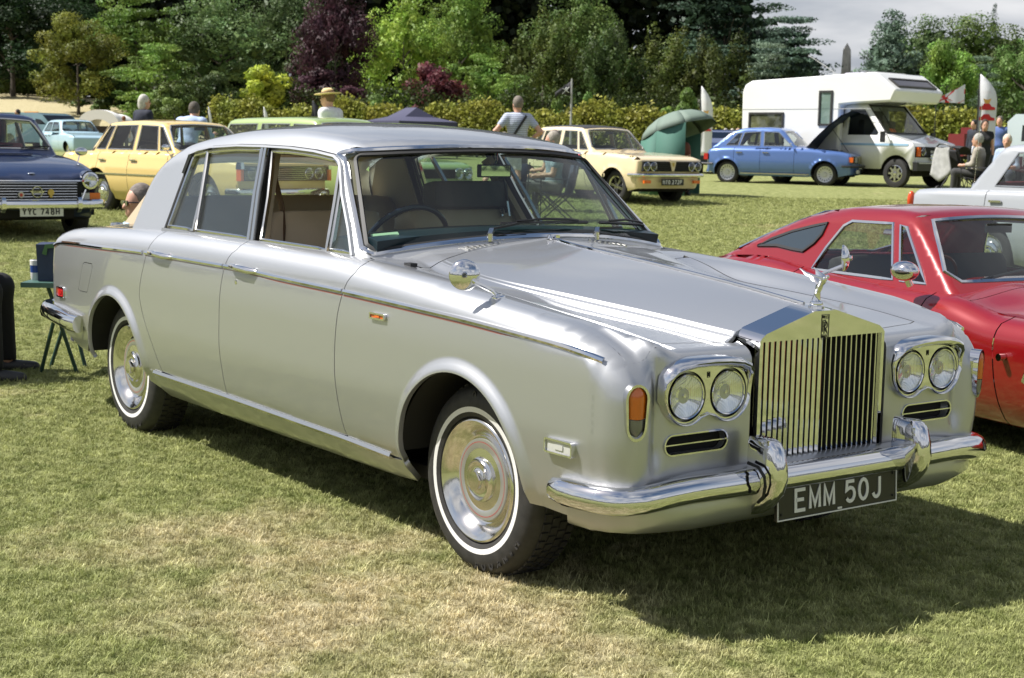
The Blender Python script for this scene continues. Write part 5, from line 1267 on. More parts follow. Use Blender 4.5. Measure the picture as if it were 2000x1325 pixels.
    # door-top ledges
    gside0 = P['gy'](P['zb']) ; body_l = []
    for s_ in (-1, 1):
        body.patch(F, 2, [(bx-.2, s_*(gside0-.03)), (bx-.2, s_*ys), (P['bl'][0]+.0, s_*ys), (P['bl'][0]+.0, s_*(gside0-.03))] if s_ > 0 else [(bx-.2, -(gside0-.03)), (P['bl'][0], -(gside0-.03)), (P['bl'][0], -ys), (bx-.2, -ys)], sp=sp, rng=(.2, 1.6))
    # nose and tail faces
    for xe, sg, FF in ((xN, 1, F), (xT, -1, lambda x, y, z: F(-x, y, z))):
        zt = solve(F, 2, np.full(12, xe), np.linspace(0, ys, 12), .2, 1.6); zz = np.linspace(float(zt[-1]), zbot+.08, 10)[1:]; yo = solve(F, 1, np.full(9, xe), zz, .1, 1.3)
        poly = [(float(a), float(b)) for a, b in zip(np.linspace(0, ys, 12), zt)]+[(float(a), float(b)) for a, b in zip(yo, zz)]+[(0, zbot+.08)]
        for s_ in (-1, 1):
            q = PM(); q.patch(FF, 0, poly, sp=sp, rng=((nose-.6, nose+.4) if sg > 0 else (-tail-.6, -tail+.4)))
            V = q.v[0]*np.array([sg, s_, 1]); N_ = q.n[0]*np.array([sg, s_, 1]); T_ = q.f[0][:, ::-1] if sg*s_ < 0 else q.f[0]
            body.v.append(V); body.n.append(N_); body.f.append(T_+body.c); body.m += [0]*len(T_); body.c += len(V)
    body.build('body', mats, root)
    # greenhouse
    zr = pch(P['roof']); gy = P['gy']; ws, bl = P['ws'], P['bl']        # (x at belt, slope dx/dz, bow)
    zb = P['zb']
    def Gf(x, y, z):
        y = np.abs(y); fs = y-gy(z); ft = z-(zr(x)-P.get('rcrown', .10)*y*y); k1 = 1/sqrt(1+ws[1]**2); k2 = 1/sqrt(1+bl[1]**2)
        a = fil(fs, ft, P.get('rr', .06)); b = fil(a, (x-(ws[0]-ws[1]*(z-zb)-ws[2]*y*y))*k1, .03); return fil(b, ((bl[0]+bl[1]*(z-zb)+bl[2]*y*y)-x)*k2, .03)
    def g0(y, z): return float(solve(Gf, 0, np.array([y]), np.array([z]), -2.5, .6)[0])
    GB = lambda x, y, z: Gf(-x, y, z)
    def g1(y, z): return -float(solve(GB, 0, np.array([y]), np.array([z]), 1., 5.)[0])
    ztop_side = P.get('zside', float(P['roof'][len(P['roof'])//2][1])-.07)
    yr = gy(ztop_side)-.03
    zA = np.linspace(zb-.02, ztop_side-.02, 22); A = [(g0(float(gy(z))-.010, float(z)), float(z)) for z in zA]; B = [(g1(float(gy(z))-.02, float(z)), float(z)) for z in zA]
    xm = np.linspace(A[-1][0]-.02, B[-1][0]+.02, 24); zm = solve(Gf, 2, xm, np.full(24, yr), .8, 2.4)
    outl = A+[(float(a), float(b)) for a, b in zip(xm, zm)]+B[::-1]
    wins = P['windows']; rmat = 1 if 'roof_mat' in P else 0
    roof = PM()
    for sgn in (-1, 1):
        roof.patch(Gf, 1, outl, holes=wins, sp=sp, rng=(.1, 1.3), sgn=sgn, mi=0 if not P.get('vinyl_side') else rmat, lip=.015)
    hd = [(g0(float(y), ztop_side+.005+.03*(1-(y/yr)**2)), float(y)) for y in np.linspace(-yr, yr, 11)]; hb = [(g1(float(y), ztop_side+.005+.03*(1-(y/yr)**2)), float(y)) for y in np.linspace(yr, -yr, 11)]
    roof.patch(Gf, 2, hd+hb, sp=sp*1.3, rng=(.8, 2.5), mi=rmat)
    def screen(Fn, gx, rng, m, nm, sgx):
        wb0, wt = gy(zb)-.05, gy(ztop_side)-.045; z0, z1 = zb+.045, ztop_side-.015
        def pt(t): return None
        W_ = []
        for y in np.linspace(-wb0+.05, wb0-.05, 9): W_.append((float(y), z0+.012*(1-(y/wb0)**2)))
        W_ += [(wb0-.01, z0+.05), (wt+.0, z1-.06)]
        for y in np.linspace(wt-.05, -wt+.05, 9): W_.append((float(y), z1+.025*(1-(y/wt)**2)))
        W_ += [(-wt, z1-.06), (-wb0+.01, z0+.05)]
        zo = np.linspace(zb-.02, ztop_side-.02, 22); yo = [float(gy(z))-(.010 if sgx > 0 else .02) for z in zo]
        O = [(0, zb-.02)]+[(a, float(z)) for a, z in zip(yo, zo)]+[(float(y), ztop_side+.005+.03*(1-(y/yr)**2)) for y in np.linspace(yr, -yr, 11)]+[(-a, float(z)) for a, z in zip(yo[::-1], zo[::-1])]
        q = PM(); q.patch(Fn, 0, O, holes=[W_], sp=sp, rng=rng, lip=.012); q2 = PM(); q2.patch(Fn, 0, W_, sp=sp*2, rng=rng, off=-.006)
        k = np.array([sgx, 1, 1])
        for a in range(len(q.v)):
            T_ = q.f[a]-(0 if a == 0 else 0)
        base = roof.c; V = np.concatenate(q.v)*k; N_ = np.concatenate(q.n)*k; T_ = np.concatenate(q.f); T_ = T_[:, ::-1] if sgx < 0 else T_
        roof.v.append(V); roof.n.append(N_); roof.f.append(T_+base); roof.m += [0]*len(T_); roof.c += len(V)
        g_ = PM(); V = q2.v[0]*k; g_.v.append(V); g_.n.append(q2.n[0]*k); g_.f.append(q2.f[0][:, ::-1] if sgx < 0 else q2.f[0]); g_.m += [0]*len(q2.f[0]); g_.c = len(V); go_ = g_.build(nm, [m], root)
        path = []; nr = []
        for y, z in [tuple(p) for p in resample(W_, .12)]:
            x = sgx*float(solve(Fn, 0, np.array([y]), np.array([z]), *rng)[0]); path.append(Vector((x, y, z))); nr.append((sgx, 0, .6))
        mb = MB(); mb.sweep(path, [(-.012, -.003), (.012, -.003), (.008, .007), (-.008, .007)], closed=True, norms=nr); mb.build('screen_trim', P.get('trim', M_chrome_dull), root)
    screen(Gf, g0, (-2.5, .6), P.get('glass', M_lightglass), 'windscreen', 1); screen(GB, g1, (1., 5.), P.get('glass', M_lightglass), 'rear_screen', -1)
    roof.build('roof', mats, root)
    for sgn in (-1, 1):
        for wpoly in wins:
            pm = PM(); pm.patch(Gf, 1, wpoly, sp=sp*2, rng=(.1, 1.3), sgn=sgn, off=-.006); pm.build('window_glass', [P.get('glass', M_lightglass)], root)
            q = [tuple(p) for p in resample(wpoly, .10)]; yq = solve(Gf, 1, np.array([p[0] for p in q]), np.array([p[1] for p in q]), .1, 1.3); mb = MB()
            mb.sweep([(p[0], sgn*float(y), p[1]) for p, y in zip(q, yq)], [(-.009, -.004), (.009, -.004), (.007, .006), (-.007, .006)], closed=True, norms=[(0, sgn, .2)]*len(q)); mb.build('window_frame', P.get('trim', M_chrome_dull), root)
    # under-floor, cabin
    mb = MB(); hw = P['width'][len(P['width'])//2][1]-.10; mb.box(((xN+xT)/2, 0, zbot+.05), (xN-xT-.3, 2*hw-.1, .06)); mb.box((-.05, 0, .45), (ar*2+.3, (hw-.26)*2, .4)); mb.box((-wb, 0, .42), (ar*2+.3, (hw-.26)*2, .4)); mb.build('underbody', M_under, root)
    for cx in (0, -wb):
        for s_ in (-1, 1):
            mb = MB(); Aq = [(cx+(ar+.004)*cos(t), wr+(ar+.004)*sin(t)) for t in np.linspace(-.1, pi+.1, 14)]; yo_ = w(cx)-ins(wr)-.01; o = [Vector((a, s_*float(yo_), b)) for a, b in Aq]; i_ = [Vector((a, s_*(float(yo_)-.30), b)) for a, b in Aq]; n = len(o)
            mb.add(o+i_, [(k, k+1, n+k+1, n+k) for k in range(n-1)]); mb.add(i_, [tuple(range(n))], smooth=False); mb.build('wheel_housing', M_under, root)
    sm = P.get('seat', M_seatdark)
    for sx in P.get('seats', (ws[0]-1.0,)):
        for s_ in (-1, 1): mb = MB(); cushion(mb, (sx, s_*.36, zb-.14), (.16, .48, .50), rot=(0, radians(-14), 0)); mb.build('seat', sm, root, 80)
    if P.get('rear_seat', True): mb = MB(); cushion(mb, (bl[0]+.35, 0, zb-.16), (.2, 1.15, .46), rot=(0, radians(-16), 0)); mb.build('rear_seat', sm, root, 80)
    mb = MB(); mb.box((ws[0]-.32, 0, zb-.09), (.30, 2*gy(zb)-.12, .16)); mb.build('dashboard', M_trimblack, root)
    sy = -.36; mb = MB(); c0 = Vector((ws[0]-.62, sy, zb-.02)); mb.tube([c0+Vector((.19*cos(t)*.45, .19*sin(t), .19*cos(t)*.9)) for t in np.linspace(0, 2*pi, 28, endpoint=False)], .010, 6, closed=True); mb.build('steering_wheel', P.get('wheel_mat', M_trimblack), root)
    mb = MB(); mb.box((ws[0]-ws[1]*.75*(ztop_side-zb)-.10, 0, ztop_side-.05), (.02, .18, .05)); mb.build('interior_mirror', M_trimblack, root)
    # wheels
    for cx in (0, -wb):
        for s_ in (-1, 1):
            wo = bpy.data.objects.new('wheel', None); COL.objects.link(wo); wo.parent = root; yo_ = float(w(cx)-ins(wr))-P.get('win', .03); wo.location = (cx, s_*yo_, wr); wo.rotation_euler = (0, 0, pi if s_ > 0 else 0)
            rr_ = P.get('rim', .19)
            mb = MB(); mb.lathe([(rr_+.005, -.03), (rr_+.012, -.004), (rr_+.05, .0), (wr-.02, -.014), (wr-.002, -.035), (wr, -.06), (wr, -.14), (wr-.02, -.17), (rr_, -.165)], (0, 0, 0), (0, -1, 0), 32, up=(0, 0, 1)); mb.build('tyre', M_tyre_b, wo, 50)
            kind = P.get('wheel', 'cap')
            mb = MB()
            if kind == 'cap': mb.lathe([(0, -.010), (.045, -.012), (.055, -.022), (.09, -.020), (.115, -.030), (.118, -.045), (rr_-.035, -.050), (rr_-.02, -.028), (rr_, -.015), (rr_+.008, -.02), (rr_+.008, -.04)], (0, 0, 0), (0, -1, 0), 32, mis=[0]*5+[1]*5, up=(0, 0, 1)); mb.build('rim', [M_chrome, P.get('rim_mat', M_chrome_dull)], wo, 40)
            elif kind == 'trim':
                mb.lathe([(0, -.014), (.04, -.012), (.05, -.03), (.10, -.032), (rr_-.02, -.018), (rr_, -.012), (rr_+.008, -.02)], (0, 0, 0), (0, -1, 0), 36, up=(0, 0, 1))
                mb.build('rim', P.get('rim_mat', M_chrome_dull), wo, 40); mb = MB()
                for k in range(16): a = 2*pi*k/16; mb.box((cos(a)*(rr_-.045), .016, sin(a)*(rr_-.045)), (.035, .012, .016), rot=(0, -a, 0))
                mb.build('rim_slots', M_trimblack, wo)
            elif kind == 'spoke':
                mb.lathe([(rr_-.03, -.07), (rr_-.025, -.02), (rr_, -.008), (rr_+.008, -.02)], (0, 0, 0), (0, -1, 0), 36, up=(0, 0, 1)); mb.lathe([(0, -.015), (.04, -.018), (.05, -.04)], (0, 0, 0), (0, -1, 0), 20, up=(0, 0, 1))
                for k in range(P.get('nspoke', 14)):
                    a = 2*pi*k/P.get('nspoke', 14); b_ = a+(.18 if k % 2 else -.18); mb.sweep([(cos(a)*.04, .032, sin(a)*.04), (cos(b_)*(rr_-.02), .022, sin(b_)*(rr_-.02))], [(-.007, -.006), (.007, -.006), (.007, .006), (-.007, .006)], up=(0, 1, 0))
                mb.build('rim', P.get('rim_mat', M_chrome_dull), wo, 40); mb = MB(); mb.lathe([(0, -.075), (rr_, -.075)], (0, 0, 0), (0, -1, 0), 20, up=(0, 0, 1)); mb.build('brake_drum', M_void, wo)
    root['_F'] = 0
    del root['_F']
    return root, F, Gf
def lamp_round(root, x, y, z, r, name='headlight', rimw=.014, rim=None):
    hl = bpy.data.objects.new(name, None); COL.objects.link(hl); hl.parent = root; hl.location = (x, y, z)
    mb = MB(); mb.lathe([(r, -.004), (r+.004, .006), (r+rimw, .002), (r+rimw, -.02)], axis=(1, 0, 0), n=24); mb.build('lamp_rim', rim or M_chrome, hl)
    mb = MB(); mb.lathe([(0, -.05), (r*.5, -.04), (r, -.004)], axis=(1, 0, 0), n=20); mb.build('lamp_reflector', M_reflector, hl)
    mb = MB(); mb.lathe([(0, .014), (r*.5, .011), (r, .0)], axis=(1, 0, 0), n=20); mb.build('lamp_lens', M_lens, hl, 60); return hl
def bxo(root, name, c, d, m, rot=None, taper=1.):
    mb = MB(); mb.box(c, d, rot, taper=taper); return mb.build(name, m, root)
def blade(root, name, x, hw, z, h=.10, wrap=.35, bow=.06, m=None, t=.03):
    pts = [(x-wrap, -hw-.01, z), (x-.12, -hw, z), (x-.03, -hw+.05, z)]+[(x+bow*(1-(y/hw)**2), y, z) for y in np.linspace(-hw+.12, hw-.12, 9)]+[(x-.03, hw-.05, z), (x-.12, hw, z), (x-wrap, hw+.01, z)]
    sg = 1 if wrap > 0 else -1
    nm = []
    for i in range(len(pts)): a = Vector(pts[max(i-1, 0)]); b = Vector(pts[min(i+1, len(pts)-1)]); q = (b-a).normalized(); nm.append(Vector((q.y*sg*1., -q.x*sg, .05)))
    mb = MB(); H = h/2; mb.sweep(pts, [(-H, -t*.3), (-H*.7, t*.5), (0, t*.8), (H*.7, t*.5), (H, -t*.3)], norms=nm); return mb.build(name, m or M_chrome, root, 40)
def plate(root, x, z, txt, white=True, w=.52, h=.11, y=0, back=False):
    pl = bpy.data.objects.new('number_plate', None); COL.objects.link(pl); pl.parent = root; pl.location = (x, y, z)
    mb = MB(); mb.box((0, 0, 0), (.01, w, h)); mb.build('plate_board', mat('white_number_plate', (.66, .66, .60), .4) if white else M_plate_black, pl)
    
    if not txt: return pl
    n = sum(.55 if c == ' ' else 1 for c in txt); ch = h*.70; cw = (w*.90)/n*.80; gp = (w*.90)/n*.20; mb = MB(); strokes(mb, txt, (.0052, -w*.45, -ch/2), (0, 1, 0), (0, 0, 1), ch, cw, gp, .014, (.003, 0, 0)); mb.build('plate_characters', mat('black_characters', (.012, .012, .012), .4) if white else M_plate_ink, pl); return pl
def mirror_stalk(root, x, y, z, s_, h=.10, r=.055):
    mo = bpy.data.objects.new('wing_mirror', None); COL.objects.link(mo); mo.parent = root
    mb = MB(); mb.tube([(x, y, z), (x-.03, y+s_*.03, z+h*.5), (x-.03, y+s_*.05, z+h)], .007, 6); mb.build('mirror_stalk', M_chrome, mo)
    mb = MB(); mb.ell((x-.03, y+s_*.06, z+h+.01), (.022, r, r*.62), 16, 10); mb.build('mirror_shell', M_chrome, mo)

def place(front_px, rear_px, wb, yoff, W):
    """pose a car from the pixels where its two near-side tyres stand; returns (loc, heading)"""
    a, _ = on_ground(*front_px); b, _ = on_ground(*rear_px); return a, b
def pose(front_px, heading_deg, side, half_w):
    """stand the near front tyre on the ground at a pixel; side -1 if the car's right side faces us"""
    a, t = on_ground(*front_px); h = radians(heading_deg); fx_, fy_ = cos(h), sin(h); lx, ly = -fy_, fx_
    x = a[0]-lx*side*half_w; y = a[1]-ly*side*half_w
    return (x, y, float(ground_z(x, y))-.015), h
def pose_at(px, py, lp, heading_deg, D=None):
    """pose so that the local point lp of an object lands on a pixel; D fixes the distance, otherwise the height does"""
    h = radians(heading_deg); lx, ly, lz = lp; ox = lx*cos(h)-ly*sin(h); oy = lx*sin(h)+ly*cos(h)
    c, d = ray(px, py)
    if D is None:
        t = 3.
        while t < 200:
            q = c+d*t; gz = float(ground_z(q[0]-ox, q[1]-oy))
            if q[2] <= gz+lz: break
            t += .02
        D = t
    q = c+d*D; x, y = q[0]-ox, q[1]-oy
    return (float(x), float(y), float(ground_z(x, y))-.012), h

# ---- navy saloon on the left, nose towards us
navy = paint('navy_paint', (.003, .013, .055), 0, .35)
P = dict(crown=[(-3.2, .74), (-3.0, .80), (-2.6, .86), (-1.8, .885), (-.8, .89), (-.4, .865), (.1, .80), (.35, .74), (.5, .68)], deck=[(-3.2, .72), (-3.0, .80), (-2.6, .87), (-1.8, .90), (-.8, .93), (-.4, .885), (.1, .80), (.35, .72), (.5, .64)],
         width=[(-3.2, .70), (-2.6, .76), (-1.2, .775), (0, .765), (.5, .72)], nose=.50, tail=-3.17, wb=2.37, wr=.275, arch=.31, belt=.9, zb=.90, sh=.09, rf=.05, nose_c=.05, nose_z=[(.2, -.14), (.40, -.06), (.64, .02), (1., .02)],
         ws=(-.55, 1.0, .22), bl=(-2.55, .8, .15), gy=lambda z: .66-.28*(z-.90), roof=[(-2.6, 1.22), (-2.3, 1.31), (-1.9, 1.355), (-1.4, 1.36), (-1.0, 1.335), (-.7, 1.25)], zside=1.27,
         windows=[[(-2.28, .95), (-2.05, 1.22), (-1.72, 1.245), (-1.70, .95)], [(-1.62, .95), (-1.63, 1.245), (-1.20, 1.235), (-1.06, 1.14), (-.86, .95)]], shuts=[-2.15, -1.66, -.74], seat=M_seatred, sp=.05, yseam=.66, wheel='cap', flare=.008)
def scaleP(P, sx, sy, sz):
    Q = dict(P)
    for k in ('crown', 'deck', 'roof'): Q[k] = [(a*sx, b*sz) for a, b in P[k]]
    Q['width'] = [(a*sx, b*sy) for a, b in P['width']]; Q['windows'] = [[(a*sx, b*sz) for a, b in w] for w in P['windows']]; Q['shuts'] = [a*sx for a in P['shuts']]
    for k, f in (('nose', sx), ('tail', sx), ('wb', sx), ('wr', sz), ('arch', sz), ('zb', sz), ('zside', sz), ('yseam', sy)): Q[k] = P[k]*f
    if 'nose_z' in P: Q['nose_z'] = [(a*sz, b) for a, b in P['nose_z']]
    Q['ws'] = (P['ws'][0]*sx, P['ws'][1], P['ws'][2]); Q['bl'] = (P['bl'][0]*sx, P['bl'][1], P['bl'][2]); g_ = P['gy']; Q['gy'] = lambda z: g_(z/sz)*sy; return Q
P = scaleP(P, 1.10, 1.09, 1.12)
loc, h = pose_at(81, 426, (.66, 0, .36), 1, 18.0)
NV, NVF, _ = car('navy_saloon', 'navy blue saloon at the left edge with wide chrome grille and white plate', P, navy, loc, math.degrees(h) and h)
NVADD = ('grille_backing', 'grille_bar', 'grille_top_trim', 'grille_emblem', 'emblem_lettering', 'round_badge', 'gold_badge', 'bonnet_badge', 'lamp_pod', 'grille_end_trim', 'side_lamp', 'indicator', 'overrider', 'front_bumper', 'air_intake', 'wiper')
g_ = bpy.data.objects.new('grille', None); COL.objects.link(g_); g_.parent = NV
bxo(NV, 'grille_backing', (.505, 0, .51), (.03, 1.16, .20), M_void)
for i in range(7):
    z = .425+.029*i; mb = MB(); mb.sweep([(.535-.03*(abs(y)/.56)**2, y, z) for y in np.linspace(-.56+.035*(i/7), .56-.035*(i/7), 9)], [(-.004, -.003), (.004, -.003), (.003, .004), (-.003, .004)]); mb.build('grille_bar', M_chrome_dull, g_)
mb = MB(); mb.sweep([(.530-.03*(abs(y)/.62)**2, y, .622-.0*abs(y)) for y in np.linspace(-.60, .60, 11)], [(-.010, -.005), (.010, -.005), (.008, .007), (-.008, .007)]); mb.build('grille_top_trim', M_chrome, g_)
mb = MB(); mb.lathe([(.050, 0), (.054, .006), (.060, .006), (.062, 0)], (.545, -.02, .505), (1, 0, 0), 24); mb.prism([(-.085, .012), (-.06, -.012), (.06, -.012), (.085, .012)], (.552, -.02, .505), (0, 1, 0), (0, 0, 1), (.006, 0, 0)); mb.build('grille_emblem', M_chrome_dull, g_)
mb = MB(); strokes(mb, 'MORRIS', (.5585, -.068, .498), (0, 1, 0), (0, 0, 1), .015, .014, .003, .003, (.002, 0, 0)); mb.build('emblem_lettering', M_void, g_)
mb = MB(); mb.cyl((.545, -.20, .475), (.555, -.20, .475), .032, n=20); mb.cyl((.555, -.20, .475), (.558, -.20, .475), .018, n=16, mi=1); mb.build('round_badge', [mat('cream_enamel', (.6, .58, .48), .4), mat('red_enamel', (.5, .06, .03), .4)], g_)
mb = MB(); mb.cyl((.545, .13, .50), (.555, .13, .50), .036, n=8); mb.box((.55, .13, .462), (.008, .03, .03)); mb.build('gold_badge', mat('gold_badge_metal', (.55, .40, .12), .3, .8), g_)
mb = MB(); mb.ell((.40, -.03, .695), (.03, .04, .012), 14, 8); mb.build('bonnet_badge', M_chrome, NV)
for s_ in (-1, 1):
    hl = lamp_round(NV, .535, s_*.585, .625, .078, rimw=.026)
    mb = MB(); mb.lathe([(.104, -.01), (.108, -.10), (.10, -.2)], (.535, s_*.585, .625), (1, 0, 0), 28); mb.build('lamp_pod', navy, NV)
    mb = MB(); mb.sweep([(.53, s_*.53, .53), (.545, s_*.47, .405)], [(-.010, -.006), (.010, -.006), (.008, .006), (-.008, .006)], up=(1, 0, 0)); mb.build('grille_end_trim', M_chrome, g_)
    bxo(NV, 'side_lamp', (.505, s_*.53, .455), (.05, .09, .075), M_lens if False else mat('frosted_lens', (.55, .55, .52), .3)); bxo(NV, 'indicator', (.495, s_*.64, .455), (.06, .12, .075), mat('orange_lens', (.75, .13, .01), .2))
    mirror_stalk(NV, -.02, s_*.66, .80, s_, .12, .075)
    mb = MB(); mb.sweep([(.60, s_*.42, .30), (.645, s_*.42, .34), (.65, s_*.42, .40), (.63, s_*.42, .445)], [(-.028, -.012), (.028, -.012), (.022, .014), (-.022, .014)], up=(1, 0, 0)); mb.build('overrider', M_chrome, NV, 50)
blade(NV, 'front_bumper', .585, .76, .375, .10, .30, .04)
plate(NV, .615, .335-.035, 'YYC 748H')
mb = MB(); mb.tube([(-.58, -.30, .955), (-.62, -.1, .975), (-.66, .15, .985)], .009, 6); mb.tube([(-.58, .22, .955), (-.62, .40, .975), (-.66, .58, .975)], .009, 6); mb.build('wiper', M_black, NV); bxo(NV, 'air_intake', (-.36, -.05, .893), (.07, .62, .008), M_void)

KX, KY, KZ = 1.10, 1.09, 1.12
for o in list(COL.objects):
    if o.parent in (NV, g_) and o.type == 'MESH' and o.name.split('.')[0] in NVADD:
        o.data.transform(Matrix.Diagonal((KX, KY, KZ, 1)))
for o in list(COL.objects):
    if o.parent is NV and o.type == 'EMPTY' and o.name.split('.')[0] in ('headlight', 'number_plate'): o.location = (o.location.x*KX, o.location.y*KY, o.location.z*KZ)
    if o.parent is not None and o.parent.parent is NV and o.parent.name.startswith('wing_mirror'): o.data.transform(Matrix.Diagonal((KX, KY, KZ, 1)))

# ---- yellow saloon
yel = paint('primrose_paint', (.76, .56, .21), 0, .35)
P = dict(crown=[(-3.8, .86), (-3.6, .90), (-3.0, .93), (-1.6, .94), (-.9, .935), (0, .895), (.5, .865), (.8, .84)], width=[(-3.8, .76), (-3.3, .82), (-1.5, .84), (0, .835), (.78, .80)], nose=.78, tail=-3.76, wb=2.62, wr=.325, arch=.36, belt=.93, zb=.925, sh=.05, rf=.04, nose_c=.03,
         ws=(-.72, 1.15, .16), bl=(-3.02, .85, .12), gy=lambda z: .705-.30*(z-.925), roof=[(-3.2, 1.24), (-2.9, 1.34), (-2.5, 1.395), (-1.9, 1.415), (-1.5, 1.405), (-1.2, 1.37), (-.95, 1.25)], zside=1.335, yseam=.70,
         windows=[[(-2.80, .965), (-2.56, 1.305), (-2.44, 1.31), (-2.56, .965)], [(-2.50, .965), (-2.40, 1.312), (-1.86, 1.322), (-1.86, .965)], [(-1.77, .965), (-1.77, 1.322), (-1.36, 1.310), (-1.24, .965)], [(-1.18, .965), (-1.31, 1.300), (-1.24, 1.295), (-.90, .965)]],
         shuts=[-2.62, -1.815, -.86], seat=M_seatdark, strip=.60, sp=.06, wheel='cap', ins=[(.15, .16), (.28, .09), (.36, .03), (.55, 0), (.66, .0), (.80, .03), (1.0, .075)])
loc, h = pose_at(192, 412, (-2.62, -.80, .0), 12, 23.0)
YE, YF, YG = car('yellow_saloon', 'primrose yellow saloon with black rear pillar parked behind the navy and silver cars', P, yel, loc, h)
bxo(YE, 'grille', (.775, 0, .68), (.03, 1.52, .20), M_void)
for z in np.linspace(.60, .76, 7): bxo(YE, 'grille_bar', (.795, 0, z), (.008, 1.46, .006), M_chrome_dull)
for s_ in (-1, 1):
    lamp_round(YE, .80, s_*.60, .68, .07, rimw=.01); lamp_round(YE, .80, s_*.42, .68, .07, rimw=.01); bxo(YE, 'indicator', (.77, s_*.79, .66), (.10, .05, .16), mat('orange_lens', (.75, .13, .01), .2)); bxo(YE, 'wing_cap', (.77, s_*.79, .79), (.12, .06, .10), M_chrome, taper=.8); mirror_stalk(YE, -.82 if s_ < 0 else -.6, s_*.78, .90, s_, .10, .07)
    pm = PM(); pm.patch(YG, 1, [(-2.86, .93), (-2.60, 1.325), (-2.82, 1.30), (-3.16, .95)], sp=.08, rng=(.1, 1.2), sgn=s_, off=.004); pm.build('vinyl_pillar', [mat('black_vinyl', (.025, .024, .024), .7)], YE)
blade(YE, 'front_bumper', .86, .82, .42, .11, .35, .04); blade(YE, 'rear_bumper', -3.84, .80, .42, .11, -.35, -.04)
bxo(YE, 'roof_aerial', (-1.5, -.2, 1.44), (.01, .01, .12), M_black, rot=(0, radians(-20), 0))

# ---- pale green estate behind it
grn = paint('apple_green_paint', (.30, .40, .135), 0, .38)
P = dict(crown=[(-3.95, .86), (-3.7, .92), (-2.0, .95), (-.9, .945), (0, .90), (.5, .865), (.78, .80)], width=[(-3.95, .78), (-3.3, .84), (-1.5, .86), (0, .85), (.78, .80)], nose=.76, tail=-3.85, wb=2.69, wr=.325, arch=.36, belt=.95, zb=.94, sh=.06, rf=.05, nose_c=.05,
         ws=(-.70, 1.1, .18), bl=(-3.72, .42, .05), gy=lambda z: .72-.28*(z-.94), roof=[(-3.9, 1.40), (-3.6, 1.47), (-3.0, 1.50), (-1.9, 1.51), (-1.4, 1.49), (-1.1, 1.43), (-.9, 1.25)], zside=1.41, yseam=.70,
         windows=[[(-3.58, .98), (-3.44, 1.375), (-2.72, 1.385), (-2.70, .98)], [(-2.60, .98), (-2.60, 1.385), (-1.90, 1.385), (-1.90, .98)], [(-1.80, .98), (-1.80, 1.385), (-1.36, 1.37), (-1.24, .98)], [(-1.18, .98), (-1.31, 1.36), (-.92, .98)]],
         shuts=[-2.65, -1.85, -.86], seat=M_seattan, sp=.07, seats=(-1.7,), wheel='cap')
loc, h = pose_at(700, 398, (0, -.82, 0.0), 9, 21.8)
GR, GF, GG = car('green_estate', 'pale apple green estate car behind the silver saloon, long roof seen above it', P, grn, loc, h)
blade(GR, 'front_bumper', .84, .82, .45, .11, .35, .05)
for s_ in (-1, 1): lamp_round(GR, .765, s_*.62, .70, .07); lamp_round(GR, .765, s_*.44, .70, .07)
bxo(GR, 'grille', (.76, 0, .70), (.02, .7, .13), M_void)

# ---- cream saloon with black vinyl roof
cre = paint('cream_paint', (.78, .64, .40), 0, .38)
P = dict(crown=[(-3.3, .82), (-3.1, .86), (-2.5, .885), (-1.5, .90), (-.8, .905), (0, .875), (.45, .84), (.62, .80)], width=[(-3.3, .72), (-2.8, .77), (-1.4, .785), (0, .78), (.62, .75)], nose=.66, tail=-3.42, wb=2.455, wr=.30, arch=.335, belt=.9, zb=.895, sh=.06, rf=.04, nose_c=.04, nose_z=[(.2, -.08), (.45, 0), (.70, .04), (.8, .05), (1, .05)],
         ws=(-.62, 1.05, .2), bl=(-2.75, .75, .12), gy=lambda z: .665-.27*(z-.895), roof=[(-3.0, 1.20), (-2.6, 1.33), (-2.2, 1.375), (-1.7, 1.385), (-1.3, 1.37), (-1.0, 1.33), (-.8, 1.2)], zside=1.295, yseam=.66,
         windows=[[(-2.52, .935), (-2.34, 1.26), (-2.24, 1.265), (-2.32, .935)], [(-2.26, .935), (-2.19, 1.265), (-1.72, 1.272), (-1.72, .935)], [(-1.62, .935), (-1.62, 1.272), (-1.26, 1.262), (-1.14, .935)], [(-1.08, .935), (-1.20, 1.255), (-1.14, 1.25), (-.84, .935)]],
         shuts=[-2.30, -1.67, -.78], roof_mat=mat('black_vinyl_roof', (.03, .03, .034), .6), seat=M_seatdark, sp=.06, wheel='spoke', nspoke=12, handles=True, strip=.60)
loc, h = pose_at(1196, 386, (0, -.76, 0), 0, 26.8)
CR, CF, CG = car('cream_saloon', 'cream saloon with a black vinyl roof and twin headlamps parked beside the green umbrella shelter', P, cre, loc, h)
bxo(CR, 'grille', (.685, 0, .665), (.05, 1.36, .17), M_void)
for z in np.linspace(.61, .72, 4): bxo(CR, 'grille_bar', (.712, 0, z), (.006, .86, .005), M_trimblack)
mb = MB(); mb.prism([(-.07, .09), (.07, .09), (.025, -.085), (-.025, -.085)], (.69, 0, .67), (0, 1, 0), (0, 0, 1), (.035, 0, 0)); mb.build('grille_centre', cre, CR)
mb = MB(); mb.prism([(-.025, .04), (.025, .04), (.02, -.01), (0, -.03), (-.02, -.01)], (.726, 0, .69), (0, 1, 0), (0, 0, 1), (.006, 0, 0)); mb.build('grille_badge', mat('gold_badge_metal', (.55, .4, .12), .3, .8), CR)
for s_ in (-1, 1):
    lamp_round(CR, .718, s_*.60, .665, .066, rimw=.012); lamp_round(CR, .718, s_*.445, .665, .066, rimw=.012); bxo(CR, 'indicator', (.70, s_*.58, .40), (.04, .15, .055), mat('orange_lens', (.75, .13, .01), .2))
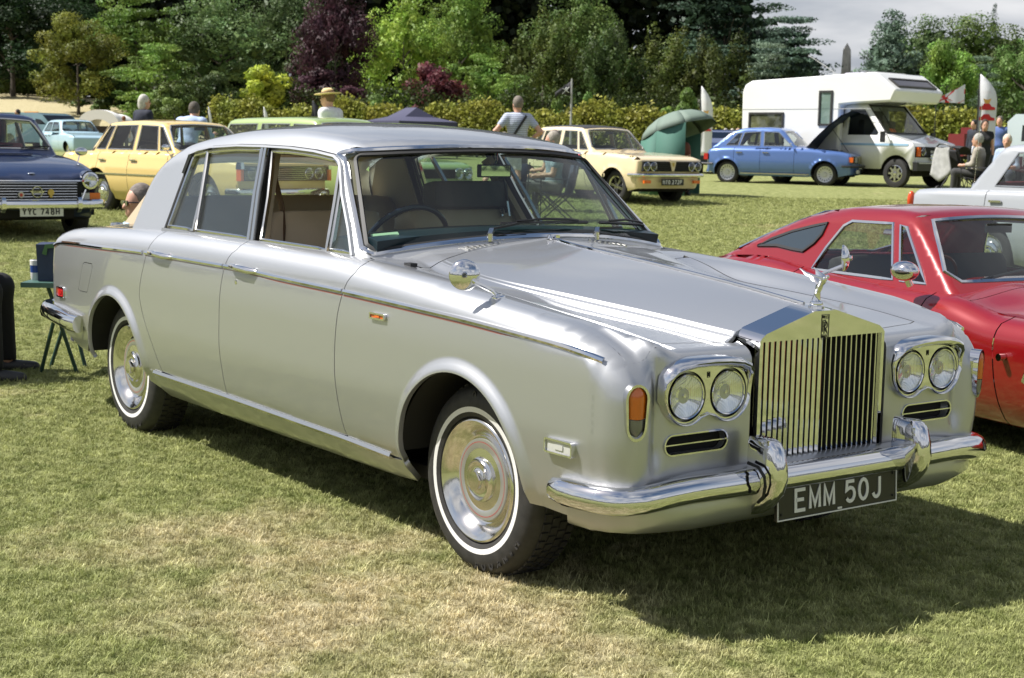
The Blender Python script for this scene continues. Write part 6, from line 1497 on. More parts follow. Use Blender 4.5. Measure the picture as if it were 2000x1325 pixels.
blade(CR, 'front_bumper', .735, .775, .515, .065, .30, .03); plate(CR, .72, .395, 'NTO 272P', False)
mb = MB(); mb.tube([(-.60, -.30, .935), (-.66, -.05, .96), (-.70, .15, .97)], .008, 6); mb.tube([(-.60, .25, .935), (-.66, .42, .955), (-.72, .58, .96)], .008, 6); mb.build('wiper', M_black, CR)

# ---- pale blue small saloon with its bonnet up
blu = paint('sky_blue_paint', (.09, .17, .42), .3, .33)
P = dict(crown=[(-3.0, .82), (-2.8, .88), (-2.3, .90), (-1.3, .905), (-.7, .91), (0, .86), (.4, .82), (.62, .76)], width=[(-3.05, .68), (-2.6, .76), (-1.2, .80), (0, .785), (.6, .70)], nose=.66, tail=-3.02, wb=2.44, wr=.285, arch=.325, belt=.9, zb=.90, sh=.10, rf=.07, nose_c=.07, tail_c=.06, flare=.025,
         ws=(-.62, 1.05, .22), bl=(-2.88, 1.35, .12), gy=lambda z: .66-.28*(z-.90), roof=[(-2.8, 1.05), (-2.6, 1.20), (-2.3, 1.33), (-2.0, 1.385), (-1.5, 1.40), (-1.2, 1.38), (-.95, 1.30), (-.8, 1.2)], zside=1.30, yseam=.66,
         windows=[[(-2.50, .94), (-2.22, 1.23), (-2.12, 1.24), (-2.20, .94)], [(-2.15, .94), (-2.06, 1.25), (-1.66, 1.275), (-1.64, .94)], [(-1.54, .94), (-1.56, 1.275), (-1.20, 1.265), (-.86, .95), (-.86, .94)]],
         shuts=[-2.26, -1.59, -.74], seat=M_seatdark, sp=.055, wheel='trim', open_bonnet=True, rim_mat=mat('silver_wheel', (.55, .55, .56), .35, .7))
loc, h = pose_at(1608, 363, (0, -.77, 0), 27, 36.3)
BL, BF, BG = car('blue_saloon', 'pale metallic blue small saloon with its bonnet propped open beside the white motorhome', P, blu, loc, h)
mb = MB()                                                    # raised bonnet: a thick curved lid hinged at the scuttle
hx, hz = -.52, .90; an = radians(42)
pts = [(0, 0), (.32, .04), (.7, .06), (1.12, .045), (1.34, -.03)]
V = []
for a, b in pts:
    for y in np.linspace(-.60, .60, 9): yy_ = y*(1-.08*a); up_ = b+.03*(1-(y/.6)**2); V.append((hx+a*cos(an)-up_*sin(an), yy_, hz+a*sin(an)+up_*cos(an)))
n = 9; mb.add(V, [(i*n+j, i*n+j+1, (i+1)*n+j+1, (i+1)*n+j) for i in range(4) for j in range(8)]); V2 = [(x+.035*sin(an), y*.97, z-.035*cos(an)) for x, y, z in V]; mb.add(V2, [(i*n+j, i*n+j+1, (i+1)*n+j+1, (i+1)*n+j) for i in range(4) for j in range(8)], 1)
mb.build('raised_bonnet', [blu, mat('bonnet_underside', (.010, .022, .05), .6)], BL)
mb = MB(); mb.tube([(.45, -.3, .82), (hx+.75*cos(an), -.35, hz+.75*sin(an)-.02)], .008, 6); mb.build('bonnet_stay', M_black, BL)
mb = MB(); mb.box((-.05, 0, .70), (.6, .7, .2)); mb.cyl((0, -.1, .80), (0, -.1, .88), .14); mb.box((.1, .35, .78), (.25, .2, .16)); mb.tube([(-.2, -.3, .82), (.1, -.35, .86), (.4, -.2, .8)], .02, 6); mb.build('engine', mat('engine_grey', (.06, .06, .06), .5, .4), BL)
bxo(BL, 'grille', (.655, 0, .64), (.06, .52, .17), mat('grille_chrome_gold', (.62, .58, .42), .15, 1.0), taper=.9); bxo(BL, 'grille_surround', (.64, 0, .64), (.05, 1.22, .16), M_void)
for s_ in (-1, 1):
    bxo(BL, 'headlight', (.655, s_*.42, .64), (.05, .20, .13), mat('lamp_glass_grey', (.45, .46, .46), .12, .3)); bxo(BL, 'indicator', (.60, s_*.62, .64), (.12, .12, .12), mat('orange_lens', (.75, .13, .01), .2)); bxo(BL, 'fog_lamp', (.72, s_*.38, .36), (.05, .14, .08), mat('frosted_lens', (.55, .55, .52), .3)); bxo(BL, 'rear_lamp', (-2.99, s_*.66, .66), (.10, .12, .15), mat('red_lens', (.55, .02, .02), .2))
blade(BL, 'front_bumper', .72, .76, .485, .05, .30, .05, M_trimblack); blade(BL, 'rear_bumper', -3.10, .72, .485, .05, -.30, -.05, M_trimblack); plate(BL, .77, .39, '', False, .42)
bxo(BL, 'sill_trim', (-1.22, -.775, .27), (1.7, .015, .03), M_chrome_dull); mirror_stalk(BL, -.80, -.74, .92, -1, .06, .05)

# ---- grey saloon at the right edge
gry = paint('dove_grey_paint', (.31, .325, .35), 0, .4)
P = dict(crown=[(-3.75, .90), (-3.55, .965), (-3.2, .985), (-2.6, 1.0), (-1.6, 1.01), (-.8, 1.0), (0, .95), (.6, .88)], width=[(-3.8, .74), (-3.2, .80), (-1.4, .84), (0, .83), (.7, .78)], nose=.72, tail=-3.70, wb=2.60, wr=.33, arch=.37, belt=1.0, zb=.99, sh=.08, rf=.06, nose_c=.05,
         ws=(-.72, 1.0, .2), bl=(-2.98, .78, .2), gy=lambda z: .72-.26*(z-.99), roof=[(-3.1, 1.28), (-2.8, 1.42), (-2.4, 1.49), (-1.9, 1.51), (-1.4, 1.49), (-1.1, 1.42), (-.9, 1.3)], zside=1.43, yseam=.70,
         windows=[[(-2.56, 1.03), (-2.36, 1.38), (-1.80, 1.40), (-1.80, 1.03)], [(-1.70, 1.03), (-1.70, 1.40), (-1.30, 1.38), (-1.0, 1.03)]], shuts=[-2.62, -1.75, -.8], seat=M_seatred, sp=.05)
loc, h = pose_at(1845, 363, (-3.2, -.72, 1.0), 0)
GY, GYF, _ = car('grey_saloon', 'dove grey vintage saloon at the right edge beyond the red coupe', P, gry, loc, h)
for s_ in (-1, 1): 
    mb = MB(); mb.ell((-3.655, s_*.70, .84), (.04, .05, .10), 14, 10); mb.build('rear_lamp', mat('orange_red_lens', (.60, .07, .02), .2), GY)
blade(GY, 'rear_bumper', -3.80, .80, .45, .11, -.3, -.05)
mb = MB(); mb.cyl((-3.02, -.45, 1.01), (-3.02, -.45, 1.045), .03, .012); mb.cyl((-3.02, -.45, 1.04), (-2.98, -.45, 1.9), .003); mb.build('aerial', M_chrome, GY)

# ---- red coupe on the far side of the silver saloon
red = paint('red_metallic_paint', (.24, .003, .006), .2, .28, .03)
P = dict(crown=[(-3.800, .66), (-3.550, .76), (-3.200, .825), (-2.850, .845), (-2.350, .80), (-1.750, .775), (-1.250, .765), (-0.850, .70), (-.2, .69), (.3, .665), (.7, .60), (.95, .5)], deck=[(-3.800, .66), (-3.550, .75), (-3.200, .82), (-2.350, .83), (-1.750, .83), (-1.250, .82), (-0.850, .775), (.3, .71), (.7, .62), (.95, .5)], width=[(-3.850, .66), (-3.450, .76), (-3.050, .80), (-2.250, .78), (-1.550, .78), (-.1, .81), (.5, .78), (.95, .62)], nose=.98, tail=-3.73, wb=2.75, wr=.31, arch=.345, belt=.8, zb=.775, sh=.12, rf=.12, nose_c=.16, tail_c=.10, flare=.03, zbot=.16,
         ws=(-1.150, 1.45, .22), bl=(-3.470, 2.35, .10), gy=lambda z: .66-.42*(z-.775), roof=[(-3.450, .86), (-3.150, .96), (-2.850, 1.07), (-2.550, 1.145), (-2.250, 1.18), (-1.950, 1.185), (-1.700, 1.165), (-1.450, 1.08)], zside=1.125, yseam=.66, rr=.07,
         windows=[[(-2.410, .80), (-2.350, .93), (-2.270, 1.055), (-2.210, 1.085), (-1.870, 1.090), (-1.710, .80)], [(-1.650, .80), (-1.805, 1.085), (-1.750, 1.075), (-1.450, .80)]], shuts=[-2.47, -1.35, -.80], seat=M_seatdark, sp=.032, seats=(-2.2,), rear_seat=False, trim=M_chrome, wheel_mat=mat('wood_rim', (.20, .06, .02), .35), wheel='spoke', handles=False)
loc, h = pose_at(1835, 575, (-1.29, -.70, .775), -10, 7.75)
RD, RF, RG = car('red_coupe', 'bright metallic red low sports coupe with chrome window frames beyond the silver bonnet', P, red, loc, h)
mb = MB(); mo = bpy.data.objects.new('wing_mirror', None); COL.objects.link(mo); mo.parent = RD
mb.ell((-1.4, -.84, .875), (.085, .062, .052), 20, 12); mb.cyl((-1.4, -.80, .80), (-1.4, -.83, .85), .018); mb.build('mirror_shell', M_chrome, mo)
mb = MB(); mb.tube([(-1.27, -.45, .83), (-1.35, -.1, .865), (-1.37, .2, .87)], .009, 6); mb.build('wiper', M_black, RD)
def px_local(px, py, loc, h, yl):
    c, d = ray(px, py); n = np.array([-sin(h), cos(h), 0.]); o = np.array(loc); t = (yl-(c-o)@n)/(d@n); q = c+d*t-o; return (float(q[0]*cos(h)+q[1]*sin(h)), float(q[2]))
gl = [px_local(a, b, loc, h, -.60) for a, b in [(1484, 480), (1505, 468), (1540, 453), (1575, 443), (1601, 437), (1597, 458), (1588, 475), (1572, 491), (1550, 487), (1520, 480)]]
pm = PM(); pm.patch(RG, 1, gl, sp=.04, rng=(.05, 1.2), sgn=-1, off=.006); qg = pm.build('side_rear_glass', [mat('dark_reflecting_glass', (.02, .03, .035), .05, 0, .8, coat=1)], RD)
yq = solve(RG, 1, np.array([p[0] for p in gl]), np.array([p[1] for p in gl]), .05, 1.2); mb = MB(); mb.sweep([(p[0], -float(y), p[1]) for p, y in zip(gl, yq)], [(-.010, -.002), (.010, -.002), (.008, .010), (-.008, .010)], closed=True, norms=[(0, -1, .5)]*len(gl)); mb.build('glass_surround', M_black, RD)
mb = MB(); mb.cyl((-.72, -.80, .52), (-.72, -.835, .52), .018); mb.sweep([(-.47, -.835, .60), (-.50, -.85, .50), (-.54, -.835, .42)], [(-.02, -.008), (.02, -.008), (.02, .008), (-.02, .008)], up=(0, -1, 0)); mb.build('bonnet_catch', M_chrome, RD)

# ---- far cars on the left: pale blue hatchback, dark blue car, grey-blue van
pb = paint('pale_blue_paint', (.36, .52, .60), 0, .4)
P = dict(crown=[(-3.1, .84), (-2.8, .90), (-1.5, .92), (-.8, .92), (0, .86), (.5, .80), (.7, .74)], width=[(-3.1, .76), (-2.6, .80), (-1.2, .81), (0, .80), (.7, .76)], nose=.74, tail=-3.14, wb=2.40, wr=.285, arch=.32, belt=.92, zb=.91, sh=.06, rf=.05,
         ws=(-.60, 1.25, .2), bl=(-3.05, 1.0, .1), gy=lambda z: .70-.30*(z-.91), roof=[(-3.0, 1.1), (-2.7, 1.30), (-2.3, 1.375), (-1.6, 1.39), (-1.2, 1.36), (-.9, 1.25)], zside=1.30, yseam=.66, windows=[[(-2.72, .95), (-2.42, 1.26), (-1.98, 1.27), (-1.98, .95)], [(-1.88, .95), (-1.88, 1.27), (-1.32, 1.26), (-1.0, .95)]], shuts=[-2.3, -1.93, -.8], sp=.09, trim=M_trimblack)
loc, h = pose_at(88, 311, (-2.40, -.78, 0), -2, 56.)
PBc, _, _ = car('pale_blue_hatchback', 'pale blue hatchback far behind the navy saloon bonnet at the left', P, pb, loc, h)
db = paint('dark_blue_paint', (.015, .03, .16), 0, .4)
P2 = dict(P); P2.update(windows=[[(-2.6, .95), (-2.4, 1.26), (-1.98, 1.27), (-1.98, .95)], [(-1.88, .95), (-1.88, 1.27), (-1.32, 1.26), (-1.0, .95)]])
loc, h = pose_at(62, 275, (.7, 0, .5), -20, 70.)
DB, _, _ = car('dark_blue_hatchback', 'dark blue hatchback standing in front of the grey van far left', P2, db, loc, h)
for s_ in (-1, 1): bxo(DB, 'headlight', (.70, s_*.60, .68), (.06, .22, .12), mat('lamp_glass_grey', (.45, .46, .46), .12, .3))

# ---- motorhome
white = paint('motorhome_white', (.74, .74, .72), 0, .4)
def motorhome(loc, h):
    r = thing('white_motorhome', 'white coachbuilt motorhome with overcab window and black grille at the right', 'motorhome', loc, h)
    HW = 1.02
    def slab(poly, y0, y1, m, name, parent=r, bev=.0):
        mb = MB(); mb.prism(poly, (0, y0, 0), (1, 0, 0), (0, 0, 1), (0, y1-y0, 0)); return mb.build(name, m, parent)
    side = [(-3.95, .45), (-3.98, 2.30), (-3.90, 2.48), (-3.70, 2.58), (.02, 2.72), (.62, 2.30), (.50, 2.02), (-.55, 1.98), (-.95, 1.95), (-.95, .45)]
    body = slab(side, -HW, HW, white, 'caravan_body')
    md = body.modifiers.new('bevel', 'BEVEL'); md.width = .05; md.segments = 2; md.limit_method = 'ANGLE'
    bxo(body, 'skirt', (-2.45, 0, .42), (2.95, 2*HW-.02, .14), mat('skirt_grey', (.5, .5, .5), .5))
    for z in (2.02-.02, ):
        for s_ in (-1, 1): bxo(body, 'trim_line', (-2.0, s_*(HW+.003), 1.86), (3.9, .006, .014), mat('trim_grey', (.4, .4, .4), .5))
    def window(x0, x1, z0, z1, s_=-1, m=M_lightglass, y=None):
        y = s_*(HW+.012) if y is None else y; w = bpy.data.objects.new('window', None); COL.objects.link(w); w.parent = r
        mb = MB(); O_ = [(x0, z0), (x1, z0), (x1, z1), (x0, z1)]; I_ = [(x0+.05, z0+.05), (x1-.05, z0+.05), (x1-.05, z1-.05), (x0+.05, z1-.05)]; mb.ring(O_, I_, (0, y-.02, 0), (1, 0, 0), (0, 0, 1), (0, .045, 0)); mb.build('window_frame', mat('window_rubber', (.03, .028, .026), .5), w)
        mb = MB(); mb.prism(I_, (0, y, 0), (1, 0, 0), (0, 0, 1), (0, .004, 0)); mb.build('window_pane', m, w)
        mb = MB(); mb.prism(I_, (0, y-s_*.006, 0), (1, 0, 0), (0, 0, 1), (0, .003, 0)); mb.build('curtain', m2, w)
    m2 = mottled('brown_curtain', (.16, .12, .07), (.55, .42, .22), 2.2, .8); window(-3.72, -2.62, .98, 1.78)
    m2 = mat('pale_blind', (.60, .62, .58), .7); window(-1.56, -1.16, 1.45, 2.30)
    # overcab window on the sloping front of the luton
    u = Vector((-.60, 0, .42)).normalized(); mb = MB(); o = Vector((.54, 0, 2.36)); O_ = [(-.82, 0), (.82, 0), (.82, .36), (-.82, .36)]; I_ = [(-.77, .05), (.77, .05), (.77, .31), (-.77, .31)]; nn = Vector((.42, 0, .60)).normalized()
    mb.ring(O_, I_, o+nn*.0, (0, 1, 0), u, nn*.035); mb.build('overcab_frame', mat('window_rubber', (.03, .028, .026), .5), r); mb = MB(); mb.prism(I_, o+nn*.014, (0, 1, 0), u, nn*.006); mb.build('overcab_window', mat('smoked_perspex', (.05, .045, .055), .12, 0, .6), r)
    # cab: windscreen slopes to a short bonnet
    cab_side = [(-1.0, .50), (-1.0, 1.98), (-.30, 1.98), (.30, 1.28), (1.06, 1.06), (1.12, .98), (1.12, .50)]
    hole = [(-.78, 1.24), (-.78, 1.86), (-.36, 1.86), (.10, 1.30), (.08, 1.24)]
    for s_ in (-1, 1):
        mb = MB(); P_ = [Vector(p) for p in cab_side]; loops = [np.array(cab_side), np.array(hole)]; pts = [Vector(p) for p in cab_side]+[Vector(p) for p in hole]; n1 = len(cab_side); E = [(i, (i+1) % n1) for i in range(n1)]+[(n1+i, n1+(i+1) % 5) for i in range(5)]
        Ar = arc(.62, .36, .42, 0, 180, 14)
        poly = [(-1.0, .50), (-1.0, 1.98), (-.30, 1.98), (.30, 1.28), (1.06, 1.06), (1.12, .98), (1.12, .50), (1.045, .44)]+[(a, b) for a, b in Ar[1:-1]]+[(.19, .44), (-.9, .44)]
        pts = [Vector(p) for p in poly]+[Vector(p) for p in hole]; n1 = len(poly); E = [(i, (i+1) % n1) for i in range(n1)]+[(n1+i, n1+(i+1) % 5) for i in range(5)]; rr = delaunay_2d_cdt(pts, E, [], 0, 1e-7); C = np.array([[sum(rr[0][i][k] for i in t)/3 for k in (0, 1)] for t in rr[2]]); ok = inside(C, np.array(poly)) & ~inside(C, np.array(hole))
        for yy_, q in ((s_*.90, 1),): mb.add([(p[0], yy_-s_*.10*max(0, p[1]-1.2)/.78, p[1]) for p in rr[0]], [t for t, k in zip(rr[2], ok) if k], smooth=False)
        o_ = mb.build('cab_side', white, r); md = o_.modifiers.new('solid', 'SOLIDIFY'); md.thickness = .03
        side_g = MB(); side_g.add([(p[0], s_*.895-s_*.10*max(0, p[1]-1.2)/.78, p[1]) for p in hole], [(0, 1, 2, 3, 4)], smooth=False); side_g.build('cab_window', M_glass_dark, r)
        bxo(r, 'stripe', (.0, s_*.905, 1.02), (1.9, .008, .05), mat('blue_stripe', (.28, .45, .62), .5)); bxo(r, 'mirror_arm', (.35, s_*1.0, 1.25), (.02, .2, .02), M_black); bxo(r, 'door_mirror', (.35, s_*1.08, 1.20), (.04, .16, .26), M_black)
    nose = [(.28, -.89, 1.28), (.28, .89, 1.28), (1.06, .86, 1.06), (1.06, -.86, 1.06), (1.12, -.86, .98), (1.12, .86, .98)]
    mb = MB(); mb.add(nose, [(0, 1, 2, 3), (3, 2, 5, 4)], smooth=False); mb.box((1.09, 0, .58), (.08, 1.72, .30)); mb.build('bonnet', white, r)
    # windscreen
    a, b = Vector((-.30, 0, 1.95)), Vector((.29, 0, 1.29)); mb = MB(); W0, W1 = .74, .84; mb.add([(a.x, -W0, a.z), (a.x, W0, a.z), (b.x, W1, b.z), (b.x, -W1, b.z)], [(0, 1, 2, 3)], smooth=False); mb.build('windscreen', M_lightglass, r)
    mb = MB(); mb.tube([(a.x, -W0, a.z), (a.x, W0, a.z), (b.x, W1, b.z), (b.x, -W1, b.z)], .028, 6, closed=True); mb.build('windscreen_seal', M_rubber, r)
    for y in (-.1,): mb = MB(); mb.tube([(a.x+.02, y-.25, a.z-.05), (b.x, y-.4, b.z+.05)], .008, 6); mb.build('wiper', M_black, r)
    bxo(r, 'orange_card', (.18, -.42, 1.36), (.01, .22, .10), mat('orange_card', (.75, .15, .03), .7), rot=(0, -.7, 0)); bxo(r, 'dashboard', (.10, 0, 1.14), (.3, 1.5, .16), M_trimblack); bxo(r, 'cab_interior', (-.95, 0, 1.2), (.02, 1.7, 1.3), M_trimblack)
    for s_ in (-1, 1): mb = MB(); cushion(mb, (-.55, s_*.42, 1.2), (.16, .5, .8)); mb.build('cab_seat', M_seatdark, r, 80)
    bxo(r, 'grille', (1.135, 0, .86), (.03, 1.60, .24), M_void); 
    for z in np.linspace(.77, .95, 6): bxo(r, 'grille_bar', (1.152, 0, z), (.008, 1.06, .008), M_trimblack)
    for s_ in (-1, 1): lamp_round(r, 1.155, s_*.56, .86, .085, rimw=.012); bxo(r, 'indicator', (1.14, s_*.75, .86), (.05, .11, .22), mat('orange_lens', (.75, .13, .01), .2)); lamp_round(r, 1.19, s_*.24, .74, .06)
    mb = MB(); strokes(mb, 'BEDFORD', (1.152, -.26, .835), (0, 1, 0), (0, 0, 1), .055, .058, .018, .012, (.006, 0, 0)); mb.build('grille_lettering', M_plate_ink, r)
    bxo(r, 'front_bumper', (1.17, 0, .52), (.12, 1.86, .20), M_trimblack); bxo(r, 'bumper_strip', (1.235, 0, .60), (.01, 1.7, .035), mat('grey_strip', (.45, .45, .45), .5)); plate(r, 1.24, .42, '')
    mb = MB(); mb.box((-1.4, 0, .34), (4.6, 1.4, .12)); mb.build('chassis', M_under, r); bxo(r, 'engine_bay', (.3, 0, .62), (1.3, 1.3, .5), M_under)
    for cx in (.62, -2.75):
        for s_ in (-1, 1):
            wo = bpy.data.objects.new('wheel', None); COL.objects.link(wo); wo.parent = r; wo.location = (cx, s_*.92, .345); wo.rotation_euler = (0, 0, pi if s_ > 0 else 0)
            mb = MB(); mb.lathe([(.20, -.03), (.21, -.004), (.26, 0), (.325, -.014), (.345, -.06), (.345, -.14), (.32, -.18), (.19, -.17)], (0, 0, 0), (0, -1, 0), 32, up=(0, 0, 1)); mb.build('tyre', M_tyre_b, wo, 50)
            mb = MB(); mb.lathe([(0, .0), (.05, -.004), (.06, -.03), (.12, -.03)], (0, 0, 0), (0, -1, 0), 24, up=(0, 0, 1)); mb.lathe([(.17, -.05), (.185, -.012), (.205, -.02)], (0, 0, 0), (0, -1, 0), 24, up=(0, 0, 1))
            for k in range(8): a = 2*pi*k/8; mb.box((cos(a)*.12, .022, sin(a)*.12), (.12, .02, .045), rot=(0, -a, 0))
            mb.build('rim', M_chrome_dull, wo); mb = MB(); mb.lathe([(0, -.07), (.2, -.07)], (0, 0, 0), (0, -1, 0), 20, up=(0, 0, 1)); mb.build('brake_drum', M_void, wo)
    mb = MB(); mb.cyl((-1.9, .2, 2.66), (-1.9, .2, 2.76), .10, .16); mb.tube([(-1.9, .2, 2.72), (-2.1, .0, 2.92), (-2.45, -.35, 3.22)], .010, 5); mb.build('roof_aerial', mat('aerial_white', (.6, .6, .58), .4), r)
    mb = MB(); mb.box((-1.2, .1, 2.73), (.7, .6, .08), taper=.7); mb.build('roof_vent', mat('vent_lilac', (.45, .42, .5), .5), r)
    mb = MB(); mb.tube([(-.45, -.95, 2.76), (-.45, .95, 2.76)], .014, 6); mb.build('roof_rail', M_chrome_dull, r)
    return r
loc, h = pose_at(1746, 357, (.62, -.92, 0), 6, 36.)
MH = motorhome(loc, h)
# ================================================================ people: one continuous skin per body, clothes as shells over it
def sdf_mesh(prims, k=.035, res=.024, cut=None, off=0.):
    """surface of a smooth union; prims ('c', a, b, ra, rb) round cones and ('e', centre, radii)"""
    lo = np.full(3, 9e9); hi = -lo
    for p in prims:
        if p[0] == 'c': 
            for q, r in ((p[1], p[3]), (p[2], p[4])): lo = np.minimum(lo, np.array(q)-r-.06-off); hi = np.maximum(hi, np.array(q)+r+.06+off)
        else: lo = np.minimum(lo, np.array(p[1])-np.array(p[2])-.06-off); hi = np.maximum(hi, np.array(p[1])+np.array(p[2])+.06+off)
    def F(X):
        out = None
        for p in prims:
            if p[0] == 'c':
                a = np.array(p[1]); b = np.array(p[2]); ab = b-a; t = np.clip(((X-a)@ab)/max(ab@ab, 1e-9), 0, 1); d = np.linalg.norm(X-a-t[..., None]*ab, axis=-1)-(p[3]+(p[4]-p[3])*t)
            else:
                r = np.array(p[2]); q = (X-np.array(p[1]))/r; k0 = np.linalg.norm(q, axis=-1); k1 = np.linalg.norm(q/r, axis=-1); d = k0*(k0-1)/np.maximum(k1, 1e-6)
            if out is None: out = d
            else: h = np.clip(.5+.5*(out-d)/k, 0, 1); out = out*(1-h)+d*h-k*h*(1-h)
        out = out-off
        if cut is not None: out = np.maximum(out, cut(X))
        return out
    n = np.maximum(np.ceil((hi-lo)/res).astype(int), 3)+1
    ax = [lo[i]+res*np.arange(n[i]) for i in range(3)]; X = np.stack(np.meshgrid(*ax, indexing='ij'), -1); D = F(X)
    S = D < 0; idx = -np.ones(tuple(n-1), int); cs = np.zeros(tuple(n-1), int)
    for i in (0, 1):
        for j in (0, 1):
            for l in (0, 1): cs += S[i:n[0]-1+i, j:n[1]-1+j, l:n[2]-1+l]
    act = (cs > 0) & (cs < 8); idx[act] = np.arange(act.sum()); C = np.argwhere(act); P = lo+(C+.5)*res
    for it in range(5):
        e = 1e-3; f = F(P); g = np.stack([F(P+np.eye(3)[i]*e)-F(P-np.eye(3)[i]*e) for i in range(3)], -1)/(2*e); P2 = P-(f/np.maximum((g**2).sum(-1), .05))[:, None]*g; P = np.clip(P2, lo+C*res-.3*res, lo+(C+1.3)*res)
    Fc = []
    for a in range(3):
        b, c = (a+1) % 3, (a+2) % 3
        sl0 = [slice(None)]*3; sl1 = [slice(None)]*3; sl0[a] = slice(0, -1); sl1[a] = slice(1, None); ch = S[tuple(sl0)] != S[tuple(sl1)]
        for q in np.argwhere(ch):
            if q[b] == 0 or q[c] == 0 or q[b] >= n[b]-1 or q[c] >= n[c]-1: continue
            e0 = q.copy(); e1 = q.copy(); e1[b] -= 1; e2 = e1.copy(); e2[c] -= 1; e3 = q.copy(); e3[c] -= 1
            f = [idx[tuple(v)] for v in (e0, e1, e2, e3)]
            if min(f) < 0: continue
            Fc.append(tuple(f) if S[tuple(q)] else tuple(f[::-1]))
    return P, Fc
def sdf_obj(name, prims, m, parent, **kw):
    P, Fc = sdf_mesh(prims, **kw); me = bpy.data.meshes.new(name); me.from_pydata(P.tolist(), [], Fc); me.materials.append(m); me.polygons.foreach_set('use_smooth', [True]*len(Fc))
    bm = bmesh.new(); bm.from_mesh(me); bmesh.ops.recalc_face_normals(bm, faces=bm.faces); bm.to_mesh(me); bm.free(); return link(name, me, parent)
M_skin = mottled('skin', (.50, .27, .18), (.60, .34, .24), 12, .5)
def cloth(name, c1, c2=None, sc=14): return mottled(name, c1, c2 or tuple(v*.82 for v in c1), sc, .85, .4, 22, dist=.012)
def rotz(v, a): return Vector((v[0]*cos(a)-v[1]*sin(a), v[0]*sin(a)+v[1]*cos(a), v[2]))
def person(label, loc, heading_deg, top, legs, hair=(.12, .08, .05), H=1.75, lean=0., head_turn=0., arms='down', sit=False, hat=None, glasses=False, bald=0., top_name='shirt', leg_name='trousers', sleeve=.5, res=.024, shoes=(.02, .02, .02), hair_long=0., female=False, bag=False, group=None, shoulder=None, stripes=False, knees=0.):
    """faces +x in its own frame; lean tips the trunk forwards (radians)"""
    r = thing('person', label, 'person', loc, radians(heading_deg), group); s = H/1.75
    hipz = (.92 if not sit else .50)*s; L = lambda *v: tuple(a*s for a in v)
    def T(dx, dy, dz): x = dx*cos(lean)+dz*sin(lean); z = -dx*sin(lean)+dz*cos(lean); return (x*s, dy*s, hipz+z*s)     # trunk frame
    sw = shoulder or (.165 if female else .19); hp = .095
    chest = T(.0, 0, .36); neck = T(.01, 0, .53); hd_ = T(.04, 0, .66)
    a_ = head_turn; fwd = Vector((cos(a_), sin(a_), 0)); hc = Vector(hd_)
    trunk = [('e', T(0, 0, .05), L(.125, .165, .15)), ('e', T(0, 0, .20), L(.105, .145 if female else .155, .17)), ('e', T(.0, 0, .37), L(.12, .165 if female else .185, .17)), ('c', T(0, -sw+.03, .47), T(0, sw-.03, .47), .062*s, .062*s)]
    if female: trunk += [('e', T(.085, .07, .34), L(.07, .07, .075)), ('e', T(.085, -.07, .34), L(.07, .07, .075))]
    arm = []; fore = []; hands = []; fing = []
    for sg in (-1, 1):
        sh = Vector(T(0, sg*sw, .46))
        mode = arms[0 if sg < 0 else 1] if isinstance(arms, tuple) else arms
        if mode == 'down': el = sh+Vector(L(-.02, sg*.05, -.29)); wr_ = el+Vector(L(.06, sg*.01, -.25))
        elif mode == 'hip': el = sh+Vector(L(-.10, sg*.19, -.22)); wr_ = Vector(T(.04, sg*.17, .06))
        elif mode == 'fwd': el = sh+Vector(L(.16, sg*.04, -.23)); wr_ = el+Vector(L(.23, -sg*.04, .04))
        elif mode == 'lap': el = sh+Vector(L(.07, sg*.05, -.27)); wr_ = el+Vector(L(.22, -sg*.08, -.02))
        elif mode == 'up': el = sh+Vector(L(.14, sg*.10, -.12)); wr_ = el+Vector(L(.02, -sg*.04, .26))
        arm.append(('c', tuple(sh), tuple(el), .052*s, .042*s)); fore.append(('c', tuple(el), tuple(wr_), .041*s, .027*s)); d = (wr_-el).normalized(); hnd = wr_+d*.045*s
        hands.append(('e', tuple(hnd), L(.040, .030, .040)))
        side_ = d.cross(Vector((0, 0, 1))); side_ = side_.normalized() if side_.length > .1 else Vector((0, 1, 0))
        for q, ln in ((-.024, .060), (-.008, .075), (.008, .072), (.024, .058)):
            a0 = hnd+side_*q*s+d*.025*s; b0 = a0+d*ln*.7*s+Vector((.012*s, 0, -.006*s)); fing.append(('c', tuple(a0), tuple(b0), .009*s, .0075*s))
        fing.append(('c', tuple(hnd+side_*.03*s*-sg), tuple(hnd+side_*.05*s*-sg+d*.04*s), .010*s, .008*s))
    lg = []; feet = []
    for sg in (-1, 1):
        hip = Vector((0, sg*hp*s, hipz))
        if sit: kn = hip+Vector(L(.43, sg*(.06+knees), .03)); an_ = Vector((kn.x+.03*s, kn.y+sg*.02*s, .08*s))
        else: kn = hip+Vector(L(.02, sg*.01, -.42)); an_ = hip+Vector(L(-.01, sg*.02, -.84))
        lg += [('c', tuple(hip), tuple(kn), .086*s, .058*s), ('c', tuple(kn), tuple(an_), .056*s, .036*s)]; feet.append(('c', (an_.x-.03*s, an_.y, .045*s), (an_.x+.15*s, an_.y+sg*.02*s, .032*s), .042*s, .034*s))
    F_ = lambda dx, dy, dz: tuple(hc+fwd*dx*s+Vector((-fwd.y, fwd.x, 0))*dy*s+Vector((0, 0, dz*s)))
    head = [('e', F_(0, 0, .035), (.098*s, .078*s, .118*s)), ('e', F_(.025, 0, -.04), (.072*s, .060*s, .072*s)), ('c', neck, F_(-.02, 0, -.03), .056*s, .054*s), ('c', F_(.098, 0, .025), F_(.112, 0, -.006), .010*s, .014*s), ('e', F_(-.005, .080, .01), (.016*s, .010*s, .030*s)), ('e', F_(-.005, -.080, .01), (.016*s, .010*s, .030*s)), ('c', F_(.082, -.02, -.045), F_(.082, .02, -.045), .010*s, .010*s)]
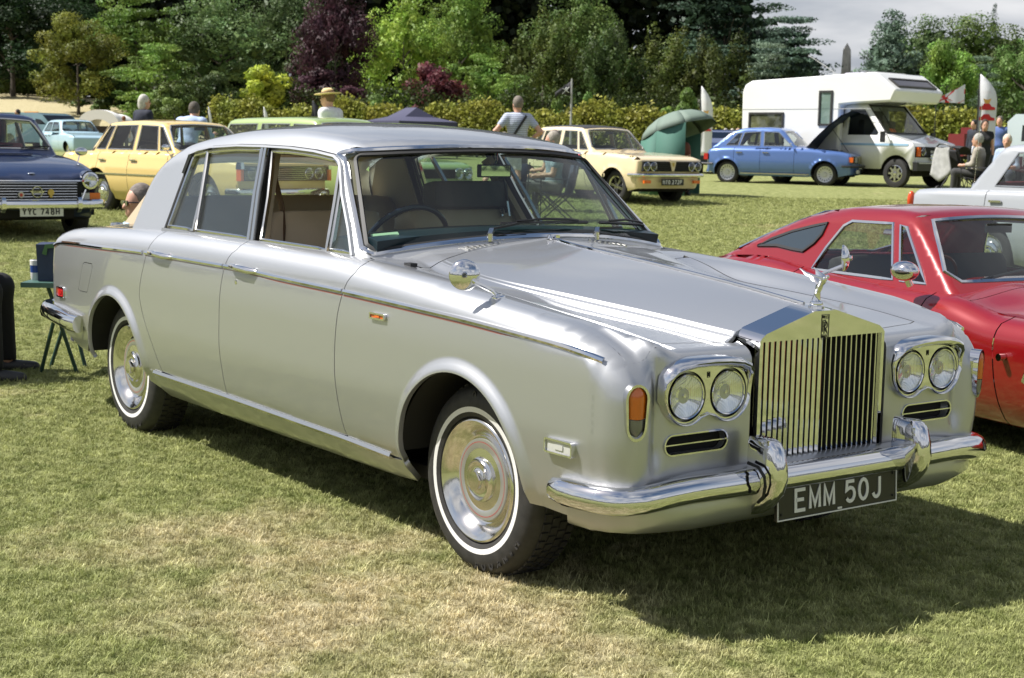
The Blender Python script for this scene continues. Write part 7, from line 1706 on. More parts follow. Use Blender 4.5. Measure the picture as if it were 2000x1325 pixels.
    sdf_obj('body', trunk+arm+fore+hands+fing+lg+head, M_skin, r, k=.022*s, res=res)
    # clothes
    def short(c, f): a = Vector(c[1]); b = Vector(c[2]); return ('c', c[1], tuple(a.lerp(b, f)), c[3], c[3]+(c[4]-c[3])*f)
    tp = list(trunk); zc = T(0, 0, -.10)[2]
    tp += [short(c, min(1, sleeve*1.0)) for c in arm]
    if sleeve > 1: tp += [short(c, sleeve-1) for c in fore]
    if female and leg_name == 'dress': tp += [('c', T(0, 0, 0), (.05*s, 0, hipz-.35*s), .16*s, .20*s)]
    top_m = cloth(label[:18].replace(' ', '_')+'_'+top_name, top)
    if stripes:
        nt = top_m.node_tree; w = nt.nodes.new('ShaderNodeTexWave'); w.bands_direction = 'Z'; w.inputs['Scale'].default_value = 9; tc = nt.nodes.new('ShaderNodeTexCoord'); nt.links.new(tc.outputs['Object'], w.inputs[0]); rp = nt.nodes.new('ShaderNodeValToRGB'); rp.color_ramp.elements[0].color = (*[v*.55 for v in top], 1); rp.color_ramp.elements[1].color = (*top, 1); rp.color_ramp.elements[0].position = .35; rp.color_ramp.elements[1].position = .6
        nt.links.new(w.outputs['Fac'], rp.inputs[0]); nt.links.new(rp.outputs[0], nt.nodes['Principled BSDF'].inputs['Base Color'])
    sdf_obj(top_name, tp, top_m, r, k=.045*s, res=res, off=.014*s)
    lgs = [('e', T(0, 0, .02), L(.125, .16, .13))]+lg
    sdf_obj(leg_name if leg_name != 'dress' else 'skirt', lgs, cloth(label[:18].replace(' ', '_')+'_'+leg_name, legs), r, k=.04*s, res=res, off=.017*s, cut=lambda X: (.085*s-X[..., 2]))
    sdf_obj('shoes', feet, mat('shoe_%02d%02d' % (int(shoes[0]*99), int(shoes[2]*99)), shoes, .5), r, k=.02, res=res, off=.004)
    # hair
    hr = [('e', F_(-.018, 0, .055), (.098*s, .084*s, .112*s))]
    if hair_long: hr += [('e', F_(-.05, 0, -.02), (.062*s, .086*s, (.09+.1*hair_long)*s))]
    nf = np.array([fwd.x, fwd.y, 0]); hcn = np.array(hc)
    sdf_obj('hair', hr, mottled('hair_%03d%03d' % (int(hair[0]*999), int(hair[2]*999)), hair, tuple(v*.65 for v in hair), 40, .8, .6, 90, dist=.01), r, k=.03, res=res*.85, off=.006, cut=lambda X: np.maximum(((X-hcn)@nf)*1.0-(.062-bald*.04)*s+(hcn[2]+.05*s-X[..., 2])*.55, (hcn[2]-(.03 if not hair_long else .14)*s-X[..., 2])))
    mb = MB()
    for sg in (-1, 1): mb.ell(F_(.086, sg*.032, .026), (.010*s, .012*s, .009*s), 8, 6)
    mb.build('eyes', mat('eye_dark', (.04, .03, .025), .2), r)
    if glasses:
        mb = MB()
        for sg in (-1, 1):
            c = Vector(F_(.108, sg*.036, .028)); mb.add([c+Vector((-fwd.y, fwd.x, 0))*a*s+Vector((0, 0, b*s))+fwd*q*s for q in (0, -.006) for a, b in ((-.030, .018), (.030, .018), (.024, -.020), (-.024, -.020))], [(0, 1, 2, 3), (7, 6, 5, 4), (0, 4, 5, 1), (1, 5, 6, 2), (2, 6, 7, 3), (3, 7, 4, 0)], smooth=False)
            mb.tube([F_(.105, sg*.066, .034), F_(.03, sg*.086, .032)], .004*s, 5)
        mb.tube([F_(.110, -.01, .034), F_(.110, .01, .034)], .003*s, 5); mb.build('sunglasses', mat('dark_lenses', (.006, .006, .008), .08, 0, .8, coat=1), r)
    if hat:
        mb = MB(); c = F_(-.005, 0, .085); mb.lathe([(0, .085*s), (.05*s, .082*s), (.085*s, .055*s), (.095*s, .010*s), (.13*s, -.004*s), (.195*s, .006*s), (.198*s, .0), (.12*s, -.014*s), (.09*s, -.006*s)], c, (fwd.x*.10, fwd.y*.10, 1), 28, mis=None); mb.build('hat', mottled('straw', (.62, .47, .22), (.72, .56, .30), 60, .8, .5, 150), r)
        mb = MB(); mb.lathe([(.0965*s, .008*s), (.094*s, .030*s)], c, (fwd.x*.10, fwd.y*.10, 1), 28); mb.build('hat_band', mat('hat_band_brown', (.10, .06, .03), .7), r)
    if bag:
        mb = MB(); mb.sweep([T(-.125, -.13, .50), T(-.155, -.05, .38), T(-.155, .04, .24), T(-.135, .14, .08)], [(-.022, -.004), (.022, -.004), (.022, .004), (-.022, .004)], up=(-1, 0, 0)); mb.build('shoulder_strap', M_black, r)
    return r
def stand(px, py, D, Hpx=None, **kw):
    """head top at a pixel, at distance D; height follows from the ground there"""
    c, d = ray(px, py); q = c+d*D; g = float(ground_z(q[0], q[1])); return (float(q[0]), float(q[1]), g-.01), (q[2]-g)
VIEW = math.degrees(YAW)
def folk(label, px, py, D, face, **kw):
    """face: direction the person looks relative to the camera's forward direction, degrees"""
    if D is None:
        D = 140.
        for t in np.arange(45, 140, .5):
            if stand(px, py, t)[1] >= 1.70: D = t; break
    loc, H = stand(px, py, D); Hh = min(max(H/1.0, 1.5), 1.95) if not kw.get('sit') else kw.pop('Hs', 1.72)
    return person(label, loc, VIEW+face, H=Hh, **kw)
folk('white-haired woman in a navy hooded jacket seen from behind beyond the yellow saloon', 279, 183, 28.0, -35, top=(.012, .016, .035), legs=(.05, .05, .07), hair=(.62, .60, .54), sleeve=1.9, top_name='jacket', female=True, hair_long=.25, head_turn=-.5)
folk('man in a pale blue shirt with his back to us, stooping behind the yellow saloon', 363, 187, 24.5, -15, top=(.42, .52, .74), legs=(.08, .08, .10), hair=(.10, .085, .07), lean=.42, sleeve=1.4, arms='fwd', shoulder=.21)
folk('man in a straw hat and white t-shirt standing behind the green estate', 650, 170, 24.0, 62, top=(.74, .74, .78), legs=(.12, .11, .09), hair=(.20, .12, .06), hat=True, glasses=True, lean=.08, head_turn=.1)
folk('man in a striped grey-blue shirt with black shoulder strap and hands on hips', 1012, 186, 27.0, 8, top=(.50, .55, .68), legs=(.10, .10, .12), hair=(.20, .17, .14), arms='hip', bag=True, stripes=True, head_turn=.35)
# sitting man behind the silver car's tail
c, d = ray(282, 368); q = c+d*10.8; g0_ = float(ground_z(q[0], q[1]))
person('seated man in dark sunglasses and light blue shirt just behind the silver rear pillar', (float(q[0])-.02, float(q[1]), g0_-.01+(q[2]-g0_-1.26)), VIEW+180-38, (.36, .50, .70), (.06, .06, .08), hair=(.20, .17, .15), H=1.72, sit=True, glasses=True, bald=.75, arms='lap', res=.018, head_turn=-.35, sleeve=1.0)
# ================================================================ chairs, table, shelters, flags
M_frame = mat('chair_frame', (.05, .05, .055), .35, .6)
def camp_chair(label, loc, hd, col, frame=None, group=None):
    r = thing('folding_chair', label, 'chair', loc, hd, group); fm = frame or M_frame
    mb = MB(); 
    for s_ in (-1, 1): mb.sweep([(.24, s_*.25, .42), (-.20, s_*.25, .40), (-.30, s_*.25, .88)], [(-.003, -.004), (.003, -.004), (.003, .004), (-.003, .004)], up=(0, 1, 0))
    V = [(.24, -.25, .43), (.24, .25, .43), (0, .25, .39), (0, -.25, .39), (-.20, -.25, .41), (-.20, .25, .41), (-.26, .25, .65), (-.26, -.25, .65), (-.30, -.25, .88), (-.30, .25, .88)]
    mb2 = MB(); mb2.add(V, [(0, 1, 2, 3), (3, 2, 5, 4)]); s1 = mb2.build('seat', col, r); s1.modifiers.new('t', 'SOLIDIFY').thickness = .008
    mb2 = MB(); mb2.add(V, [(4, 5, 6, 7), (7, 6, 9, 8)]); s2 = mb2.build('backrest', col, r); s2.modifiers.new('t', 'SOLIDIFY').thickness = .008
    for a, b in (((.27, -.27, 0), (-.22, -.27, .43)), ((-.27, -.27, 0), (.26, -.27, .44)), ((.27, .27, 0), (-.22, .27, .43)), ((-.27, .27, 0), (.26, .27, .44)), ((.27, -.27, 0), (.26, .27, .43)), ((.27, .27, 0), (.26, -.27, .43))):
        m = MB(); m.cyl(a, b, .010, n=8); m.build('leg', fm, r)
    for s_ in (-1, 1):
        m = MB(); m.tube([(-.20, s_*.27, .38), (-.31, s_*.27, .90)], .010, 8); m.build('back_post', fm, r)
        m = MB(); m.sweep([(-.25, s_*.29, .62), (.27, s_*.29, .62)], [(-.025, -.008), (.025, -.008), (.02, .008), (-.02, .008)]); m.build('armrest', fm, r); m = MB(); m.cyl((.27, s_*.29, 0.), (.27, s_*.29, .62), .009, n=8); m.build('armrest_post', fm, r)
    return r
def gz(x, y): return float(ground_z(x, y))
navycloth = mat('navy_canvas', (.012, .02, .05), .8); greencloth = mat('green_canvas', (.03, .07, .05), .8); blackcloth = mat('black_canvas', (.015, .015, .017), .8)
# small green table with a cool bag and a mug behind the silver car's tail
def px_ground(px, py): p, t = on_ground(px, py); return p
pa = px_ground(92, 719); pb_ = px_ground(157, 731)
tx, ty = float((pa[0]+pb_[0])/2), float((pa[1]+pb_[1])/2); th_ = math.atan2(RT[1], RT[0])
tb = thing('camping_table', 'small green folding table holding a cool bag behind the silver car', 'table', (tx, ty, 0), th_)
M_tab = mat('green_table_enamel', (.06, .13, .11), .4)
c, d = ray(105, 548); tdist = ((tx-c[0])*HF[0]+(ty-c[1])*HF[1])
ztab = float((c+d*tdist/ (d[0]*HF[0]+d[1]*HF[1]))[2])
mb = MB(); mb.box((.11, .0, ztab-.012), (.60, .42, .03)); mb.build('table_top', M_tab, tb)
for s_ in (-.16, .16):
    for a, b in ((-.115, .05), (.115, -.04)):
        mb = MB(); mb.cyl((a, s_*.6, 0), (b, s_, ztab-.02), .012, n=10); mb.build('leg', mat('green_steel', (.015, .05, .035), .4), tb)
bagp = Vector((tx, ty, ztab))+Vector((RT[0], RT[1], 0))*.005
bg_ = thing('cool_bag', 'navy cool bag with green handle standing on the small table', 'bag', tuple(bagp), th_+.15)
mb = MB(); mb.box((.02, 0, .118), (.30, .22, .225), taper=1.06); mb.build('bag_body', mottled('navy_nylon', (.012, .022, .055), (.02, .035, .08), 12, .6, .3, 30), bg_)
mb = MB(); mb.sweep([(-.09, -.118, .17), (-.075, -.13, .22), (.0, -.128, .225), (.10, -.122, .19), (.16, -.118, .15)], [(-.014, -.004), (.014, -.004), (.014, .004), (-.014, .004)], up=(0, -1, .2)); mb.build('handle', mat('green_webbing', (.07, .16, .06), .7), bg_)
mp = Vector((tx, ty, ztab))-Vector((RT[0], RT[1], 0))*.155-Vector((HF[0], HF[1], 0))*.02
mg = thing('paper_cup', 'white and blue drinking cup beside the cool bag on the table', 'cup', tuple(mp)); mb = MB(); mb.lathe([(0, .004), (.027, .003), (.030, .012), (.032, .05)], (0, 0, 0), (0, 0, 1), 20); mb.lathe([(.0335, .095), (.034, .125), (.031, .128), (.030, .02)], (0, 0, 0), (0, 0, 1), 20); mb.build('cup_wall', mat('cup_white', (.7, .7, .68), .4), mg); mb = MB(); mb.lathe([(.032, .05), (.0335, .095)], (0, 0, 0), (0, 0, 1), 20); mb.build('cup_print', mat('cup_blue', (.02, .06, .25), .4), mg)
# ribbed steel flask on the far corner of the same table
c, d = ray(131, 452)
fl = thing('steel_flask', 'ribbed steel flask seen just above the tail of the silver car', 'flask', (tx+RT[0]*.23-.05, ty+RT[1]*.23+.14, ztab)); 
c, d = ray(131, 434); zt_ = float((c+d*((tx+RT[0]*.2-c[0])*HF[0]+(ty+RT[1]*.2-c[1])*HF[1]))[2]); hh = max(.3, zt_-ztab)
mb = MB(); mb.lathe([(0, 0), (.042, 0), (.042, hh-.02), (.036, hh-.004), (.0, hh)], (0, 0, 0), (0, 0, 1), 28); [mb.cyl((.042*cos(2*pi*k/20), .042*sin(2*pi*k/20), .02), (.042*cos(2*pi*k/20), .042*sin(2*pi*k/20), hh-.03), .003, n=5) for k in range(20)]; mb.build('flask_body', M_chrome_dull, fl)
# seated person whose knee enters at the left edge
kp = px_ground(18, 733)
px_, py_ = float(kp[0]), float(kp[1]); hdg = VIEW-90+8
f_ = Vector((cos(radians(hdg)), sin(radians(hdg)), 0))
person('person in black trousers seated at the left edge, only knee and shoe in view', (px_-f_.x*.52, py_-f_.y*.52, -.01), hdg, (.10, .10, .12), (.006, .006, .007), H=1.80, sit=True, arms='lap', sleeve=1.5, res=.02, knees=.03)
camp_chair('black folding chair under the person at the left edge', (px_-f_.x*.55, py_-f_.y*.55, 0), radians(hdg), blackcloth)
c, d = ray(282, 368); q = c+d*10.8; camp_chair('dark folding chair under the man in sunglasses', (float(q[0]), float(q[1]), gz(q[0], q[1])), radians(VIEW+142), navycloth)

# two people sitting by the cream saloon, seen through the silver car's windscreen
def sitter(label, clabel, px, D, face, top, legs, hair, **kw):
    c, d = ray(px, 330); q = c+d*D; g = gz(q[0], q[1]); a = radians(VIEW+face)
    camp_chair(clabel, (float(q[0]), float(q[1]), g), a, kw.pop('ccol', navycloth)); return person(label, (float(q[0])+.02*cos(a), float(q[1])+.02*sin(a), g-.01), VIEW+face, top, legs, hair=hair, sit=True, arms='lap', res=.03, **kw)
sitter('seated person in a pale top holding red papers near the cream saloon', 'folding chair of the person in the pale top by the cream saloon', 985, 21.5, 160, (.6, .58, .58), (.10, .09, .10), (.35, .3, .26))
sitter('seated person in grey trousers by the cream saloon, leaning back', 'folding chair of the person in grey trousers by the cream saloon', 1085, 22.5, 100, (.30, .36, .42), (.20, .19, .18), (.4, .36, .3))
sitter('seated person with raised arm close to the cream saloon side windows', 'folding chair of the person with raised arm', 1086, 24.6, 60, (.25, .25, .3), (.1, .1, .12), (.25, .2, .17))

# green umbrella shelter
def brolly(loc, hd):
    r = thing('umbrella_shelter', 'dark green fishing umbrella with side walls beside the cream saloon', 'shelter', loc, hd); Rr, n = .78, 8; tilt = radians(-20)
    mg_ = mat('umbrella_green', (.15, .20, .165), .75); mi_ = mat('shelter_wall_green', (.055, .15, .115), .8)
    top = Vector((0, 0, 1.62)); ribs = []
    for k in range(n):
        a0, a1 = 2*pi*k/n, 2*pi*(k+1)/n; V = []; F = []
        for i in range(6):
            u = i/5
            for j in range(5):
                a = a0+(a1-a0)*j/4; sag = 1-.045*u*sin(pi*j/4); rr_ = Rr*sin(u*pi/2*.86)/sin(pi/2*.86)*sag; z = 1.62-.40*(1-cos(u*pi/2*.86))/(1-cos(pi/2*.86)); p = Vector((rr_*cos(a), rr_*sin(a), z-1.3)); p = Matrix.Rotation(tilt, 3, 'Y') @ p; V.append(p+Vector((0, 0, 1.3)))
        for i in range(5):
            for j in range(4): F.append((i*5+j, i*5+j+1, i*5+6+j, i*5+5+j))
        mb = MB(); mb.add(V, F); o = mb.build('canopy_panel', mg_, r); o.modifiers.new('t', 'SOLIDIFY').thickness = .004; ribs.append([V[i*5] for i in range(6)])
    for rb in ribs: mb = MB(); mb.tube([p+Vector((0, 0, -.012)) for p in rb], .006, 5); mb.build('rib', M_black, r)
    for k in range(2, 7):
        a0, a1 = 2*pi*k/n, 2*pi*(k+1)/n; A = ribs[k][5]; B = ribs[(k+1) % n][5]; mb = MB(); mb.add([A, B, (B.x*1.02, B.y*1.02, 0), (A.x*1.02, A.y*1.02, 0)], [(0, 1, 2, 3)]); o = mb.build('side_wall', mi_, r); o.modifiers.new('t', 'SOLIDIFY').thickness = .004
    mb = MB(); mb.cyl((0, 0, 0), (.05, 0, 1.70), .014, n=8); mb.build('pole', M_black, r); return r
c, d = ray(1322, 330); q = c+d*30.; brolly((float(q[0]), float(q[1]), gz(q[0], q[1])), radians(VIEW-130))
c, d = ray(1322, 300); q = c+d*30.1; person('person sitting inside the green umbrella shelter in shade', (float(q[0]), float(q[1]), gz(q[0], q[1])-.01), VIEW+180, (.20, .07, .05), (.05, .04, .04), sit=True, arms='lap', res=.035)

# navy pop-up gazebo far off
c, d = ray(803, 262); q = c+d*66.
gb = thing('gazebo', 'navy blue pop-up gazebo roof far behind the silver roof', 'gazebo', (float(q[0]), float(q[1]), gz(q[0], q[1])), radians(VIEW+35))
mgz = mat('gazebo_navy', (.050, .050, .095), .8); mb = MB(); w = 1.45; V = [(-w, -w, 1.55), (w, -w, 1.55), (w, w, 1.55), (-w, w, 1.55), (-.45, 0, 2.15), (.45, 0, 2.15)]; W2 = [(x*.52, y*.52, 1.74) for x, y, z in V[:4]]; V += W2
mb.add(V, [(0, 1, 7, 6), (1, 2, 8, 7), (2, 3, 9, 8), (3, 0, 6, 9), (6, 7, 5, 4), (7, 8, 5), (8, 9, 4, 5), (9, 6, 4)], smooth=False); mb.add([(-w, -w, 1.55), (w, -w, 1.55), (w, w, 1.55), (-w, w, 1.55), (-w, -w, 1.33), (w, -w, 1.33), (w, w, 1.33), (-w, w, 1.33)], [(0, 1, 5, 4), (1, 2, 6, 5), (2, 3, 7, 6), (3, 0, 4, 7)], smooth=False); mb.build('canopy', mgz, gb)
for a in (-w, w):
    for b in (-w, w): bxo(gb, 'leg', (a, b, .77), (.04, .04, 1.54), M_frame)

# flags and banners
def pole_at(name, label, cat, px, py_top, py_bot, D, r=.02):
    c, d = ray(px, py_top); q = c+d*D; g = gz(q[0], q[1]); o = thing(name, label, cat, (float(q[0]), float(q[1]), g), radians(VIEW-90)); return o, float(q[2]-g)
fo_, fh = pole_at('flag_pole', 'grey pole flying a ragged black flag behind the cream saloon', 'flag', 1117, 154, 235, 42.)
mb = MB(); mb.cyl((0, 0, 0), (0, 0, fh), .035, .025, n=10); mb.build('pole', mat('grey_pole', (.35, .35, .35), .5), fo_)
mb = MB(); V = []; pf = [(0, 0, 0), (-.20, .42), (-.38, .62)]
for i in range(9):
    u = i/8; V += [(-.42*u, .05*sin(u*7), fh-.06-.38*u), (-.42*u, .05*sin(u*7+.4), fh-.62-.12*u+.40*u*u*0-.0)]
V = []
for i in range(9):
    u = i/8; x = -.46*u; y = .05*sin(u*8); V += [(x, y, fh-.05-.34*u), (x*1.0, y+.02, fh-.46-.10*u+.16*u*sin(3*u))]
mb.add(V, [(2*i, 2*i+2, 2*i+3, 2*i+1) for i in range(8)]); ff = mb.build('flag_cloth', mat('black_flag', (.02, .02, .025), .8), fo_); ff.modifiers.new('t', 'SOLIDIFY').thickness = .004
mb = MB(); mb.ell((-.15, -.03, fh-.29), (.045, .01, .05), 12, 8); mb.tube([(-.06, -.03, fh-.23), (-.26, -.04, fh-.42)], .012, 5); mb.tube([(-.07, -.03, fh-.38), (-.25, -.04, fh-.27)], .012, 5); mb.build('flag_emblem', mat('flag_white', (.6, .6, .6), .8), ff)
mflag = mat('banner_white', (.74, .74, .75), .8); mred = mat('banner_red', (.60, .03, .03), .8); mor = mat('banner_orange', (.75, .42, .10), .8)
def feather(label, px, py_top, D, w, h, plain=False, col=None, flip=1):
    c, d = ray(px, py_top); q = c+d*D; g = gz(q[0], q[1]); o = thing('feather_banner', label, 'banner', (float(q[0]), float(q[1]), g), radians(VIEW-90)); H_ = float(q[2]-g)
    n = 16; V = []
    for i in range(n+1):
        u = i/n; z = H_-h*(1-u); lw = w*(1-max(0, (u-.60)/.40)**2.2) if True else w; V += [(-flip*w*.45, .02*sin(5*u), z if u < 1 else H_), (-flip*w*.45+flip*lw, .02*sin(5*u), z-.10*(1-u)*0)]
    mb = MB(); mb.add(V, [(2*i, 2*i+1, 2*i+3, 2*i+2) for i in range(n)]); b = mb.build('banner_cloth', col or mflag, o); b.modifiers.new('t', 'SOLIDIFY').thickness = .006
    mb = MB(); mb.cyl((-flip*w*.47, 0, 0), (-flip*w*.47, 0, H_-.02), .018, n=8); mb.build('pole', M_frame, o)
    if not plain:
        for y in (-.012, .022):
            for zc in (H_-h*.48, H_-h*.63):       # two little red car outlines
                mb = MB(); s_ = w*.42; pts = [(-s_, -.05), (s_, -.05), (s_, .02), (s_*.55, .04), (s_*.25, .12), (-s_*.45, .12), (-s_*.7, .05), (-s_, .04)]; mb.prism([(a, bq*w/.5) for a, bq in pts], (flip*w*.03, y, zc), (1, 0, .0), (0, 0, 1), (0, .003, 0)); mb.build('banner_car', mred, b)
            mb = MB(); mb.prism([(-w*.22, .06), (0, .03), (w*.22, .06), (w*.12, -.06), (-w*.12, -.06)], (flip*w*.0, y, H_-h*.38), (1, 0, 0), (0, 0, 1), (0, .003, 0)); mb.build('banner_crest', mor, b)
            mb = MB(); strokes(mb, 'ULTIMA', (-w*.26, y, H_-h*.27), (1, 0, 0), (0, 0, 1), w*.14, w*.055, w*.02, w*.018, (0, .003, 0)); mb.build('banner_lettering', mred, b)
    return o
feather('white feather banner with two red cars beside the green umbrella shelter', 1381, 168, 44., .36, 2.0, flip=1)
feather('tall white feather banner with two red cars at the right beyond the motorhome', 1931, 145, 38., .46, 1.75, flip=1)
feather('narrow black and red feather banner beside the man in the straw hat', 617, 196, 46., .22, 1.2, True, mat('banner_black', (.03, .03, .04), .8))
feather('thin white feather banner tip behind the yellow saloon roof', 410, 208, 46., .10, 1.2, True); feather('thin white feather banner tip behind the green estate roof', 519, 208, 46., .14, 1.2, True)
# red and white rayed pennant tied to the motorhome
c, d = ray(1830, 196); q = c+d*40.; pn = thing('rayed_pennant', 'red and white rayed flag flying beside the motorhome', 'flag', (float(q[0]), float(q[1]), gz(q[0], q[1])), radians(VIEW-90)); z0 = float(q[2])-gz(q[0], q[1])
mb = MB(); mb.cyl((-.02, 0, 0), (-.02, 0, z0+.02), .012, n=6); mb.build('pole', M_frame, pn)
tri = [(0, -.06), (0, .02), (.70, .42), (.72, -.02)]
o_ = Vector((.12, 0, z0-.0)); 
def fp(u, v): # u 0..1 along, v 0..1 across
    a = Vector((0, 0, z0-.04)).lerp(Vector((.58, .05, z0+.43)), u) if False else None; x = .72*u; lo_ = -.05-.0*u+ -.02*u; hi_ = .03+.40*u; return Vector((x, .03*sin(6*u), z0+lo_+(hi_-lo_)*v))
mb = MB(); V = [fp(i/8, j/8) for i in range(9) for j in range(9)]; mb.add(V, [(i*9+j, i*9+j+1, i*9+j+10, i*9+j+9) for i in range(8) for j in range(8)]); pc = mb.build('flag_cloth', mflag, pn)
mb = MB(); cx, cz = .30, .5
for k in range(8):
    a0 = 2*pi*k/8; a1 = a0+pi/9
    def rim(a):
        t = 9.
        for lim, dd in ((1-cx, cos(a)), (-cx, cos(a)), (1-cz, sin(a)), (-cz, sin(a))):
            if abs(dd) > 1e-6 and lim/dd > 0: t = min(t, lim/dd)
        return fp(cx+t*cos(a), cz+t*sin(a))
    for off in (-.006, .006): p0, p1, p2 = fp(cx, cz), rim(a0), rim(a1); mb.add([p+Vector((0, off, 0)) for p in (p0, p1, p2)], [(0, 1, 2)], smooth=False)
for off in (-.007, .007): mb.add([fp(cx+.10*cos(t), cz+.16*sin(t))+Vector((0, off, 0)) for t in np.linspace(0, 2*pi, 12, endpoint=False)], [tuple(range(12))], smooth=False)
mb.build('flag_rays', mred, pc)

# group at the right in front of the motorhome
folk('dark-haired woman in a black sleeveless dress standing beyond the grey saloon boot', 1924, 232, 33.5, 175, top=(.012, .012, .013), legs=(.012, .012, .013), hair=(.05, .03, .02), female=True, sleeve=.2, top_name='dress', hair_long=.2)
folk('person in a dark jacket beside the dark red box near the hedge', 1905, 233, 46., 120, top=(.02, .025, .04), legs=(.02, .02, .025), hair=(.02, .02, .02), sleeve=1.9, res=.035)
folk('woman in a white headscarf and pale top near the tall white banner', 1937, 231, 44., 90, top=(.62, .64, .66), legs=(.05, .08, .16), hair=(.68, .68, .66), female=True, sleeve=1.0, hair_long=.4, res=.035)
folk('man in a blue shirt and jeans with a shoulder bag near the tall white banner', 1954, 226, 43., 150, top=(.10, .16, .38), legs=(.03, .07, .16), hair=(.15, .13, .11), bag=True, res=.035)
def sitter2(label, clabel, px, py_top, D, face, top, legs, hair, **kw):
    c, d = ray(px, py_top); q = c+d*D; g = gz(q[0], q[1]); a = radians(VIEW+face)
    camp_chair(clabel, (float(q[0]), float(q[1]), g), a, kw.pop('ccol', blackcloth)); return person(label, (float(q[0]), float(q[1]), g-.01), VIEW+face, top, legs, hair=hair, sit=True, arms='lap', res=.03, **kw)
sitter2('grey-haired man in a checked shirt seated with his back half turned', 'folding chair of the grey-haired man in the checked shirt', 1914, 268, 31., 60, (.38, .34, .28), (.05, .05, .05), (.42, .41, .38), sleeve=1.5)
sitter2('white-haired elderly woman in a pale blue top seated at the right', 'folding chair of the white-haired elderly woman', 1969, 262, 30., 150, (.36, .44, .58), (.06, .06, .08), (.66, .60, .48), female=True, sleeve=1.2)
# black pushchair with a grey jacket hung over it
c, d = ray(1872, 345); q = c+d*32.; g = gz(q[0], q[1]); pr = thing('pushchair', 'black folding pushchair standing in front of the motorhome grille', 'pushchair', (float(q[0]), float(q[1]), g), radians(VIEW-90+30))
for s_ in (-1, 1):
    mb = MB(); mb.tube([(.32, s_*.22, .10), (-.10, s_*.22, .55), (-.34, s_*.22, .98), (-.46, s_*.20, 1.0)], .014, 6); mb.tube([(-.32, s_*.22, .10), (.05, s_*.22, .55), (.1, s_*.22, .62)], .014, 6); mb.build('frame_tube', M_black, pr)
    for x in (.34, -.32): mb = MB(); mb.lathe([(.075, -.02), (.095, -.018), (.10, 0), (.095, .018), (.075, .02)], (x, s_*.24, .10), (0, 1, 0), 18); mb.cyl((x, s_*.235, .10), (x, s_*.245, .10), .03, n=10); mb.build('wheel', M_rubber, pr)
mb = MB(); mb.tube([(-.46, -.22, 1.0), (-.50, -.1, 1.06), (-.50, .1, 1.06), (-.46, .22, 1.0)], .016, 6); mb.build('handle', M_black, pr)
mb = MB(); cushion(mb, (-.02, 0, .48), (.34, .38, .10)); cushion(mb, (-.20, 0, .72), (.10, .38, .46), rot=(0, -.3, 0)); mb.build('seat', blackcloth, pr, 80)
mb = MB(); mb.lathe([(.24, -.2), (.26, 0), (.24, .2)], (-.08, 0, .78), (0, 1, 0), 14, up=(0, 0, 1), a0=-.6, a1=1.3); mb.build('hood', blackcloth, pr)
jk = thing('grey_jacket', 'light grey jacket draped over the pushchair handle', 'jacket', (float(q[0]), float(q[1]), g), radians(VIEW-90+30))
mb = MB(); V = []; nn_ = 10
for i in range(nn_+1):
    u = -.24+.42*i/nn_
    for j in range(9): t = j/8; V.append((-.50-.10*t+.03*sin(9*u+3*t)+(.10 if j == 0 else 0), u*(1+.25*t)+.03*sin(5*t), 1.08-.80*t*(1-.25*abs(u)/.24)+(-.10 if j == 0 else 0)))
mb.add(V, [(i*9+j, i*9+j+1, i*9+j+10, i*9+j+9) for i in range(nn_) for j in range(8)]); o = mb.build('cloth', cloth('grey_jacket_cloth', (.36, .36, .35), (.28, .28, .27), 10), jk); o.modifiers.new('t', 'SOLIDIFY').thickness = .02
# white cloth on the other side
c2_, d2_ = ray(1903, 300); q2_ = c2_+d2_*32.; wc = thing('white_coat', 'white coat hanging beside the black pushchair', 'coat', (float(q2_[0]), float(q2_[1]), gz(q2_[0], q2_[1])), radians(VIEW-90)); mb = MB(); V = []
for i in range(7):
    u = -.13+.26*i/6
    for j in range(7): t = j/6; V.append((u*(.5+.7*t)+.05*t, .03*sin(12*u+2*t), 1.03-.72*t))
mb.add(V, [(i*7+j, i*7+j+1, i*7+j+8, i*7+j+7) for i in range(6) for j in range(6)]); o = mb.build('cloth', cloth('white_coat_cloth', (.62, .64, .68), (.5, .52, .56), 10), wc); o.modifiers.new('t', 'SOLIDIFY').thickness = .02
mb = MB(); mb.cyl((0, 0, 0), (0, 0, 1.03), .012, n=6); mb.build('stand', M_black, wc)
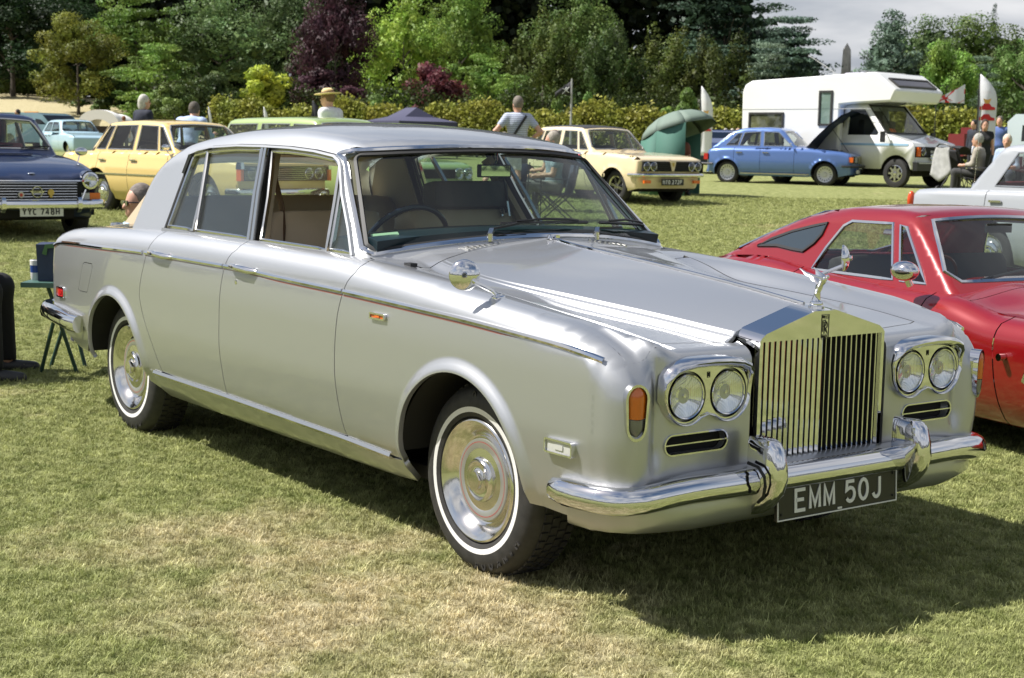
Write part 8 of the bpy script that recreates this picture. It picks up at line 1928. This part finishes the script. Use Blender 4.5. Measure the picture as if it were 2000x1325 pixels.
# dark red trailer box and pale van at the far right
c, d = ray(1892, 262); q = c+d*52.; rb = thing('dark_red_trailer', 'dark red box trailer by the hedge beyond the seated group', 'trailer', (float(q[0]), float(q[1]), gz(q[0], q[1])), radians(VIEW-90+20)); bxo(rb, 'box', (0, 0, 1.05), (1.0, .9, .75), mat('maroon_paint', (.13, .012, .015), .4)); bxo(rb, 'lid', (.28, 0, 1.5), (.55, .9, .3), MATS['maroon_paint']); bxo(rb, 'chassis', (0, 0, .62), (1.1, .7, .1), M_under)
for s_ in (-1, 1): mb = MB(); mb.lathe([(.1, -.08), (.28, -.07), (.3, 0), (.28, .07), (.1, .08)], (0, s_*.5, .3), (0, 1, 0), 18); mb.build('wheel', M_tyre_b, rb)
pvp = paint('pale_grey_blue_paint', (.52, .60, .62), 0, .4)
def van(label, loc, h, pm_, L_=4.4, Hh=1.95, sign=None, name='pale_van', win=True):
    r = thing(name, label, 'van', loc, h); side = [(-L_*.72, .35), (-L_*.74, Hh*.9), (-L_*.70, Hh), (-.9, Hh), (-.5, Hh*.94), (.05, 1.12), (.72, .98), (.86, .80), (.86, .35)]
    A0 = arc(0, .34, .38, 0, 180, 10); A1 = arc(-L_*.58, .34, .38, 0, 180, 10)
    poly = side+[(a, b) for a, b in A0]+[(a, b) for a, b in A1]; mb = MB()
    wn = [[(-.95, 1.12), (-.95, Hh*.84), (-.62, Hh*.82), (-.22, 1.12)]]+([[(-L_*.66, 1.15), (-L_*.66, Hh*.86), (-1.1, Hh*.86), (-1.1, 1.15)]] if win else [])
    pts = [Vector(p) for p in poly]; E = [(i, (i+1) % len(poly)) for i in range(len(poly))]; loops = [np.array(poly)]
    for w_ in wn: b = len(pts); pts += [Vector(p) for p in w_]; E += [(b+i, b+(i+1) % len(w_)) for i in range(len(w_))]; loops.append(np.array(w_))
    rr = delaunay_2d_cdt(pts, E, [], 0, 1e-7); C = np.array([[sum(rr[0][i][k] for i in t)/3 for k in (0, 1)] for t in rr[2]]); ok = inside(C, loops[0])
    for l in loops[1:]: ok &= ~inside(C, l)
    yw = lambda z: .84-.10*max(0, z-1.1)
    for s_ in (-1, 1): mb.add([(p[0], s_*yw(p[1]), p[1]) for p in rr[0]], [t for t, k in zip(rr[2], ok) if k], smooth=False)
    ws_ = [4, 5]; top = [side[i] for i in (1, 2, 3, 4)]; fr = [side[i] for i in (5, 6, 7, 8)]
    for L__ in (top, fr, [side[0], side[1]]): mb.add([(p[0], s_*yw(p[1]), p[1]) for p in L__ for s_ in (-1, 1)], [(2*i, 2*i+1, 2*i+3, 2*i+2) for i in range(len(L__)-1)], smooth=False)
    mb.build('body', pm_, r)
    for s_ in (-1, 1):
        for w_ in wn: g_ = MB(); g_.add([(p[0], s_*(yw(p[1])-.01), p[1]) for p in w_], [tuple(range(len(w_)))], smooth=False); g_.build('window_glass', M_glass_dark, r)
        lamp_round(r, .87, s_*.62, .72, .09); 
        for cx in (0, -L_*.58): mb = MB(); mb.lathe([(0, -.01), (.16, -.02), (.2, 0), (.3, -.01), (.325, -.06), (.3, -.18), (.1, -.18)], (cx, s_*.80, .325), (0, s_, 0), 22); mb.build('wheel', M_tyre_b, r)
    a, b = side[4], side[5]; mb = MB(); mb.add([(a[0], -yw(a[1])+.06, a[1]), (a[0], yw(a[1])-.06, a[1]), (b[0], yw(b[1])-.06, b[1]), (b[0], -yw(b[1])+.06, b[1])], [(0, 1, 2, 3)], smooth=False); mb.build('windscreen', M_glass_dark, r)
    bxo(r, 'bumper', (.88, 0, .48), (.08, 1.6, .14), M_trimblack); bxo(r, 'interior', (-1.6, 0, .8), (3.0, 1.4, .6), M_trimblack)
    if sign: bxo(r, 'roof_sign', (-1.6, -.5, Hh-.02), (.9, .04, .13), mat('orange_sign', (.75, .28, .03), .5))
    return r
c, d = ray(2270, 262); q = c+d*33.; van('pale grey-blue van at the far right edge behind the seated people', (float(q[0]), float(q[1]), gz(q[0], q[1])), radians(20), pvp, 4.2, 1.75, name='pale_van')
c, d = ray(128, 262); q = c+d*66.; gvan = van('grey-blue van with an orange roof sign in the far row on the left', (float(q[0]), float(q[1]), gz(q[0], q[1])), radians(20), paint('grey_blue_paint', (.13, .22, .27), 0, .45), 4.6, 1.62, sign=True, name='grey_van', win=False)
# white event shelter with an arched opening, far left
c, d = ray(192, 250); q = c+d*80.; sh = thing('white_shelter', 'white event shelter with arched opening far away on the left', 'shelter', (float(q[0]), float(q[1]), gz(q[0], q[1])), radians(VIEW+180-12))
mb = MB(); V = []; nA = 14
for x in (0, -.5, -1.6, -2.2):
    k = 1. if x > -1 else .9
    for i in range(nA+1): a = pi*i/nA; V.append((x, 1.25*cos(a)*k*(1.0), 1.75*max(0, sin(a))**.45*k))
n = nA+1; mb.add(V, [(i*n+j, i*n+j+1, (i+1)*n+j+1, (i+1)*n+j) for i in range(3) for j in range(nA)]); V = []
for i in range(nA+1): a = pi*i/nA; V += [(.0, 1.25*cos(a), 1.75*max(0, sin(a))**.45), (.0, 1.0*cos(a), 1.25*max(0, sin(a))**.8)]
mb.add(V, [(2*i, 2*i+2, 2*i+3, 2*i+1) for i in range(nA)]); mb.build('canopy', mat('tent_white', (.78, .77, .74), .7), sh)
bxo(sh, 'stall_counter', (-1.0, 0, .45), (.5, 1.4, .9), mat('dark_counter', (.05, .04, .035), .7))
c, d = ray(12, 245); q = c+d*72.; mr_ = thing('maroon_horsebox', 'maroon box vehicle at the far left edge of the field', 'trailer', (float(q[0]), float(q[1]), gz(q[0], q[1])), radians(VIEW-90)); bxo(mr_, 'box', (-.25, 0, 1.0), (1.5, 1.2, .85), MATS['maroon_paint']); bxo(mr_, 'bonnet', (.65, 0, .75), (.5, 1.1, .4), MATS['maroon_paint'], taper=.8)
for s_ in (-.6, .5): mb = MB(); mb.lathe([(.05, -.06), (.26, -.05), (.28, 0), (.26, .05), (.05, .06)], (s_, -.62, .28), (0, 1, 0), 16); mb.build('wheel', M_tyre_b, mr_)
for lab, px, py, D, top, legs, hair in (('small figure in black walking on the far tan field', 36, 213, None, (.02, .02, .02), (.02, .02, .03), (.03, .02, .02)), ('tiny figure in a green top beyond the grey van', 115, 221, None, (.08, .35, .16), (.05, .05, .06), (.15, .1, .06)), ('tiny figure in a pink top beyond the grey van', 142, 223, None, (.6, .35, .35), (.1, .1, .12), (.2, .13, .08)), ('red-haired person standing behind the yellow saloon boot', 242, 226, 60, (.30, .25, .22), (.1, .1, .1), (.22, .08, .03)), ('person in a white top by the white shelter', 207, 233, None, (.66, .66, .66), (.1, .1, .12), (.5, .5, .48)), ('man with grey hair beyond the umbrella shelter at the hedge', 1418, 254, 54, (.55, .56, .58), (.1, .1, .12), (.4, .38, .36)), ('bald man in dark top beyond the umbrella shelter', 1442, 253, 52, (.10, .11, .14), (.05, .05, .06), (.45, .30, .22)), ('woman in a pale dress beside the bald man', 1430, 255, 55, (.5, .42, .36), (.1, .1, .12), (.55, .5, .4))):
    folk(lab, px, py, D, R.uniform(0, 360), top=top, legs=legs, hair=hair, res=.05)
# extra cars seen only as slivers in the far row: dark estate between umbrella and blue saloon
c, d = ray(1412, 318); q = c+d*48.; van('dark blue small car in the far row left of the blue saloon', (float(q[0]), float(q[1]), gz(q[0], q[1])), radians(VIEW+175), paint('deep_blue_paint', (.01, .03, .12), 0, .4), 3.6, 1.40, name='far_blue_car')
# stone obelisk
c, d = ray(1655, 84); q = c+d*125.; g = gz(q[0], q[1]); ob = thing('obelisk', 'pale stone obelisk rising behind the motorhome roof', 'obelisk', (float(q[0]), float(q[1]), g), radians(20)); H_ = float(q[2])-g
mst = mottled('weathered_stone', (.42, .39, .34), (.58, .54, .48), 2.5, .85, .5, 12, dist=.03)
mb = MB(); w0, w1 = .46, .24; z1 = H_-.55
mb.add([(a*w0, b*w0, 1.2) for a, b in ((-1, -1), (1, -1), (1, 1), (-1, 1))]+[(a*w1, b*w1, z1) for a, b in ((-1, -1), (1, -1), (1, 1), (-1, 1))]+[(0, 0, H_)], [(0, 1, 5, 4), (1, 2, 6, 5), (2, 3, 7, 6), (3, 0, 4, 7), (4, 5, 8), (5, 6, 8), (6, 7, 8), (7, 4, 8)], smooth=False); mb.build('shaft', mst, ob)
bxo(ob, 'plinth', (0, 0, .6), (1.5, 1.5, 1.2), mst)
# ================================================================ trees, shrubs, hedge
def leaf_material():
    m = bpy.data.materials.new('foliage'); m.use_nodes = True; nt = m.node_tree; N = nt.nodes; L = nt.links; b = N['Principled BSDF']
    oi = N.new('ShaderNodeObjectInfo'); at = N.new('ShaderNodeAttribute'); at.attribute_name = 'tone'; hs = N.new('ShaderNodeHueSaturation')
    g_ = N.new('ShaderNodeNewGeometry'); n = N.new('ShaderNodeTexNoise'); n.inputs['Scale'].default_value = .8; n.inputs['Detail'].default_value = 3; L.new(g_.outputs['Position'], n.inputs['Vector'])
    mr = N.new('ShaderNodeMapRange'); mr.inputs[1].default_value = .3; mr.inputs[2].default_value = .7; mr.inputs[3].default_value = .475; mr.inputs[4].default_value = .525; L.new(n.outputs['Fac'], mr.inputs[0]); L.new(mr.outputs[0], hs.inputs['Hue'])
    L.new(oi.outputs['Color'], hs.inputs['Color']); L.new(at.outputs['Fac'], hs.inputs['Value']); L.new(hs.outputs[0], b.inputs['Base Color']); b.inputs['Roughness'].default_value = .55; b.inputs['Specular IOR Level'].default_value = .25
    tr = N.new('ShaderNodeBsdfTranslucent'); L.new(hs.outputs[0], tr.inputs[0]); mx = N.new('ShaderNodeMixShader'); mx.inputs[0].default_value = .30
    out = [q for q in N if q.type == 'OUTPUT_MATERIAL'][0]; L.new(b.outputs[0], mx.inputs[1]); L.new(tr.outputs[0], mx.inputs[2]); L.new(mx.outputs[0], out.inputs[0]); return m
M_leaf = leaf_material(); M_bark = mottled('bark', (.05, .04, .03), (.12, .10, .08), 6, .9, .6, 25, dist=.02)
def crown_mesh(kind, seed, nleaf=8000, size=.022):
    """unit crown: x, y in [-.5, .5], z in [0, 1]; clumps of leaf-sized faces with gaps between them"""
    g_ = np.random.default_rng(seed); lob = []
    if kind in ('broad', 'round', 'shrub'):
        n = {'broad': 46, 'round': 34, 'shrub': 22}[kind]
        for i in range(n):
            z = g_.uniform(.10, .95); r = (sin(pi*min(.98, z**.8))**.55)*.40*g_.uniform(.55, 1.08) if kind != 'shrub' else sqrt(max(0, 1-z*z))*.42*g_.uniform(.4, 1.05)
            a = g_.uniform(0, 2*pi); s = g_.uniform(.07, .15); lob.append((r*cos(a), r*sin(a), z*.92, s, s, s*.8))
    elif kind == 'layer':
        for i in range(54):
            z = g_.uniform(.06, .97); r = .46*(sin(pi*min(.97, z*.9+.06))**.5)*g_.uniform(.35, 1.05); a = g_.uniform(0, 2*pi); s = g_.uniform(.07, .15); lob.append((r*cos(a), r*sin(a), z*.95, s, s, s*.33))
    elif kind == 'cedar':
        for k in range(11):
            z = .12+.08*k+g_.uniform(-.02, .02); R0 = .50*(1-.72*(k/10)**1.3)
            for j in range(9): a = g_.uniform(0, 2*pi); r = R0*g_.uniform(.25, 1.0); s = g_.uniform(.06, .12); lob.append((r*cos(a), r*sin(a), z-.10*r, s*1.2, s*1.2, s*.22))
    elif kind == 'cone':
        for k in range(70): z = g_.uniform(.02, .98); r = .44*(1-z)**.8*g_.uniform(.55, 1.05); a = g_.uniform(0, 2*pi); s = .05+.06*(1-z); lob.append((r*cos(a), r*sin(a), z-.04, s, s, s*.55))
    elif kind == 'yew':
        for k in range(60): z = g_.uniform(.05, .88); r = .42*(sin(pi*min(.97, z*.75+.18))**.7)*g_.uniform(.3, 1.05); a = g_.uniform(0, 2*pi); s = g_.uniform(.04, .085); lob.append((r*cos(a), r*sin(a), z, s, s, s*2.0))
    lob = np.array(lob); w = (lob[:, 3]*lob[:, 5])**.7; pk = g_.choice(len(lob), nleaf, p=w/w.sum()); Lb = lob[pk]
    d = g_.normal(size=(nleaf, 3)); d /= np.linalg.norm(d, axis=1, keepdims=True); rad = g_.uniform(.55, 1.12, nleaf)**.7
    C = Lb[:, :3]+d*Lb[:, 3:]*rad[:, None]; nrm = d/np.maximum(Lb[:, 3:]/Lb[:, 3:4], .3); nrm /= np.linalg.norm(nrm, axis=1, keepdims=True)
    rn = g_.normal(size=(nleaf, 3)); fn = nrm*.8+rn*.55; fn /= np.linalg.norm(fn, axis=1, keepdims=True); u = np.cross(fn, g_.normal(size=(nleaf, 3))); u /= np.linalg.norm(u, axis=1, keepdims=True); v = np.cross(fn, u)
    sz = size*g_.uniform(.55, 1.35, nleaf)[:, None]; asp = .75
    ni = nleaf//7; big = np.arange(nleaf) < ni                 # deeper, larger leaf sprays fill the inside of the crown
    C[big] = Lb[big, :3]*.78*np.array([1, 1, 1])+np.array([0, 0, .08])+d[big]*Lb[big, 3:]*.7; sz = np.where(big[:, None], sz*2.6, sz)
    P = np.stack([C-u*sz*.5, C+v*sz*asp*.45, C+u*sz*.5, C-v*sz*asp*.45], 1)[:, ::-1].reshape(-1, 3); F = np.arange(nleaf*4).reshape(-1, 4)
    me = bpy.data.meshes.new('crown'); me.from_pydata(P.tolist(), [], F.tolist()); me.materials.append(M_leaf); me.polygons.foreach_set('use_smooth', [True]*nleaf)
    lt = g_.uniform(.6, 1.5, len(lob))[pk]*g_.uniform(.75, 1.25, nleaf); at = me.attributes.new('tone', 'FLOAT', 'POINT'); at.data.foreach_set('value', np.repeat(lt, 4).astype('f'))
    nn = nrm*.75+fn*.5+np.array([0, 0, .15]); nn /= np.linalg.norm(nn, axis=1, keepdims=True); me.update(); me.normals_split_custom_set_from_vertices(np.repeat(nn, 4, 0).tolist()); me.update(); return me
CM = {}
def crown(kind, var):
    key = (kind, var % 2)
    if key not in CM: CM[key] = crown_mesh(kind, 11+7*var+len(kind), {'broad': 15000, 'layer': 13000, 'cedar': 12000, 'cone': 10000, 'yew': 14000, 'round': 9000, 'shrub': 6000}[kind], {'shrub': .040, 'round': .026}.get(kind, .0185))
    return CM[key]
TR = {}
def trunk_mesh(seed):
    if seed in TR: return TR[seed]
    g_ = random.Random(seed); mb = MB(); mb.sweep([(0, 0, -.02), (.004, 0, .15), (-.006, .004, .45), (.004, 0, .85)], [(cos(a)*.022, sin(a)*.022) for a in np.linspace(0, 2*pi, 9)[:-1]], up=(0, 1, 0), scale=[1.4, 1., .75, .2])
    for k in range(9): a = g_.uniform(0, 2*pi); z = g_.uniform(.15, .7); r = g_.uniform(.18, .36); mb.sweep([(0, 0, z), (cos(a)*r*.5, sin(a)*r*.5, z+.08), (cos(a)*r, sin(a)*r, z+.20)], [(cos(b)*.009, sin(b)*.009) for b in np.linspace(0, 2*pi, 6)[:-1]], up=(.1, .1, 1), scale=[1, .6, .2])
    o = mb.build('trunk', M_bark); TR[seed] = o.data; bpy.data.objects.remove(o); return TR[seed]
def tree(name, label, px, top, wpx, D, kind, col, var=0, zoff=0., cat='tree', group=None, base=0.):
    c, d = ray(px, top); q = c+d*D; g = gz(q[0], q[1]); H_ = float(q[2])-g; W_ = wpx/FPX*D
    r = thing(name, label, cat, (float(q[0]), float(q[1]), g-.1), R.uniform(0, 6.28) if kind != 'x' else 0, group)
    o = link('crown', crown(kind, var), r); b0 = base*H_; o.scale = (W_, W_, (H_-b0)); o.location = (0, 0, b0); o.color = (*col, 1)
    if cat == 'tree': t = link('trunk', trunk_mesh(var % 3), r); t.scale = (W_*.6, W_*.6, H_*.8)
    return r
for a in (
 ('evergreen_tree', 'near-black evergreen at the left edge of the tree belt', 20, -60, 330, 112, 'broad', (.010, .022, .007), 0), ('evergreen_tree', 'dark evergreen between the left-edge tree and the olive tree', 120, -40, 260, 118, 'broad', (.012, .026, .008), 1),
 ('broadleaf_tree', 'olive-tinted tree at the left behind the pale blue hatchback', 150, 15, 210, 98, 'broad', (.085, .095, .016), 0), ('broadleaf_tree', 'fresh green layered tree above the white-haired woman', 265, -30, 240, 104, 'layer', (.065, .105, .020), 1),
 ('broadleaf_tree', 'low mid-green layered tree directly behind the white-haired woman', 300, 75, 190, 94, 'layer', (.070, .115, .022), 0), ('broadleaf_tree', 'large grey-green spreading tree left of the purple tree', 430, -25, 330, 106, 'broad', (.060, .095, .032), 0),
 ('broadleaf_tree', 'tall dull green tree behind the purple tree', 560, -60, 230, 116, 'broad', (.040, .062, .022), 1), ('golden_shrub', 'yellow-green shrub between the yellow and green cars', 510, 118, 175, 84, 'shrub', (.20, .235, .028), 0),
 ('copper_beech', 'tall dark purple copper beech behind the man in the straw hat', 655, -50, 200, 96, 'broad', (.028, .012, .016), 1), ('copper_beech', 'lower purple foliage skirt right behind the straw hat', 640, 120, 200, 92, 'shrub', (.030, .013, .017), 1),
 ('broadleaf_tree', 'bright light green tree right of the tall purple tree', 790, -30, 230, 100, 'broad', (.125, .185, .030), 1), ('broadleaf_tree', 'bright green tree leaning right above the purple-red shrub', 900, -45, 240, 106, 'broad', (.085, .135, .026), 0),
 ('purple_shrub', 'purple-red shrub under the bright green trees', 848, 112, 170, 86, 'shrub', (.070, .020, .024), 0), ('green_shrub', 'rounded green shrub between purple tree and purple-red shrub', 742, 172, 90, 80, 'shrub', (.085, .14, .035), 1),
 ('broadleaf_tree', 'leafy green tree just left of the striped-shirt man', 955, 90, 150, 88, 'layer', (.090, .145, .028), 1), ('yew_tree', 'dark feathery olive yew above the striped-shirt man', 1065, 5, 230, 92, 'yew', (.042, .058, .012), 0),
 ('broadleaf_tree', 'green tree top peeping over the yews', 1130, -40, 260, 112, 'broad', (.055, .085, .022), 1), ('yew_tree', 'brownish dark yew behind the black flag', 1195, 45, 200, 90, 'yew', (.028, .044, .012), 1), ('yew_tree', 'wide dark olive yew above the cream saloon', 1290, 35, 250, 92, 'yew', (.044, .058, .012), 0), ('yew_tree', 'dark yew left of the motorhome', 1400, 60, 230, 90, 'yew', (.032, .042, .010), 1),
 ('cedar_tree', 'big dark cedar towering behind the motorhome left half', 1420, -70, 430, 112, 'cedar', (.024, .042, .026), 0), ('cedar_tree', 'spreading dark cedar whose boughs end at the patch of sky', 1545, 15, 280, 108, 'cedar', (.045, .070, .052), 1), ('cedar_tree', 'pale blue-grey cedar boughs above the motorhome aerial', 1500, 70, 150, 90, 'cedar', (.085, .115, .080), 0),
 ('conifer_tree', 'broad blue-grey conifer right of the obelisk', 1745, 2, 270, 104, 'cone', (.065, .095, .070), 0), ('broadleaf_tree', 'distant green tree behind the blue-grey conifer', 1815, 12, 260, 128, 'broad', (.045, .07, .026), 1), ('broadleaf_tree', 'round bright green tree above the rayed pennant', 1852, 70, 160, 88, 'round', (.095, .155, .030), 0),
 ('broadleaf_tree', 'dark green tree at the upper right', 1925, 18, 280, 112, 'broad', (.050, .075, .020), 0), ('pine_tree', 'thin pine standing above the other crowns at top right', 1945, -5, 70, 125, 'cone', (.04, .06, .045), 1), ('cedar_tree', 'grey-green cedar low at the right behind the tall banner', 1920, 95, 130, 94, 'cedar', (.07, .10, .065), 1), ('broadleaf_tree', 'green tree cut by the right edge', 2010, 45, 210, 96, 'broad', (.060, .10, .026), 1),
 ('green_shrub', 'bright green bush right of the flag pole', 1146, 170, 62, 70, 'shrub', (.085, .14, .03), 0), ('green_shrub', 'loose green bush left of the flag pole', 1083, 180, 60, 72, 'shrub', (.08, .12, .025), 1), ('green_shrub', 'green bush behind the umbrella shelter', 1335, 158, 110, 74, 'shrub', (.075, .125, .028), 1), ('green_shrub', 'dark green bush low on the far left behind the tan field', 210, 130, 150, 100, 'shrub', (.035, .06, .014), 0),
 ('green_shrub', 'mid green bush between yellow saloon and grey-green tree', 330, 150, 130, 84, 'shrub', (.07, .10, .025), 1), ('green_shrub', 'dull green bush beside the golden shrub', 420, 130, 130, 88, 'shrub', (.05, .075, .025), 0)):
    nm, lab, px, top, w_, D, kind, col, var = a; tree(nm, lab, px, top, w_, D, kind, tuple(v*1.85 for v in col), var, cat='shrub' if 'shrub' in nm else 'tree', base=.02 if 'shrub' in nm or kind in ('yew', 'layer', 'cone') else .06)
# dark wood behind closes the gaps; one mass nobody could count
g_ = np.random.default_rng(5); V = []; n_ = 75000; pxs = g_.uniform(-200, 1590, n_); extra = g_.uniform(1700, 2250, n_//6); pxs = np.concatenate([pxs, extra]); nf_ = len(pxs); nb_ = 26000; n_ = nf_+nb_; pxs = np.concatenate([pxs, np.zeros(nb_)])
Dw = g_.uniform(122, 136, n_); topw = 10+8*np.sin(pxs/90.)+5*np.sin(pxs/37.); lim = np.where(pxs > 1650, 7.+1.*np.sin(pxs/50.), np.where(pxs > 1450, 9.5-(pxs-1450)/40., 21.)); h_ = g_.uniform(0, 1, n_)*lim
A = np.array([(lambda c_, d_: c_+d_*D_)(*ray(p, 250)) for p, D_ in zip(pxs, Dw)]); aa = YAW+g_.uniform(radians(38), radians(322), nb_); A[nf_:, 0] = CAM[0]+Dw[nf_:]*.62*np.cos(aa); A[nf_:, 1] = CAM[1]+Dw[nf_:]*.62*np.sin(aa); h_[nf_:] = g_.uniform(0, 1, nb_)*(7+2*np.sin(aa*9)+np.sin(aa*23)); A[:, 2] = ground_z(A[:, 0], A[:, 1])+h_
u = g_.normal(size=(n_, 3)); u /= np.linalg.norm(u, axis=1, keepdims=True); v = np.cross(u, g_.normal(size=(n_, 3))); v /= np.linalg.norm(v, axis=1, keepdims=True); s_ = g_.uniform(.45, 1.1, n_)[:, None]
P = np.stack([A-u*s_*.5, A+v*s_*.4, A+u*s_*.5, A-v*s_*.4], 1).reshape(-1, 3); me = bpy.data.meshes.new('woodland'); me.from_pydata(P.tolist(), [], np.arange(n_*4).reshape(-1, 4).tolist()); me.materials.append(M_leaf); at = me.attributes.new('tone', 'FLOAT', 'POINT'); at.data.foreach_set('value', np.repeat(g_.uniform(.6, 1.3, n_), 4).astype('f')); o = link('woodland', me); o.color = (.016, .026, .009, 1); tag(o, 'dark woodland behind the tree belt and round the rest of the field', 'woodland', kind='stuff')
# hedge along the far side of the field
def hedge(label, px0, px1, D0, D1, h, col, n_, red=.25):
    g_ = np.random.default_rng(abs(int(px0))+3); t = g_.uniform(0, 1, n_); c0, d0 = ray(px0, 250); c1, d1 = ray(px1, 250); A0 = c0+d0*D0; A1 = c1+d1*D1; A = A0+(A1-A0)*t[:, None]; ln = np.linalg.norm(A1-A0); nd = np.array([-(A1-A0)[1], (A1-A0)[0], 0])/ln
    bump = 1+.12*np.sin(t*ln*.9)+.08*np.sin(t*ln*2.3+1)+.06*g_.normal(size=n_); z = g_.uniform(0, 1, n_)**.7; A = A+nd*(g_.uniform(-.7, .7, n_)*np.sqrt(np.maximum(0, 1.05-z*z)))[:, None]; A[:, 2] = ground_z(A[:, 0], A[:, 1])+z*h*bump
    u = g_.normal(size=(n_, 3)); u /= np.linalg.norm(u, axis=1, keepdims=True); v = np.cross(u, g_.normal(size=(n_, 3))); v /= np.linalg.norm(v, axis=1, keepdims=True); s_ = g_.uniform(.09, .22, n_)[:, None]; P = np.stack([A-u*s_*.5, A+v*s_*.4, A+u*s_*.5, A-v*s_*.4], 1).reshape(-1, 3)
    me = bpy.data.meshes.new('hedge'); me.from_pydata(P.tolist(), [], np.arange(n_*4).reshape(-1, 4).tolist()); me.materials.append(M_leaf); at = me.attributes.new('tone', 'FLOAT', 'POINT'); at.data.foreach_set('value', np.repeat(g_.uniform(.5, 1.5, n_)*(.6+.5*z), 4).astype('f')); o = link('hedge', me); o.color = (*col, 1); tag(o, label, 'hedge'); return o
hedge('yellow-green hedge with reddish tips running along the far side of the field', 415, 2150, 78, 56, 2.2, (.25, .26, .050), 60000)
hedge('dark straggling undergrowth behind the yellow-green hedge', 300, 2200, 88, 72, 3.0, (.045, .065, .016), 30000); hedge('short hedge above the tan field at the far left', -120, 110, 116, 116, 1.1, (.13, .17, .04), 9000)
